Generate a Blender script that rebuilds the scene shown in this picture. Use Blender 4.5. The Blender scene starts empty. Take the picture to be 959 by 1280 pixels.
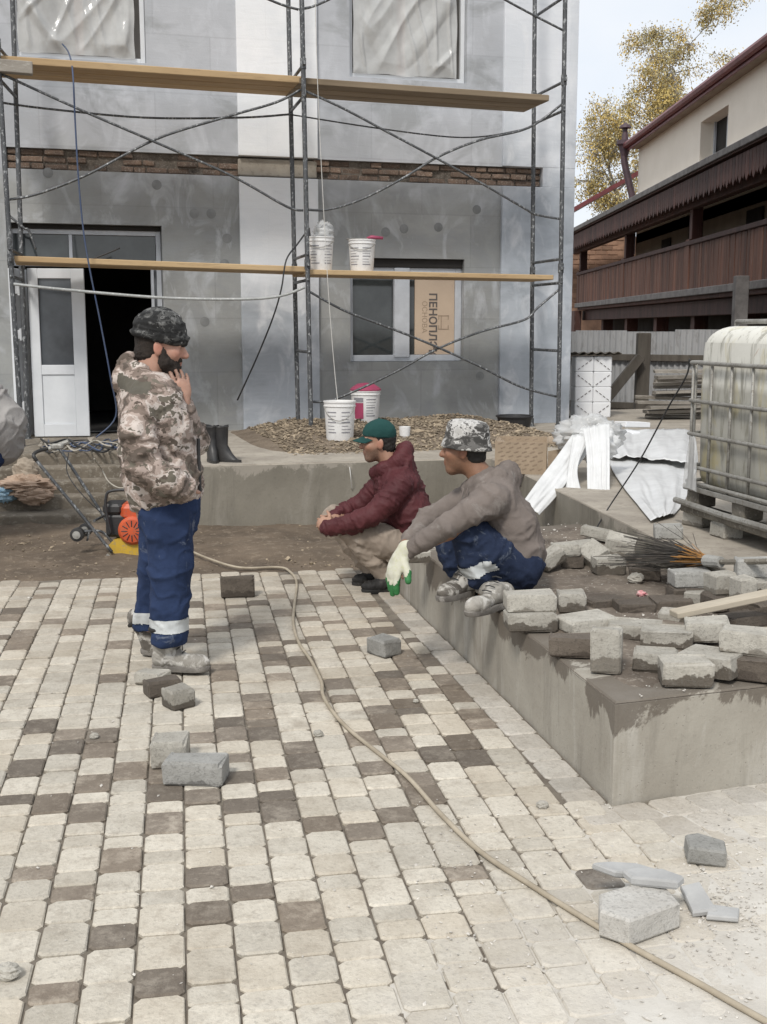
import bpy, bmesh, math, random
import numpy as np
from mathutils import Vector, Matrix, noise, Euler

random.seed(7)
R = math.radians
# ------------------------------------------------------------------ camera, sky, sun, exposure
F_PX, CX, CY, YH, CAM_H = 1450.0, 479.5, 640.0, 410.0, 1.65
PITCH = math.atan((CY - YH) / F_PX)
scene = bpy.context.scene
col = bpy.data.collections.new('yard')
scene.collection.children.link(col)
cam_d = bpy.data.cameras.new('camera')
cam = bpy.data.objects.new('camera', cam_d)
col.objects.link(cam)
cam.location = (0, 0, CAM_H)
cam.rotation_euler = (R(90) - PITCH, 0, 0)
cam_d.sensor_fit = 'VERTICAL'
cam_d.sensor_height = 24.0
cam_d.lens = 24.0 * F_PX / 1280.0
cam_d.clip_start = 0.05
cam_d.clip_end = 3000
scene.camera = cam

SUN_EL, SUN_AZ = 48.0, 200.0      # azimuth clockwise from +Y: behind the camera, a little to the left
world = bpy.data.worlds.new('World')
scene.world = world
world.use_nodes = True
wn, wl = world.node_tree.nodes, world.node_tree.links
wn.clear()
w_out = wn.new('ShaderNodeOutputWorld')
sky = wn.new('ShaderNodeTexSky')
sky.sky_type = 'NISHITA'
sky.sun_disc = False
sky.sun_elevation = R(SUN_EL)
sky.sun_rotation = R(SUN_AZ)
bg1 = wn.new('ShaderNodeBackground'); bg1.inputs[1].default_value = 0.10
wl.new(sky.outputs[0], bg1.inputs[0])
wtc = wn.new('ShaderNodeTexCoord')
wnz = wn.new('ShaderNodeTexNoise'); wnz.inputs['Scale'].default_value = 2.6; wnz.inputs['Detail'].default_value = 6
wmap = wn.new('ShaderNodeMapping'); wmap.inputs['Scale'].default_value = (1, 1, 2.2)
wl.new(wtc.outputs['Generated'], wmap.inputs[0]); wl.new(wmap.outputs[0], wnz.inputs['Vector'])
wr = wn.new('ShaderNodeValToRGB')
wr.color_ramp.elements[0].position = 0.36; wr.color_ramp.elements[0].color = (0.80, 0.86, 0.94, 1)
wr.color_ramp.elements[1].position = 0.62; wr.color_ramp.elements[1].color = (0.95, 0.96, 0.975, 1)
wl.new(wnz.outputs['Fac'], wr.inputs[0])
bg2 = wn.new('ShaderNodeBackground'); bg2.inputs[1].default_value = 0.60
wl.new(wr.outputs[0], bg2.inputs[0])
wmix = wn.new('ShaderNodeMixShader'); wmix.inputs[0].default_value = 0.93
wl.new(bg1.outputs[0], wmix.inputs[1]); wl.new(bg2.outputs[0], wmix.inputs[2])
wl.new(wmix.outputs[0], w_out.inputs[0])
sun_d = bpy.data.lights.new('sun', 'SUN')
sun_d.energy = 1.5
sun_d.angle = R(11)
sun_d.color = (1.0, 0.955, 0.89)
sun = bpy.data.objects.new('sun', sun_d)
col.objects.link(sun)
_sd = Vector((math.sin(R(SUN_AZ)) * math.cos(R(SUN_EL)), math.cos(R(SUN_AZ)) * math.cos(R(SUN_EL)), math.sin(R(SUN_EL))))
sun.rotation_euler = _sd.to_track_quat('Z', 'Y').to_euler()
sun.location = (0, -5, 20)
vs = scene.view_settings
vs.view_transform = 'Standard'; vs.look = 'None'; vs.exposure = 0.80; vs.gamma = 1.0; vs.use_curve_mapping = False
scene.render.engine = 'CYCLES'
scene.cycles.use_denoising = True
scene.cycles.max_bounces = 6
scene.cycles.transparent_max_bounces = 12

# ------------------------------------------------------------------ pixel rays -> real positions
CP, SP = math.cos(PITCH), math.sin(PITCH)
def ray(u, v):
    x = (u - CX) / F_PX; y = (CY - v) / F_PX
    return Vector((x, CP + y * SP, -SP + y * CP))
def G(u, v, z=0.0):                      # on the level z
    r = ray(u, v); t = (z - CAM_H) / r.z
    return Vector((r.x * t, r.y * t, z))
def PY(u, v, Y):                         # at distance Y
    r = ray(u, v); t = Y / r.y
    return Vector((r.x * t, Y, CAM_H + r.z * t))
def PX(u, v, X):
    r = ray(u, v); t = X / r.x
    return Vector((X, r.y * t, CAM_H + r.z * t))
def PL(u, v, p0, n):
    r = ray(u, v); o = Vector((0, 0, CAM_H))
    t = (Vector(p0) - o).dot(n) / r.dot(n)
    return o + r * t

# ------------------------------------------------------------------ materials
MATS = {}
def _lin(c):
    return tuple(c) + ((1.0,) if len(c) == 3 else ())
class NT:
    def __init__(s, name):
        s.m = bpy.data.materials.new(name); s.m.use_nodes = True
        s.n, s.l = s.m.node_tree.nodes, s.m.node_tree.links
        s.b = s.n['Principled BSDF']
        s.tc = s.n.new('ShaderNodeTexCoord'); s.oi = s.n.new('ShaderNodeObjectInfo')
        s._vec = None
        MATS[name] = s.m
    def L(s, a, b): s.l.new(a, b)
    def vec(s, scale=(1, 1, 1), rnd=True, rot=(0, 0, 0)):
        mp = s.n.new('ShaderNodeMapping'); mp.inputs['Scale'].default_value = scale; mp.inputs['Rotation'].default_value = rot
        s.L(s.tc.outputs['Object'], mp.inputs[0])
        if not rnd: return mp.outputs[0]
        cb = s.n.new('ShaderNodeVectorMath'); cb.operation = 'ADD'
        ml = s.n.new('ShaderNodeMath'); ml.operation = 'MULTIPLY'; ml.inputs[1].default_value = 37.0
        s.L(s.oi.outputs['Random'], ml.inputs[0])
        s.L(mp.outputs[0], cb.inputs[0]); s.L(ml.outputs[0], cb.inputs[1])
        return cb.outputs[0]
    def noise(s, scale, detail=4, rough=0.6, v=None, dist=0.0):
        t = s.n.new('ShaderNodeTexNoise'); t.inputs['Scale'].default_value = scale; t.inputs['Detail'].default_value = detail
        t.inputs['Roughness'].default_value = rough; t.inputs['Distortion'].default_value = dist
        s.L(v if v is not None else s.vec(), t.inputs['Vector']); return t.outputs['Fac']
    def voro(s, scale, v=None, feature='F1', out='Distance', rnd=1.0):
        t = s.n.new('ShaderNodeTexVoronoi'); t.feature = feature; t.inputs['Scale'].default_value = scale
        t.inputs['Randomness'].default_value = rnd
        s.L(v if v is not None else s.vec(), t.inputs['Vector']); return t.outputs[out]
    def ramp(s, fac, stops, interp='LINEAR'):
        r = s.n.new('ShaderNodeValToRGB'); r.color_ramp.interpolation = interp
        e = r.color_ramp.elements
        while len(e) < len(stops): e.new(0.5)
        for k, (p, c) in enumerate(stops):
            e[k].position = p
            e[k].color = _lin(c) if hasattr(c, '__len__') else (c, c, c, 1)
        s.L(fac, r.inputs[0]); return r.outputs[0]
    def mix(s, fac, a, b, mode='MIX'):
        m = s.n.new('ShaderNodeMixRGB'); m.blend_type = mode
        for i, x in ((0, fac), (1, a), (2, b)):
            if isinstance(x, bpy.types.NodeSocket): s.L(x, m.inputs[i])
            elif hasattr(x, '__len__'): m.inputs[i].default_value = _lin(x)
            else: m.inputs[i].default_value = x if i == 0 else (x, x, x, 1)
        return m.outputs[0]
    def math(s, op, a, b=0.0, clamp=False):
        m = s.n.new('ShaderNodeMath'); m.operation = op; m.use_clamp = clamp
        for i, x in ((0, a), (1, b)):
            if isinstance(x, bpy.types.NodeSocket): s.L(x, m.inputs[i])
            else: m.inputs[i].default_value = x
        return m.outputs[0]
    def sep(s, v=None):
        x = s.n.new('ShaderNodeSeparateXYZ'); s.L(v if v is not None else s.tc.outputs['Object'], x.inputs[0]); return x.outputs
    def rand(s):            # a value per loose piece
        g = s.n.new('ShaderNodeNewGeometry')
        return s.math('FRACT', s.math('ADD', s.oi.outputs['Random'], g.outputs['Random Per Island']))
    def bump(s, h, strength=0.3, dist=0.01):
        b = s.n.new('ShaderNodeBump'); b.inputs['Strength'].default_value = strength; b.inputs['Distance'].default_value = dist
        s.L(h, b.inputs['Height']); s.L(b.outputs[0], s.b.inputs['Normal'])
    def done(s, color, rough=0.8, metal=0.0, spec=None):
        for k, x in (('Base Color', color), ('Roughness', rough), ('Metallic', metal)):
            if isinstance(x, bpy.types.NodeSocket): s.L(x, s.b.inputs[k])
            elif hasattr(x, '__len__'): s.b.inputs[k].default_value = _lin(x)
            else: s.b.inputs[k].default_value = x
        if spec is not None: s.b.inputs['Specular IOR Level'].default_value = spec
        return s.m
def simple(name, c1, c2=None, scale=6, rough=0.8, bump=0.2, bscale=60, bdist=0.004, metal=0.0, speck=None, speck_amt=0.5, stretch=(1, 1, 1), vary=0.0, spec=None, lo=0.35, hi=0.65):
    t = NT(name); c2 = c2 or tuple(x * 0.72 for x in c1)
    v = t.vec(stretch)
    n = t.noise(scale, 6, 0.62, v)
    c = t.ramp(n, [(lo, c1), (hi, c2)])
    if speck is not None:
        sp = t.noise(scale * 7, 3, 0.7, v)
        c = t.mix(t.math('MULTIPLY', t.ramp(sp, [(0.55, 0.0), (0.63, 1.0)]), speck_amt), c, speck)
    if vary:
        hv = t.math('ADD', t.math('MULTIPLY', t.rand(), vary * 2), 1 - vary)
        c = t.mix(1.0, c, hv, 'MULTIPLY')
    if bump:
        t.bump(t.noise(bscale, 5, 0.7, v), bump, bdist)
    rg = t.math('ADD', t.math('MULTIPLY', n, 0.15), rough - 0.07, True)
    return t.done(c, rg, metal, spec)

# ------------------------------------------------------------------ mesh building
class MB:
    def __init__(s): s.v, s.f, s.m = [], [], []
    def add(s, vs_, fs, mi=0, M=None):
        o = len(s.v)
        s.v += [tuple(M @ Vector(p)) for p in vs_] if M is not None else [tuple(p) for p in vs_]
        for f in fs: s.f.append(tuple(i + o for i in f)); s.m.append(mi)
        return s
    def box(s, c, size, mi=0, M=None, rot=None):
        x, y, z = (q / 2 for q in size)
        vs_ = [Vector((sx * x, sy * y, sz * z)) for sz in (-1, 1) for sy in (-1, 1) for sx in (-1, 1)]
        if rot is not None: vs_ = [rot @ p for p in vs_]
        vs_ = [p + Vector(c) for p in vs_]
        return s.add(vs_, [(0, 2, 3, 1), (4, 5, 7, 6), (0, 1, 5, 4), (1, 3, 7, 5), (3, 2, 6, 7), (2, 0, 4, 6)], mi, M)
    def bbox(s, c, size, bev=0.006, mi=0, M=None, rot=None, jit=0.0):     # bevelled box
        x, y, z = (q / 2 for q in size); b = min(bev, x * .9, y * .9, z * .9)
        rings = []
        def rect(hx, hy, hz, cut):
            if cut: pts = [(-hx + b, -hy), (hx - b, -hy), (hx, -hy + b), (hx, hy - b), (hx - b, hy), (-hx + b, hy), (-hx, hy - b), (-hx, -hy + b)]
            return [(px, py, hz) for px, py in pts]
        rings = [rect(x - b * .7, y - b * .7, -z, 1), rect(x, y, -z + b, 1), rect(x, y, z - b, 1), rect(x - b * .7, y - b * .7, z, 1)]
        vs_ = []
        for k, rg in enumerate(rings):
            for p in rg:
                q = Vector(p)
                if jit: q += Vector((random.uniform(-jit, jit), random.uniform(-jit, jit), random.uniform(-jit, jit)))
                if rot is not None: q = rot @ q
                vs_.append(q + Vector(c))
        fs = [tuple(range(7, -1, -1)), tuple(range(24, 32))]
        for k in range(3):
            for i in range(8):
                fs.append((k * 8 + i, k * 8 + (i + 1) % 8, (k + 1) * 8 + (i + 1) % 8, (k + 1) * 8 + i))
        return s.add(vs_, fs, mi, M)
    def tube(s, pts, r, n=8, mi=0, M=None, cap=True):
        pts = [Vector(p) for p in pts]; rs = r if hasattr(r, '__len__') else [r] * len(pts)
        vs_, fs = [], []; up = None
        for k, p in enumerate(pts):
            d = (pts[min(k + 1, len(pts) - 1)] - pts[max(k - 1, 0)]).normalized()
            if up is None:
                up = Vector((0, 0, 1)) if abs(d.z) < .9 else Vector((1, 0, 0))
            a = d.cross(up).normalized(); up = a.cross(d).normalized()
            for i in range(n):
                t = 2 * math.pi * i / n
                vs_.append(p + (a * math.cos(t) + up * math.sin(t)) * rs[k])
        for k in range(len(pts) - 1):
            for i in range(n):
                fs.append((k * n + i, (k + 1) * n + i, (k + 1) * n + (i + 1) % n, k * n + (i + 1) % n))
        if cap:
            fs.append(tuple(range(n))); o = (len(pts) - 1) * n
            fs.append(tuple(o + i for i in range(n - 1, -1, -1)))
        return s.add(vs_, fs, mi, M)
    def lathe(s, prof, c=(0, 0, 0), n=24, mi=0, M=None):       # prof [(r,z)] bottom to top
        vs_, fs = [], []
        for r_, z in prof:
            for i in range(n):
                t = 2 * math.pi * i / n; vs_.append((c[0] + r_ * math.cos(t), c[1] + r_ * math.sin(t), c[2] + z))
        for k in range(len(prof) - 1):
            for i in range(n):
                fs.append((k * n + i, k * n + (i + 1) % n, (k + 1) * n + (i + 1) % n, (k + 1) * n + i))
        fs.append(tuple(range(n - 1, -1, -1))); o = (len(prof) - 1) * n; fs.append(tuple(o + i for i in range(n)))
        return s.add(vs_, fs, mi, M)
    def prism(s, poly, z0, z1, mi=0, M=None):                  # poly [(x,y)] counter-clockwise
        n = len(poly)
        vs_ = [(x, y, z0) for x, y in poly] + [(x, y, z1) for x, y in poly]
        fs = [tuple(range(n - 1, -1, -1)), tuple(range(n, 2 * n))] + [(i, (i + 1) % n, n + (i + 1) % n, n + i) for i in range(n)]
        return s.add(vs_, fs, mi, M)
    def beam(s, a, b, w, h, mi=0, up=(0, 0, 1), bev=0.004):    # rectangular bar from a to b
        a, b = Vector(a), Vector(b); d = b - a; L = d.length; d.normalize()
        sd = d.cross(Vector(up)).normalized(); u = sd.cross(d).normalized()
        rot = Matrix((d, sd, u)).transposed()
        return s.bbox((a + b) / 2, (L, w, h), bev, mi, None, rot)
    def build(s, name, mats, parent=None, loc=None, smooth=False, sharp=None):
        loc = Vector(loc) if loc is not None else (parent_loc(parent) if parent else Vector((0, 0, 0)))
        me = bpy.data.meshes.new(name)
        me.from_pydata([tuple(Vector(p) - loc) for p in s.v], [], s.f)
        if not isinstance(mats, (list, tuple)): mats = [mats]
        for m in mats: me.materials.append(MATS[m] if isinstance(m, str) else m)
        if len(mats) > 1: me.polygons.foreach_set('material_index', s.m)
        if smooth:
            me.polygons.foreach_set('use_smooth', [True] * len(me.polygons))
            if sharp: me.set_sharp_from_angle(angle=R(sharp))
        me.update()
        return link(name, me, parent, loc)
def parent_loc(p):
    v = Vector((0, 0, 0))
    while p is not None: v = v + p.location; p = p.parent
    return v
def link(name, me, parent=None, loc=(0, 0, 0), rot=None):
    o = bpy.data.objects.new(name, me); col.objects.link(o)
    if parent is not None:
        o.parent = parent
        o.location = Vector(loc) - parent_loc(parent)
    else: o.location = loc
    if rot is not None: o.rotation_euler = rot
    return o
def tag(o, label, cat, group=None, kind=None):
    o['label'] = label
    if cat: o['category'] = cat
    if group: o['group'] = group
    if kind: o['kind'] = kind
    return o
def thing(name, loc, label, cat, group=None):
    o = bpy.data.objects.new(name, None); col.objects.link(o); o.location = loc; o.empty_display_size = 0.1
    return tag(o, label, cat, group)
def struct(o, label=None, cat=None):
    o['kind'] = 'structure'
    if label: o['label'] = label
    if cat: o['category'] = cat
    return o
def nz(p, s=1.0): return noise.noise(Vector(p) * s)
def smooth_path(pts, k=6):
    pts = [Vector(p) for p in pts]; out = []
    for i in range(len(pts) - 1):
        p0, p1, p2, p3 = pts[max(i - 1, 0)], pts[i], pts[i + 1], pts[min(i + 2, len(pts) - 1)]
        for j in range(k):
            t = j / k
            out.append(0.5 * ((2 * p1) + (p2 - p0) * t + (2 * p0 - 5 * p1 + 4 * p2 - p3) * t * t + (3 * p1 - p0 - 3 * p2 + p3) * t ** 3))
    out.append(pts[-1]); return out
# ------------------------------------------------------------------ the materials of the yard
simple('dirt', (0.165, 0.125, 0.088), (0.085, 0.063, 0.044), 2.2, 0.95, 0.6, 30, 0.02, speck=(0.26, 0.21, 0.155), speck_amt=.45)
simple('soil', (0.21, 0.165, 0.12), (0.12, 0.092, 0.066), 4, 0.95, 0.6, 30, 0.02, speck=(0.30, 0.25, 0.19), speck_amt=.5)
simple('joint_sand', (0.20, 0.175, 0.14), (0.12, 0.10, 0.08), 9, 0.95, 0.5, 60)
simple('stone_chip', (.32, .26, .185), (.17, .135, .095), 3, 0.9, 0.3, 40, vary=.45)
simple('pale_chip', (0.60, 0.57, 0.52), (0.42, 0.39, 0.35), 3, 0.9, 0.3, 40, vary=.25)
def paver_mat(name, c1, c2, stain, amt, vary=.13):
    t = NT(name)
    v = t.vec()
    n = t.noise(7, 6, .65, v); f = t.noise(70, 4, .75, v)
    g = t.n.new('ShaderNodeNewGeometry')
    wv = t.n.new('ShaderNodeMapping'); t.L(g.outputs['Position'], wv.inputs[0])
    big = t.noise(0.9, 4, .6, wv.outputs[0]); mid = t.noise(6.5, 5, .7, wv.outputs[0])
    c = t.ramp(n, [(.36, c1), (.66, c2)])
    c = t.mix(t.math('MULTIPLY', t.ramp(mid, [(.54, 0.), (.68, 1.)]), amt), c, stain)
    c = t.mix(t.math('MULTIPLY', t.ramp(big, [(.42, 0.), (.62, 1.)]), .15), c, tuple(x * .72 for x in c1))
    c = t.mix(t.math('MULTIPLY', t.ramp(f, [(.53, 0.), (.66, 1.)]), .5), c, tuple(x * .5 for x in c1))
    f2 = t.noise(26, 5, .75, v)
    c = t.mix(t.math('MULTIPLY', t.ramp(f2, [(.52, 0.), (.64, 1.)]), .38), c, stain)
    fe = t.math('ADD', t.math('MULTIPLY', t.math('SUBTRACT', t.sep(g.outputs['Position'])[1], 4.6), .22), t.math('MULTIPLY', t.math('SUBTRACT', mid, .5), 1.6))
    c = t.mix(t.math('MULTIPLY', t.ramp(fe, [(.05, 0.), (.85, 1.)]), .42), c, (.23, .18, .13))
    c = t.mix(t.math('MULTIPLY', t.ramp(f, [(.30, 1.), (.42, 0.)]), .4), c, tuple(min(.85, x * 1.35) for x in c1))
    rn = t.rand(); hv = t.math('ADD', t.math('MULTIPLY', rn, vary * 2), 1 - vary)
    c = t.mix(1.0, c, hv, 'MULTIPLY')
    r2 = t.math('FRACT', t.math('MULTIPLY', rn, 17.3))
    c = t.mix(t.math('MULTIPLY', t.ramp(r2, [(.55, 0.), (1., 1.)]), .22), c, (c1[0] * .82, c1[1] * .70, c1[2] * .55))
    # cement powder trodden into the far right of the yard
    px = t.sep(g.outputs['Position'])
    dd = t.math('SUBTRACT', t.math('MULTIPLY', px[0], 0.55), t.math('MULTIPLY', t.math('SUBTRACT', px[1], 3.1), .55))
    dust = t.math('ADD', dd, t.math('MULTIPLY', t.math('SUBTRACT', mid, .5), 1.1))
    c = t.mix(t.math('MULTIPLY', t.ramp(dust, [(.12, 0.), (.75, 1.)]), .65), c, (.58, .55, .50))
    t.bump(t.math('ADD', f, t.math('MULTIPLY', f2, .9)), .8, .005)
    return t.done(c, .9)
paver_mat('paver_light', (.55, .51, .435), (.455, .415, .345), (.30, .26, .21), .5, .14)
paver_mat('paver_pale', (.50, .47, .42), (.42, .39, .34), (.30, .27, .23), .3)
paver_mat('paver_dark', (.215, .182, .146), (.15, .123, .097), (.38, .335, .275), .8, .32)
simple('cement_dust', (.58, .555, .505), (.46, .43, .38), 3.5, .95, .5, 45, .006, speck=(.40, .37, .33), speck_amt=.35)
def concrete_mat(name, c1, c2, streak, wet, wet_h, h_top):
    t = NT(name)
    v = t.vec((1, 1, 1), False)
    n = t.noise(1.6, 6, .6, v); f = t.noise(45, 5, .7, v)
    c = t.ramp(n, [(.35, c1), (.65, c2)])
    sv = t.vec((1.6, 1.6, .42), False)
    st = t.noise(2.4, 6, .68, sv, .6)
    c = t.mix(t.math('MULTIPLY', t.ramp(st, [(.52, 0.), (.68, 1.)]), .55), c, streak)
    st2 = t.noise(2.6, 6, .7, t.vec((2.4, 2.4, .3), False, (0, 0, .6)), .5)
    c = t.mix(t.math('MULTIPLY', t.ramp(st2, [(.55, 0.), (.7, 1.)]), .5), c, tuple(x * .6 for x in c2))
    z = t.sep()[2]
    wn_ = t.noise(1.5, 8, .72, t.vec((1, 1, .8), False), .7)
    wm = t.math('ADD', t.math('ADD', t.math('MULTIPLY', t.math('SUBTRACT', z, h_top), 6.0), .9 + wet_h), t.math('MULTIPLY', t.math('SUBTRACT', wn_, .5), 5.5))
    c = t.mix(t.math('MULTIPLY', t.ramp(wm, [(.5, 0.), (.66, 1.)]), .8), c, wet)
    c = t.mix(t.math('MULTIPLY', t.ramp(f, [(.58, 0.), (.7, 1.)]), .25), c, tuple(x * .5 for x in c2))
    pits = t.voro(38, v); pm = t.ramp(pits, [(.06, 1.), (.12, 0.)])
    c = t.mix(t.math('MULTIPLY', pm, .25), c, tuple(x * .5 for x in c2))
    t.bump(t.math('SUBTRACT', t.math('ADD', f, t.math('MULTIPLY', st, .8)), pm), .45, .006)
    return t.done(c, .9)
concrete_mat('ledge_concrete', (.37, .345, .295), (.27, .245, .205), (.55, .53, .485), (.11, .09, .07), -.02, .36)
concrete_mat('terrace_concrete', (.245, .225, .185), (.175, .16, .13), (.32, .30, .26), (.33, .30, .255), -.45, .52)
simple('terrace_top', (.40, .36, .30), (.27, .24, .20), 2.5, .95, .5, 40, .006, speck=(.2, .17, .14), speck_amt=.4)
simple('ledge_top', (.205, .170, .135), (.095, .076, .06), 4.2, .95, .8, 36, .014, speck=(.36, .32, .27), speck_amt=.42)
simple('step_concrete', (.215, .185, .145), (.125, .105, .08), 3, .95, .6, 30, .012, speck=(.36, .33, .28), speck_amt=.45)
def plaster_mat(name, c1, c2, dark, pale, damt=.6, pamt=.6, zfade=None):
    t = NT(name)
    v = t.vec((1, 1, 1), False)
    n = t.noise(1.1, 7, .62, v, .5); c = t.ramp(n, [(.34, c1), (.66, c2)])
    if zfade:
        z = t.sep()[2]; p0 = t.noise(.9, 4, .6, t.vec((1, 1, 1), False, (0, 0, 1)), .6)
        m = t.math('ADD', t.math('MULTIPLY', t.math('SUBTRACT', z, zfade[0]), zfade[2]), t.math('MULTIPLY', t.math('SUBTRACT', p0, .5), 2.2))
        c = t.mix(t.ramp(m, [(0., 1.), (.6, 0.)]), c, t.mix(t.ramp(n, [(.35, 0.), (.65, 1.)]), zfade[1], tuple(x * .68 for x in zfade[1])))
    d = t.noise(1.7, 5, .6, t.vec((.8, .8, 1.3), False, (0, .2, 0)), .8)
    c = t.mix(t.math('MULTIPLY', t.ramp(d, [(.50, 0.), (.64, 1.)]), damt), c, dark)
    p = t.noise(2.3, 5, .6, t.vec((1.3, 1.3, .7), False, (0, -.3, 0)), 1.2)
    c = t.mix(t.math('MULTIPLY', t.ramp(p, [(.52, 0.), (.70, 1.)]), pamt), c, pale)
    rv = t.vec((1, 1, 1), False, (0, 0, -R(16))); q = t.sep(rv); cb = t.n.new('ShaderNodeCombineXYZ'); t.L(q[0], cb.inputs[0]); t.L(q[2], cb.inputs[1])
    bk = t.n.new('ShaderNodeTexBrick'); bk.inputs['Scale'].default_value = 1.0; bk.inputs['Brick Width'].default_value = 1.18; bk.inputs['Row Height'].default_value = .585; bk.inputs['Mortar Size'].default_value = .012; bk.inputs['Mortar Smooth'].default_value = 1.0
    bk.inputs['Color1'].default_value = (1, 1, 1, 1); bk.inputs['Color2'].default_value = (.86, .87, .87, 1); bk.inputs['Mortar'].default_value = (.80, .80, .80, 1); t.L(cb.outputs[0], bk.inputs['Vector'])
    c = t.mix(.75 if damt > .5 else .25, c, t.mix(1.0, c, bk.outputs['Color'], 'MULTIPLY'))
    trowel = t.noise(5, 4, .6, t.vec((.5, .5, 3), False), 1.5)
    c = t.mix(t.math('MULTIPLY', t.ramp(trowel, [(.5, 0.), (.75, 1.)]), .16), c, tuple(x * .7 for x in c1))
    t.bump(t.math('ADD', trowel, t.math('MULTIPLY', t.noise(60, 4, .7, v), .5)), .35, .006)
    return t.done(c, .88)
plaster_mat('grey_plaster', (.51, .525, .555), (.41, .425, .45), (.29, .30, .305), (.63, .65, .69), .65, .5, (2.95, (.385, .39, .38), 1.1))
plaster_mat('white_plaster', (.84, .85, .86), (.76, .78, .80), (.66, .69, .73), (.88, .88, .89), .35, .5, (1.75, (.50, .535, .58), .95))
plaster_mat('white_plaster_corner', (.74, .76, .79), (.64, .67, .71), (.54, .58, .63), (.80, .81, .83), .5, .5, (3.2, (.47, .51, .56), .6))
simple('dowel_spot', (.19, .195, .195), (.25, .255, .255), 9, .9, .2)
simple('old_brick', (.185, .125, .09), (.115, .085, .068), 9, .9, .7, 50, .006, speck=(.36, .32, .27), speck_amt=.55, vary=.3)
simple('old_mortar', (.17, .145, .12), (.075, .062, .05), 8, .95, .8, 30, .012, speck=(.30, .27, .23), speck_amt=.5)
simple('pvc', (.70, .72, .74), (.62, .64, .66), 3, .45, .05, 30, spec=.4)
simple('pvc_dusty', (.55, .575, .61), (.45, .47, .50), 5, .7, .1, 40)
simple('hinge', (.55, .56, .57), (.4, .41, .42), 8, .4, .1)
def glass_mat(name, tint, rough=.06):
    t = NT(name)
    n = t.noise(3, 4, .6); c = t.ramp(n, [(.4, tint), (.7, tuple(x * 1.5 + .01 for x in tint))])
    t.b.inputs['Specular IOR Level'].default_value = .8
    return t.done(c, rough)
glass_mat('dark_glass', (.030, .036, .038))
glass_mat('door_glass', (.055, .062, .07), .1)
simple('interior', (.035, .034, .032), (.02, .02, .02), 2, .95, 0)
simple('foam_board', (.56, .44, .33), (.49, .38, .285), 2, .85, .1, 30)
simple('print_dark', (.10, .085, .08), (.14, .12, .11), 20, .8, 0)
simple('print_faint', (.33, .25, .185), (.38, .29, .21), 20, .8, 0)
def film_mat(name, c, alpha, rough=.25):
    t = NT(name)
    n = t.noise(6, 5, .6)
    cc = t.ramp(n, [(.35, c), (.7, tuple(x * .82 for x in c))])
    t.done(cc, rough)
    t.bump(t.noise(14, 5, .6, t.vec((1, 1, .5)), .4), .3, .01)
    if alpha < 1: t.b.inputs['Alpha'].default_value = alpha
    return t.m
film_mat('window_film', (.74, .75, .74), .66, .12)
film_mat('white_film', (.68, .685, .68), 1.0, .35)
film_mat('clear_film', (.64, .645, .64), .65, .25)
simple('film_behind', (.15, .14, .13), (.09, .085, .08), 1.5, .9, 0)
simple('rough_batten', (.36, .22, .17), (.26, .15, .11), 5, .85, .3, 40, stretch=(1, 1, .2))
simple('steel', (.13, .135, .14), (.075, .078, .082), 6, .55, .3, 60, .002, metal=.55, speck=(.42, .43, .43), speck_amt=.8, stretch=(1, 1, .6))
simple('pale_pipe', (.40, .41, .40), (.30, .31, .30), 7, .6, .2, 50, speck=(.62, .62, .6), speck_amt=.6)
simple('new_plank', (.50, .36, .20), (.40, .27, .14), 5, .8, .35, 30, .003, stretch=(.12, 1, 1), speck=(.28, .19, .11), speck_amt=.35, vary=.1)
simple('old_plank', (.30, .235, .16), (.19, .145, .095), 5, .9, .4, 30, .004, stretch=(.12, 1, 1), vary=.12)
simple('grey_plank', (.30, .275, .24), (.17, .15, .125), 6, .92, .5, 30, .006, stretch=(.2, 1, 1), speck=(.42, .40, .36), speck_amt=.4, vary=.25)
simple('bucket_white', (.77, .77, .76), (.68, .67, .66), 5, .5, .1, 30, speck=(.55, .53, .5), speck_amt=.35)
simple('bucket_print', (.20, .20, .22), (.30, .29, .31), 30, .6, 0)
simple('magenta', (.36, .055, .12), (.28, .05, .10), 6, .5, .1)
simple('black_plastic', (.022, .022, .024), (.035, .034, .034), 8, .5, .2, 40)
simple('black_rubber', (.018, .018, .019), (.04, .038, .036), 7, .45, .25, 25, .004)
simple('cable_black', (.02, .02, .022), (.035, .035, .035), 6, .6, 0)
simple('cable_blue', (.045, .07, .14), (.07, .09, .14), 6, .6, 0)
simple('cable_pale', (.45, .42, .36), (.36, .33, .28), 6, .7, 0)
simple('hose_beige', (.42, .365, .28), (.30, .255, .19), 7, .75, .1, 40)
simple('rope', (.60, .59, .56), (.5, .49, .46), 30, .9, .3, 200)
simple('maroon_wood', (.078, .027, .019), (.040, .016, .012), 4, .75, .5, 40, .006, stretch=(1, 1, .12), speck=(.14, .09, .07), speck_amt=.35, vary=.3)
simple('brown_slat', (.135, .058, .036), (.070, .032, .022), 4, .8, .5, 40, .006, stretch=(1, 1, .1), speck=(.18, .13, .10), speck_amt=.35, vary=.35)
simple('rail_grey', (.17, .16, .155), (.10, .093, .09), 5, .85, .3, 30)
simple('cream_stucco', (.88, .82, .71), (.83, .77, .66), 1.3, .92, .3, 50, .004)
simple('shade_stucco', (.36, .30, .235), (.28, .235, .185), 1.5, .92, .3, 50, .004)  # darker copy of the cream stucco, shade put into the colour
simple('red_metal_roof', (.19, .048, .05), (.125, .032, .036), 4, .45, .2, 20, .004, speck=(.26, .11, .10), speck_amt=.3)
simple('far_brick', (.33, .20, .135), (.24, .145, .10), 5, .9, .4, 30, vary=.25)
simple('drainpipe', (.055, .035, .045), (.085, .05, .06), 5, .6, .2)
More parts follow.
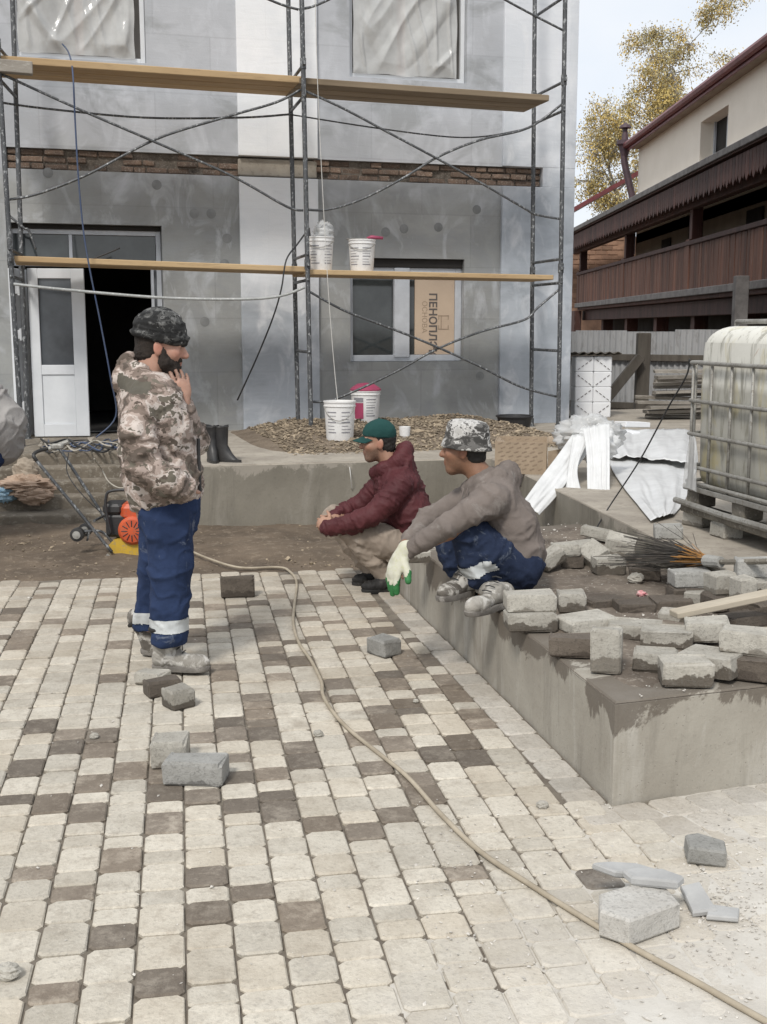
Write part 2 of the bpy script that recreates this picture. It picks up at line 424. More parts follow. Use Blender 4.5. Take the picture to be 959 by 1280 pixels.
simple('dark_void', (.03, .027, .025), (.02, .018, .016), 3, .95, 0)  # near-black for unlit depth, the shade is in the colour
simple('fence_metal', (.42, .425, .43), (.32, .325, .33), 1.6, .6, .2, 30, stretch=(1, 1, .3), speck=(.13, .115, .10), speck_amt=.3)
simple('weathered_timber', (.135, .12, .10), (.075, .064, .053), 5, .9, .6, 30, .008, stretch=(1, 1, .2))
simple('foam_white', (.80, .81, .82), (.74, .75, .77), 6, .8, .15, 50)
simple('cardboard', (.38, .295, .21), (.31, .24, .17), 5, .9, .15, 30)
simple('cardboard_print', (.26, .195, .14), (.29, .22, .155), 30, .9, 0)
simple('galvanised', (.36, .355, .33), (.22, .21, .19), 7, .6, .4, 50, .003, metal=.35, speck=(.15, .13, .105), speck_amt=.6)
simple('dusty_timber', (.22, .20, .165), (.11, .098, .08), 5, .95, .6, 30, .01, speck=(.36, .34, .30), speck_amt=.5)
def tank_mat():
    t = NT('tank_plastic')
    v = t.vec((1, 1, 1), False)
    n = t.noise(2.2, 6, .6, v); c = t.ramp(n, [(.3, (.72, .71, .65)), (.7, (.62, .61, .55))])
    z = t.sep()[2]
    lvl = t.ramp(t.math('ADD', t.math('MULTIPLY', t.math('SUBTRACT', z, .80), 9), t.math('MULTIPLY', n, .4)), [(.1, 1.), (.45, 0.)])
    c = t.mix(t.math('MULTIPLY', lvl, .75), c, (.33, .32, .28))
    ye = t.noise(2.6, 5, .65, t.vec((1.2, 1.2, .5), False), 1.0)
    c = t.mix(t.math('MULTIPLY', t.ramp(ye, [(.54, 0.), (.64, 1.)]), .55), c, (.48, .40, .16))
    ru = t.noise(4.0, 5, .6, t.vec((1, 1, .8), False, (1, 0, 0)), .8)
    rm = t.math('MULTIPLY', t.ramp(ru, [(.57, 0.), (.65, 1.)]), t.ramp(t.math('SUBTRACT', z, .74), [(.05, 0.), (.2, 1.)]))
    c = t.mix(t.math('MULTIPLY', rm, .75), c, (.36, .16, .06))
    dk = t.noise(7, 5, .7, t.vec((2.5, 2.5, .35), False), .5)
    c = t.mix(t.math('MULTIPLY', t.ramp(dk, [(.52, 0.), (.64, 1.)]), .65), c, (.17, .16, .12))
    t.bump(t.noise(20, 4, .6, v), .15, .01)
    return t.done(c, .5)
tank_mat()
def block_mat(name, dry, dry2, wetc, wet_level, amp):
    t = NT(name); v = t.vec(); n = t.noise(9, 6, .65, v); f = t.noise(80, 4, .75, v)
    c = t.ramp(n, [(.35, dry), (.68, dry2)])
    z = t.sep()[2]
    w = t.noise(11, 4, .6, v)
    wm = t.math('ADD', t.math('MULTIPLY', t.math('SUBTRACT', wet_level, z), 22.0), t.math('MULTIPLY', t.math('SUBTRACT', w, .5), amp))
    c = t.mix(t.ramp(wm, [(.0, 0.), (.14, 1.)]), c, wetc)
    c = t.mix(t.math('MULTIPLY', t.ramp(f, [(.53, 0.), (.64, 1.)]), .5), c, tuple(x * .45 for x in dry2))
    f2 = t.noise(24, 5, .75, v); c = t.mix(t.math('MULTIPLY', t.ramp(f2, [(.52, 0.), (.66, 1.)]), .35), c, tuple(x * .6 for x in dry2))
    c = t.mix(1.0, c, t.math('ADD', t.math('MULTIPLY', t.oi.outputs['Random'], .3), .85), 'MULTIPLY')
    t.bump(t.math('ADD', f, t.math('ADD', n, f2)), .8, .006)
    return t.done(c, .92)
block_mat('block_wet', (.41, .39, .345), (.30, .28, .24), (.10, .085, .068), .0, 3.4)
block_mat('block_dry', (.44, .42, .37), (.33, .31, .27), (.20, .18, .15), -.022, 3.0)
block_mat('block_dark', (.135, .112, .09), (.095, .078, .062), (.07, .056, .044), -.02, 2.5)
block_mat('block_grey', (.36, .355, .335), (.275, .27, .25), (.17, .165, .155), -.03, 2.0)
block_mat('block_cut', (.53, .515, .48), (.44, .42, .385), (.36, .33, .29), -.07, 1.6)
simple('slate_cut', (.44, .44, .43), (.34, .34, .335), 8, .9, .4, 60)
# clothes
def cloth(name, c1, c2, scale=5, rough=.95, stains=None, samt=.5, sscale=9, lo=.56, weave=True):
    t = NT(name); v = t.vec((1, 1, 1), False)
    n = t.noise(scale, 5, .6, v); c = t.ramp(n, [(.35, c1), (.65, c2)])
    if stains is not None:
        m = t.noise(sscale, 6, .7, v, .6)
        c = t.mix(t.math('MULTIPLY', t.ramp(m, [(lo, 0.), (lo + .09, 1.)]), samt), c, stains)
    t.bump(t.math('ADD', t.noise(26, 5, .65, v, .8), t.math('MULTIPLY', t.noise(300, 2, .5, v), .25)), .45, .012)
    t.b.inputs['Specular IOR Level'].default_value = .2
    t.b.inputs['Sheen Weight'].default_value = .0
    return t.done(c, rough)
cloth('grey_hoodie', (.20, .17, .152), (.15, .128, .115), stains=(.30, .28, .26), samt=.4)
cloth('maroon_jacket', (.095, .027, .030), (.065, .019, .022), rough=.55)
cloth('navy_trousers', (.028, .046, .105), (.018, .030, .070), stains=(.26, .29, .34), samt=.5, sscale=8, lo=.60)
cloth('jean_trousers', (.026, .038, .076), (.015, .022, .045), stains=(.20, .23, .27), samt=.5, sscale=14, lo=.58)
cloth('khaki_trousers', (.33, .275, .225), (.26, .215, .175), stains=(.42, .37, .32), samt=.4)
cloth('grey_jacket', (.34, .325, .31), (.27, .255, .245))
cloth('green_cap_cloth', (.022, .072, .066), (.015, .052, .049))
cloth('work_boot', (.17, .155, .135), (.08, .07, .06), 8, stains=(.50, .48, .44), samt=.85, sscale=12, lo=.48)
cloth('pale_boot', (.36, .34, .305), (.22, .205, .18), 9, stains=(.60, .58, .54), samt=.75, sscale=14, lo=.48)
cloth('boot_sole', (.22, .205, .185), (.12, .11, .10), 10, stains=(.4, .38, .35), samt=.6)
cloth('black_shoe', (.018, .018, .018), (.03, .028, .026), 8, .6, stains=(.12, .11, .10), samt=.5)
cloth('reflective', (.56, .58, .58), (.45, .47, .47), 9, .5, stains=(.3, .29, .27), samt=.4)
def camo(name, cols, scale=9.0, dist=.25, white=None, stretch=(1, 1, 1.5)):
    t = NT(name); v0 = t.vec(stretch, False)
    nt = t.n.new('ShaderNodeTexNoise'); nt.inputs['Scale'].default_value = scale * 1.2; nt.inputs['Detail'].default_value = 4
    t.L(v0, nt.inputs['Vector'])
    w = t.n.new('ShaderNodeVectorMath'); w.operation = 'SCALE'; w.inputs['Scale'].default_value = dist
    t.L(nt.outputs['Color'], w.inputs[0])
    ad = t.n.new('ShaderNodeVectorMath'); t.L(v0, ad.inputs[0]); t.L(w.outputs[0], ad.inputs[1])
    vec = ad.outputs[0]
    a = t.noise(scale, 3, .55, vec); 
    st = [(0.0, cols[0])] + [(p, c) for p, c in zip((.42, .50, .57, .64), cols[1:])]
    c = t.ramp(a, st, 'CONSTANT')
    b = t.noise(scale * 2.6, 3, .55, vec)
    c = t.mix(t.ramp(b, [(0., 0.), (.61, 1.)], 'CONSTANT'), c, cols[-1])
    b2 = t.noise(scale * 2.2, 3, .55, t.vec(stretch, False, (1, 2, .5)))
    c = t.mix(t.ramp(b2, [(0., 0.), (.63, 1.)], 'CONSTANT'), c, cols[0])
    if white is not None:
        sp = t.noise(26, 3, .6, t.vec((1, 1, 1), False, (.5, 0, 1))); c = t.mix(t.ramp(sp, [(.66, 0.), (.70, 1.)]), c, white)
    t.bump(t.math('ADD', t.noise(24, 5, .65, None, .8), t.noise(300, 2, .5)), .3, .012)
    t.b.inputs['Sheen Weight'].default_value = .0
    return t.done(c, .9)
camo('camo_jacket', [(.10, .078, .062), (.20, .155, .128), (.38, .305, .265), (.55, .485, .44), (.145, .128, .10)], 6.0, .35)
camo('camo_hat', [(.05, .048, .045), (.14, .135, .128), (.50, .49, .47), (.42, .41, .39), (.075, .072, .068)], 8, .3)
camo('beanie_knit', [(.008, .008, .008), (.016, .016, .016), (.06, .06, .058), (.13, .13, .125), (.012, .012, .012)], 9, .3, (.5, .49, .47))
simple('olive_yoke', (.115, .105, .082), (.085, .077, .06), 9, .9, .3, 60)
def skin_mat(name, c1, c2, red):
    t = NT(name); n = t.noise(14, 5, .6)
    c = t.ramp(n, [(.35, c1), (.65, c2)])
    a = t.n.new('ShaderNodeAttribute'); a.attribute_name = 'tint'
    s = t.sep(a.outputs['Color'])
    c = t.mix(t.math('MULTIPLY', s[0], .7), c, red)
    st = t.noise(160, 3, .7)
    c = t.mix(t.math('MULTIPLY', s[1], t.ramp(st, [(.3, .45), (.6, 1.)])), c, (.032, .024, .019))
    t.b.inputs['Subsurface Weight'].default_value = .06
    t.b.inputs['Subsurface Radius'].default_value = (.01, .004, .002)
    t.bump(t.noise(120, 3, .6), .12, .002)
    return t.done(c, .55)
skin_mat('skin_fair', (.50, .30, .225), (.41, .235, .17), (.50, .17, .12))
skin_mat('skin_tan', (.40, .235, .165), (.32, .18, .12), (.38, .14, .095))
skin_mat('skin_brown', (.275, .145, .088), (.205, .105, .062), (.25, .09, .06))
simple('dark_hair', (.013, .011, .010), (.024, .020, .017), 30, .75, .8, 90, .006, stretch=(1, 1, .5))
simple('beard_hair', (.028, .020, .015), (.018, .013, .010), 40, .85, .9, 110, .006)
simple('eye', (.03, .022, .018), (.02, .016, .014), 5, .2, 0)
simple('glove_cotton', (.62, .61, .52), (.50, .49, .38), 9, .95, .4, 200, speck=(.45, .47, .2), speck_amt=.4)
simple('glove_green', (.035, .20, .055), (.02, .12, .035), 12, .6, .3, 90)
simple('orange_paint', (.55, .095, .03), (.45, .07, .025), 6, .45, .1, 40, speck=(.25, .12, .08), speck_amt=.5)
simple('yellow_paint', (.55, .36, .035), (.45, .28, .03), 6, .55, .1, 40, speck=(.3, .24, .15), speck_amt=.6)
simple('paper_sack', (.40, .295, .22), (.29, .205, .15), 6, .95, .4, 20, .01, speck=(.5, .42, .34), speck_amt=.4)
simple('blue_film', (.30, .45, .55), (.24, .37, .48), 6, .5, .4, 20, .01)
simple('stick_white', (.68, .67, .64), (.58, .57, .54), 8, .8, .1)
simple('sawn_plank', (.48, .425, .34), (.36, .315, .245), 5, .9, .4, 30, .004, stretch=(.15, 1, 1), speck=(.28, .25, .2), speck_amt=.3)
simple('bristle_dark', (.035, .032, .028), (.07, .06, .05), 8, .7, 0)
simple('bristle_orange', (.36, .17, .04), (.26, .13, .035), 8, .7, 0)
simple('pink_litter', (.60, .14, .17), (.62, .45, .43), 40, .6, .2)
simple('bark', (.38, .36, .33), (.16, .14, .12), 5, .9, .4, 30, .01, stretch=(1, 1, .3))
simple('birch_leaf', (.60, .46, .16), (.42, .31, .11), 1.1, .8, 0, vary=.35)
simple('birch_leaf_green', (.44, .39, .20), (.33, .29, .15), 1.1, .8, 0, vary=.35)
# ------------------------------------------------------------------ ground and paving
mb = MB(); S = 900
mb.add([(-S, -S, -.03), (S, -S, -.03), (S, S, -.03), (-S, S, -.03)], [(0, 1, 2, 3)])
struct(mb.build('ground', 'dirt'), 'brown bare earth of the building yard', 'ground')

PA = R(9.9)
A = Vector((-math.sin(PA), math.cos(PA), 0)); B = Vector((math.cos(PA), math.sin(PA), 0))
P0 = G(233.5, 1280); PW = .131
def pv(b, a, z=0.0): return P0 + B * b + A * a + Vector((0, 0, z))
def pv_inv(p): d = Vector((p[0], p[1], 0)) - P0; return d.dot(B), d.dot(A)
A_END = pv_inv(G(250, 718))[1]
# earth between the paving and the terrace, with ruts and lumps
mb = MB(); n1, n2 = 110, 46
b0, b1, a0, a1 = -4.2, 3.2, A_END - .12, A_END + 2.75
for j in range(n2 + 1):
    for i in range(n1 + 1):
        b = b0 + (b1 - b0) * i / n1; a = a0 + (a1 - a0) * j / n2
        p = pv(b, a); k = min(1, max(0, (a - a0 - .06) / .25))
        h = -.02 + k * (.022 + .03 * nz(p, 1.3) + .018 * nz(p, 4) + .012 * nz(p, 11) + .006 * nz(p, 25))
        h += .03 * k * max(0, math.sin(a * 5.5 + nz(p, 1) * 2)) * max(0, min(1, (-b - .3)))
        mb.v.append((p.x, p.y, h))
for j in range(n2):
    for i in range(n1):
        q = j * (n1 + 1) + i; mb.f.append((q, q + 1, q + n1 + 2, q + n1 + 1)); mb.m.append(0)
struct(mb.build('earth_strip', 'dirt', smooth=True), 'trampled brown earth between the paving and the terrace wall', 'earth')

LC, LB, LF = G(765, 1005), G(500, 740), G(959, 977)         # ledge: near corner, far corner, a point along its front
LZ = .371
LE = (LB - LC).normalized(); LFd = (LF - LC).normalized()
yard = mb = MB()
q = [pv(-3.6, -.9), pv(4.2, -.9), pv(4.2, A_END + .03), pv(-3.6, A_END + .03)]
mb.add([(p.x, p.y, -.011) for p in q], [(0, 1, 2, 3)])
paving = struct(mb.build('paved_yard', 'joint_sand'), 'yard paved with pale and dark brown concrete setts', 'paving')

def sett_mesh(l, w, k, sd):
    rnd = random.Random(sd); r = min(l, w) * .115
    def ring(in_, z):
        hx, hy, rr = w / 2 - in_, l / 2 - in_, r
        pts = []
        for sx, sy in ((1, -1), (1, 1), (-1, 1), (-1, -1)):
            a_, b_ = (hx - rr, hy), (hx, hy - rr)
            if sx * sy > 0: pts += [(sx * b_[0], sy * b_[1]), (sx * a_[0], sy * a_[1])]
            else: pts += [(sx * a_[0], sy * a_[1]), (sx * b_[0], sy * b_[1])]
        return [(x, y, z) for x, y in pts]
    t = [(x + rnd.uniform(-.0015, .0015), y + rnd.uniform(-.0015, .0015), z) for rg in (ring(.0012, -.05), ring(.0008, -.005), ring(.0055, 0.0)) for x, y, z in rg]
    f = [tuple(range(16, 24))]
    for kk in range(2):
        for i in range(8): f.append((kk * 8 + i, kk * 8 + (i + 1) % 8, (kk + 1) * 8 + (i + 1) % 8, (kk + 1) * 8 + i))
    return t, f
LENS = (.094, .131, .172)
SM = {}
def sett_data(l, w, mat, var):
    key = (round(l, 3), round(w, 3), mat, var)
    if key not in SM:
        v_, f_ = sett_mesh(l, w, 0, var * 13 + int(l * 1000)); me = bpy.data.meshes.new('paver'); me.from_pydata(v_, [], f_); me.materials.append(MATS[mat]); SM[key] = me
    return SM[key]
# dark setts as they lie in the yard (pixel points of the photograph, only used to pick stones)
z3 = [(30,140),(45,225),(100,95),(60,205),(303,218),(295,292),(255,110),(285,205),(20,310),(108,418),(185,425),(165,470),(260,430),(255,475),(20,525),(330,538),(415,550),(505,430),(600,165),(598,150),(505,115),(560,260),(560,285),(490,150),(495,185),(655,160),(670,200),(690,220),(685,240),(640,335),(655,365),(580,412),(660,410),(640,382),(710,250),(725,290),(760,460),(760,510),(700,520),(600,535),(690,580),(590,445),(400,580),(240,160),(25,190)]
z4 = [(40,40),(135,60),(225,50),(225,15),(418,85),(425,30),(515,45),(705,75),(620,55),(700,20),(85,220),(190,275),(305,195),(285,360),(525,325),(640,270),(755,290),(400,497),(125,540),(930,110),(835,100),(540,225)]
z5 = [(45,75),(130,25),(225,225),(530,215)]
z7 = [(85,150),(90,250),(130,345),(135,410),(60,480),(60,530),(80,580),(90,820),(215,650),(235,720),(260,460),(220,355),(160,80),(245,150),(265,100),(280,160),(250,210),(300,85),(345,140),(330,215),(380,130),(395,60),(430,150),(460,200),(440,250),(370,305),(500,245),(535,190),(570,240),(600,275),(640,330),(670,360),(515,415),(540,455),(585,365),(620,400),(650,470),(570,320),(350,430),(360,480),(500,540),(530,585),(590,500),(600,530),(440,630),(580,640),(740,445),(780,490),(830,540),(870,580),(790,620),(830,690),(690,660),(650,750),(680,800),(470,740),(330,20),(230,20),(160,130),(170,180),(150,290),(40,620),(30,690),(15,230),(15,160),(290,270),(700,410)]
DARK = [pv_inv(G(x / 2, 700 + y / 2)) for x, y in z3] + [pv_inv(G(x / 2, 980 + y / 2)) for x, y in z4] + [pv_inv(G(480 + x / 2, 980 + y / 2)) for x, y in z5] + [pv_inv(G(300 + x / 2.82, 700 + y / 2.82)) for x, y in z7]
def proj(P):
    x, y, z = P[0], P[1], P[2] - CAM_H
    d = y * CP - z * SP
    return (CX + F_PX * x / d, CY - F_PX * (y * SP + z * CP) / d) if d > .1 else (9999, 9999)
def ledge_side(p): return (Vector((p[0], p[1], 0)) - LC).cross(LE).z       # > 0 right of the left face line
def ledge_front(p): return (Vector((p[0], p[1], 0)) - LC).cross(LFd).z     # < 0 beyond the front line (under the ledge)
setts = []
rs = random.Random(21)
for i in range(-34, 40):
    a = -.75 + rs.uniform(0, .15)
    while a < A_END:
        l = rs.choice(LENS if rs.random() < .8 else (.131, .172))
        if a + l > A_END + .06: break
        c = pv((i + .5) * PW, a + l / 2); a += l
        u_, v_ = proj(c)
        if not (-160 < u_ < 1500 and v_ < 1500): continue
        sd, fr = ledge_side(c), ledge_front(c)
        wd = PW - .003
        if -.209 < sd < -.150 and fr < .0:
            ov = sd + .209; wd -= ov; c = c - B * (ov / 2)
        elif sd > -.209 and fr < .0: continue
        if fr < .215 and sd > -.21 and fr > -.21 and sd > 0: continue
        if sd > .05 and fr < .22: continue
        bb, aa = (i + .5) * PW, a - l / 2
        dark = any(abs(b_ - bb) < PW / 2 and abs(a_ - aa) < l / 2 for b_, a_ in DARK)
        if not dark and u_ < 300 and 715 < v_ < 800 and rs.random() < .10: dark = True
        setts.append((c, PA + rs.uniform(-.008, .008), l - .003, wd, 'paver_dark' if dark else 'paver_light', rs.randint(0, 4)))
# border course along the ledge, parallel to its face
t = -.33; ang = math.atan2(LE.y, LE.x) - R(90); Nl = Vector((-LE.y, LE.x, 0))
while t < (LB - LC).length + .55:
    l = rs.choice((.131, .172, .172)); c = LC + LE * (t + l / 2) + Nl * .075; t += l
    if t < .0: continue
    setts.append((c, ang, l - .004, .136, 'paver_pale', rs.randint(0, 2)))
t = -.02; ang2 = math.atan2(LFd.y, LFd.x); Nf = Vector((LFd.y, -LFd.x, 0))
while t < 2.6:
    for k, off in enumerate((.08, .225)):
        c = LC + LFd * (t + .075 + (.06 if k else 0)) + Nf * off
        setts.append((c, ang2 + R(4), .15, .142, 'paver_pale', rs.randint(0, 2)))
    t += .148
def px_size(sx): return sx[2] * sx[3] / ((sx[0] - Vector((0, 0, CAM_H))).length ** 3)
def in_view(sx):
    u_, v_ = proj(sx[0]); return 5 < u_ < 955 and v_ < 1275
setts.sort(key=lambda sx: (not in_view(sx), -px_size(sx)))
far = {'paver_light': MB(), 'paver_dark': MB(), 'paver_pale': MB()}
far_all = MB(); FM = ['paver_light', 'paver_dark', 'paver_pale']
for k, (c, an, l, w, mt, var) in enumerate(setts):
    w = round(w * 250) / 250 - .001
    tz, tx, ty = rs.uniform(-.004, .0025), rs.uniform(-.014, .014), rs.uniform(-.014, .014)
    if k < 300:
        o = link('paver', sett_data(l, w, mt, var), paving, (c.x, c.y, tz), (tx, ty, an))
    else:
        v_, f_ = sett_mesh(l, w, 0, k)
        far_all.add(v_, f_, FM.index(mt), Matrix.Translation((c.x, c.y, tz)) @ Euler((tx, ty, an)).to_matrix().to_4x4())
o = far_all.build('far_paver', FM, paving); o['kind'] = 'stuff'

# cement powder lying over the joints on the right, uneven, the stones poke through
mb = MB(); n1, n2 = 210, 150
x0, x1, y0, y1 = -.35, 3.0, 1.7, 4.4
def dust_h(x, y):
    m = .95 * (x - .60) - .55 * (y - 3.0)
    m = max(-1.5, min(1.2, m * 1.6))
    h = -.0065 + .010 * m + .0045 * nz((x, y, 0), 4.5) + .003 * nz((x, y, 2), 13) + .0015 * nz((x, y, 5), 40)
    return min(h, .010 + .003 * nz((x, y, 9), 9))
for j in range(n2 + 1):
    for i in range(n1 + 1):
        x = x0 + (x1 - x0) * i / n1; y = y0 + (y1 - y0) * j / n2
        e_ = min(i, j, n1 - i, n2 - j) / 4
        mb.v.append((x, y, max(-.02, dust_h(x, y) if e_ >= 1 else -.02)))
for j in range(n2):
    for i in range(n1):
        q = j * (n1 + 1) + i; mb.f.append((q, q + 1, q + n1 + 2, q + n1 + 1)); mb.m.append(0)
o = mb.build('cement_powder', 'cement_dust', smooth=True)
tag(o, 'pale cement powder spread over the paving by the cut blocks', 'powder', kind='stuff')

# ------------------------------------------------------------------ concrete ledge with its mortar bed
TZ = .526
AE0, AE1 = G(665, 597, TZ), G(870, 697, TZ)                     # edge of the terrace arm
AEd = (AE1 - AE0).normalized()
def ae(y): return AE0 + AEd * ((y - AE0.y) / AEd.y)
LR_back = LB + LFd * 1.35; 
k_ = ae(7.4); LRb = Vector((k_.x + .06, LB.y + (k_.x + .06 - LB.x) * LFd.y / LFd.x, 0))
LRf = LC + LFd * 1.75
LRf = LC + LFd * 2.5
poly = [LC, LRf, LRf + Vector((-.1, 1.6, 0)), Vector((ae(5.3).x + .08, 5.7, 0)), LRb, LB]
mb = MB()
def grid_wall(mb, a, b, z0, z1, n, m, mi=0, amp=.004):
    o = len(mb.v); d = (b - a); nn = Vector((d.y, -d.x, 0)).normalized()
    for j in range(m + 1):
        for i in range(n + 1):
            p = a + d * (i / n); z = z0 + (z1 - z0) * j / m
            w = amp * nz((p.x * 6, p.y * 6, z * 6)) if 0 < i < n else 0
            p = p + nn * w; mb.v.append((p.x, p.y, z))
    for j in range(m):
        for i in range(n):
            q = o + j * (n + 1) + i; mb.f.append((q, q + 1, q + n + 2, q + n + 1)); mb.m.append(mi)
ch = .012
for k in range(len(poly)):
    a, b = poly[k], poly[(k + 1) % len(poly)]
    grid_wall(mb, a, b, -.06, LZ - ch, 40, 10)
cen = sum(poly, Vector()) / len(poly)
ins = [p + (cen - p).normalized() * ch for p in poly]
o_ = len(mb.v); mb.v += [(p.x, p.y, LZ - ch) for p in poly] + [(p.x, p.y, LZ) for p in ins]
n_ = len(poly)
for k in range(n_): mb.f.append((o_ + k, o_ + (k + 1) % n_, o_ + n_ + (k + 1) % n_, o_ + n_ + k)); mb.m.append(0)
mb.f.append(tuple(range(o_ + n_, o_ + 2 * n_))); mb.m.append(0)
ledge = thing('concrete_ledge', (cen.x, cen.y, 0), 'low stained concrete ledge with loose paving blocks lying on top', 'ledge')
lo = mb.build('ledge_wall', 'ledge_concrete', ledge)
# wet mortar bed, thick in the middle and ragged at the rim
mb = MB(); N = 70
for j in range(N + 1):
    for i in range(N + 1):
        s_, t_ = i / N, j / N
        # bilinear over the ledge top
        p = (LC + (LC + LFd * 1.75 - LC) * s_) * (1 - t_) + (LB + (LRb - LB) * s_) * t_
        e_ = min(s_ * 1.6, t_ * 3.0, (1 - t_) * 3)
        rim = max(0., min(1., (e_ - .05 - .10 * abs(nz(p, 5)) ) / .10))
        h = -.006 + rim * (.014 + .012 * nz(p, 6) + .007 * nz(p, 17) + .004 * nz(p, 40))
        mb.v.append((p.x, p.y, LZ + h))
for j in range(N):
    for i in range(N):
        q = j * (N + 1) + i; mb.f.append((q, q + 1, q + N + 2, q + N + 1)); mb.m.append(0)
mb.build('mortar_bed', 'ledge_top', ledge, smooth=True)

# ------------------------------------------------------------------ terrace (raised), its front wall and arm
WL, WR = G(250, 660), G(563, 648)
Wd = (WR - WL).normalized()
# where the front wall meets the arm
def isect(p, d, q, e):
    t = ((q.x - p.x) * e.y - (q.y - p.y) * e.x) / (d.x * e.y - d.y * e.x); return p + d * t
W1 = isect(WL, Wd, Vector((AE0.x, AE0.y, 0)), AEd)
STEP_R = WL - Wd * .42                                          # right end of the stairs
FA = R(16); FE = Vector((math.cos(FA), math.sin(FA), 0)); FN = Vector((math.sin(FA), -math.cos(FA), 0)); FP = Vector((-.7, 13.2, 0))
def fw(s, d, z): p = FP + FE * s + FN * d; return Vector((p.x, p.y, z))
def FL(u, v, d=0.0):
    p = PL(u, v, FP + FN * d, FN); return (p - FP).dot(FE), p.z
def SW(u, v, d): s, z = FL(u, v, d); return fw(s, d, z)
arm_f = Vector((ae(5.35).x, 5.35, 0))
poly = [STEP_R, W1, arm_f, arm_f + LFd * 3.0, Vector((4.4, 16.6, 0)), Vector((2.3, 15.9, 0)), fw(3.4, -.2, 0), fw(-3.9, -.2, 0), fw(-4.2, .9, 0), STEP_R + A * 1.75]
poly = [Vector((p.x, p.y, 0)) for p in poly]
mb = MB()
for k in range(len(poly)):
    a, b = poly[k], poly[(k + 1) % len(poly)]
    grid_wall(mb, a, b, -.06, TZ - .012, 30, 6)
o_ = len(mb.v); n_ = len(poly)
mb.v += [(p.x, p.y, TZ - .012) for p in poly]
cen = Vector((1.5, 11, 0))
mb.v += [((p + (cen - p).normalized() * .014).x, (p + (cen - p).normalized() * .014).y, TZ) for p in poly]
for k in range(n_): mb.f.append((o_ + k, o_ + (k + 1) % n_, o_ + n_ + (k + 1) % n_, o_ + n_ + k)); mb.m.append(1)
mb.f.append(tuple(range(o_ + n_, o_ + 2 * n_))); mb.m.append(1)
terr = thing('concrete_terrace', (0, 10.5, 0), 'raised grey concrete terrace along the plastered building', 'terrace')
mb.build('terrace_slab', ['terrace_concrete', 'terrace_top'], terr)
# stairs to the door: five steps, each a slab of its own
stair = thing('concrete_stairs', (STEP_R.x - 1.5, STEP_R.y, 0), 'worn dirty concrete steps leading up to the white door', 'stairs')
edges_v = [643, 621, 603, 585, 569]
hz = [TZ * (k + 1) / 5.0 for k in range(5)]
for k in range(5):
    y_ref = G(80, edges_v[k], hz[k]) if k < 4 else None
    dist = (Vector((y_ref.x, y_ref.y, 0)) - WL).dot(Vector((-Wd.y, Wd.x, 0))) if k < 4 else 1.0
    if k == 0: d_prev = -9
    dist = max(dist, d_prev + .2); d_prev = dist
    nrm = Vector((-Wd.y, Wd.x, 0))
    q0 = STEP_R - Wd * .0 + nrm * dist; q1 = STEP_R - Wd * 3.2 + nrm * dist
    mb = MB(); n = 60
    z1 = hz[k]; z0 = -.05
    rows = [(0, z0), (0, z1 - .02), (.004, z1 - .006), (.016, z1), (.15, z1 + .002), (2.0, z1)]
    for (off, z) in rows:
        for i in range(n + 1):
            p = q1 + (q0 - q1) * (i / n) + nrm * (off + (.010 * nz((i * .7, k * 3, z * 9)) + .006 * nz((i * .23, k, 1)) if z > z0 + .01 else 0))
            mb.v.append((p.x, p.y, z + (.005 * nz((i * .5, k * 7, off * 9)) if z > z0 + .01 else 0)))
    for j in range(len(rows) - 1):
        for i in range(n): q = j * (n + 1) + i; mb.f.append((q, q + 1, q + n + 2, q + n + 1)); mb.m.append(0)
    mb.build('step', 'step_concrete', stair)

# rubble heap along the facade on the terrace
mb = MB(); n1, n2 = 90, 22
def heap_h(s, d):
    ks = max(0, min(1, (s + 1.15) / .7)) * max(0, min(1, (2.15 - s) / .5)); kd = max(0, min(1, (d - .0) / .3)) * max(0, min(1, (2.75 - d) / 1.2))
    return .14 * ks * kd * (1 + .25 * nz((s, d, 0), 1.7)) + .02 * nz((s, d, 1), 6) * ks * kd
S0, S1, D0, D1 = -1.3, 2.3, .02, 2.9
for j in range(n2 + 1):
    for i in range(n1 + 1):
        s, d = S0 + (S1 - S0) * i / n1, D0 + (D1 - D0) * j / n2
        p = fw(s, d, 0); mb.v.append((p.x, p.y, TZ - .012 + heap_h(s, d)))
for j in range(n2):
    for i in range(n1): q = j * (n1 + 1) + i; mb.f.append((q, q + 1, q + n1 + 2, q + n1 + 1)); mb.m.append(0)
heap = struct(mb.build('soil_heap', 'soil', smooth=True), 'low heap of brown soil along the foot of the facade', 'soil')
def stones(n, place, smin, smax, flat=.6, seed=3):
    rr = random.Random(seed); mb = MB()
    for _ in range(n):
        p = place(rr); s = (smin + (smax - smin) * rr.random() ** 1.8) * (1.7 if rr.random() < .06 else 1)
        base = [(1, 0, 0), (-1, 0, 0), (0, 1, 0), (0, -1, 0), (0, 0, 1), (0, 0, -1)]
        Mx = Matrix.Translation(p) @ Euler((rr.uniform(-.5, .5), rr.uniform(-.5, .5), rr.uniform(0, 6.3))).to_matrix().to_4x4() @ Matrix.Diagonal((s * rr.uniform(.8, 1.7), s * rr.uniform(.6, 1.1), s * flat, 1))
        mb.add([tuple(c * rr.uniform(.75, 1.2) for c in q) for q in base], [(0, 2, 4), (2, 1, 4), (1, 3, 4), (3, 0, 4), (2, 0, 5), (1, 2, 5), (3, 1, 5), (0, 3, 5)], 0, Mx)
    return mb
def pl(rr):
    s, d = rr.uniform(-.9, 2.25), rr.uniform(.1, 2.75); p = fw(s, d, 0); return Vector((p.x, p.y, TZ - .005 + heap_h(s, d)))
tag(stones(7800, pl, .005, .026, .6).build('gravel', 'stone_chip'), 'brown stone rubble strewn over the soil heap', 'gravel', kind='stuff')
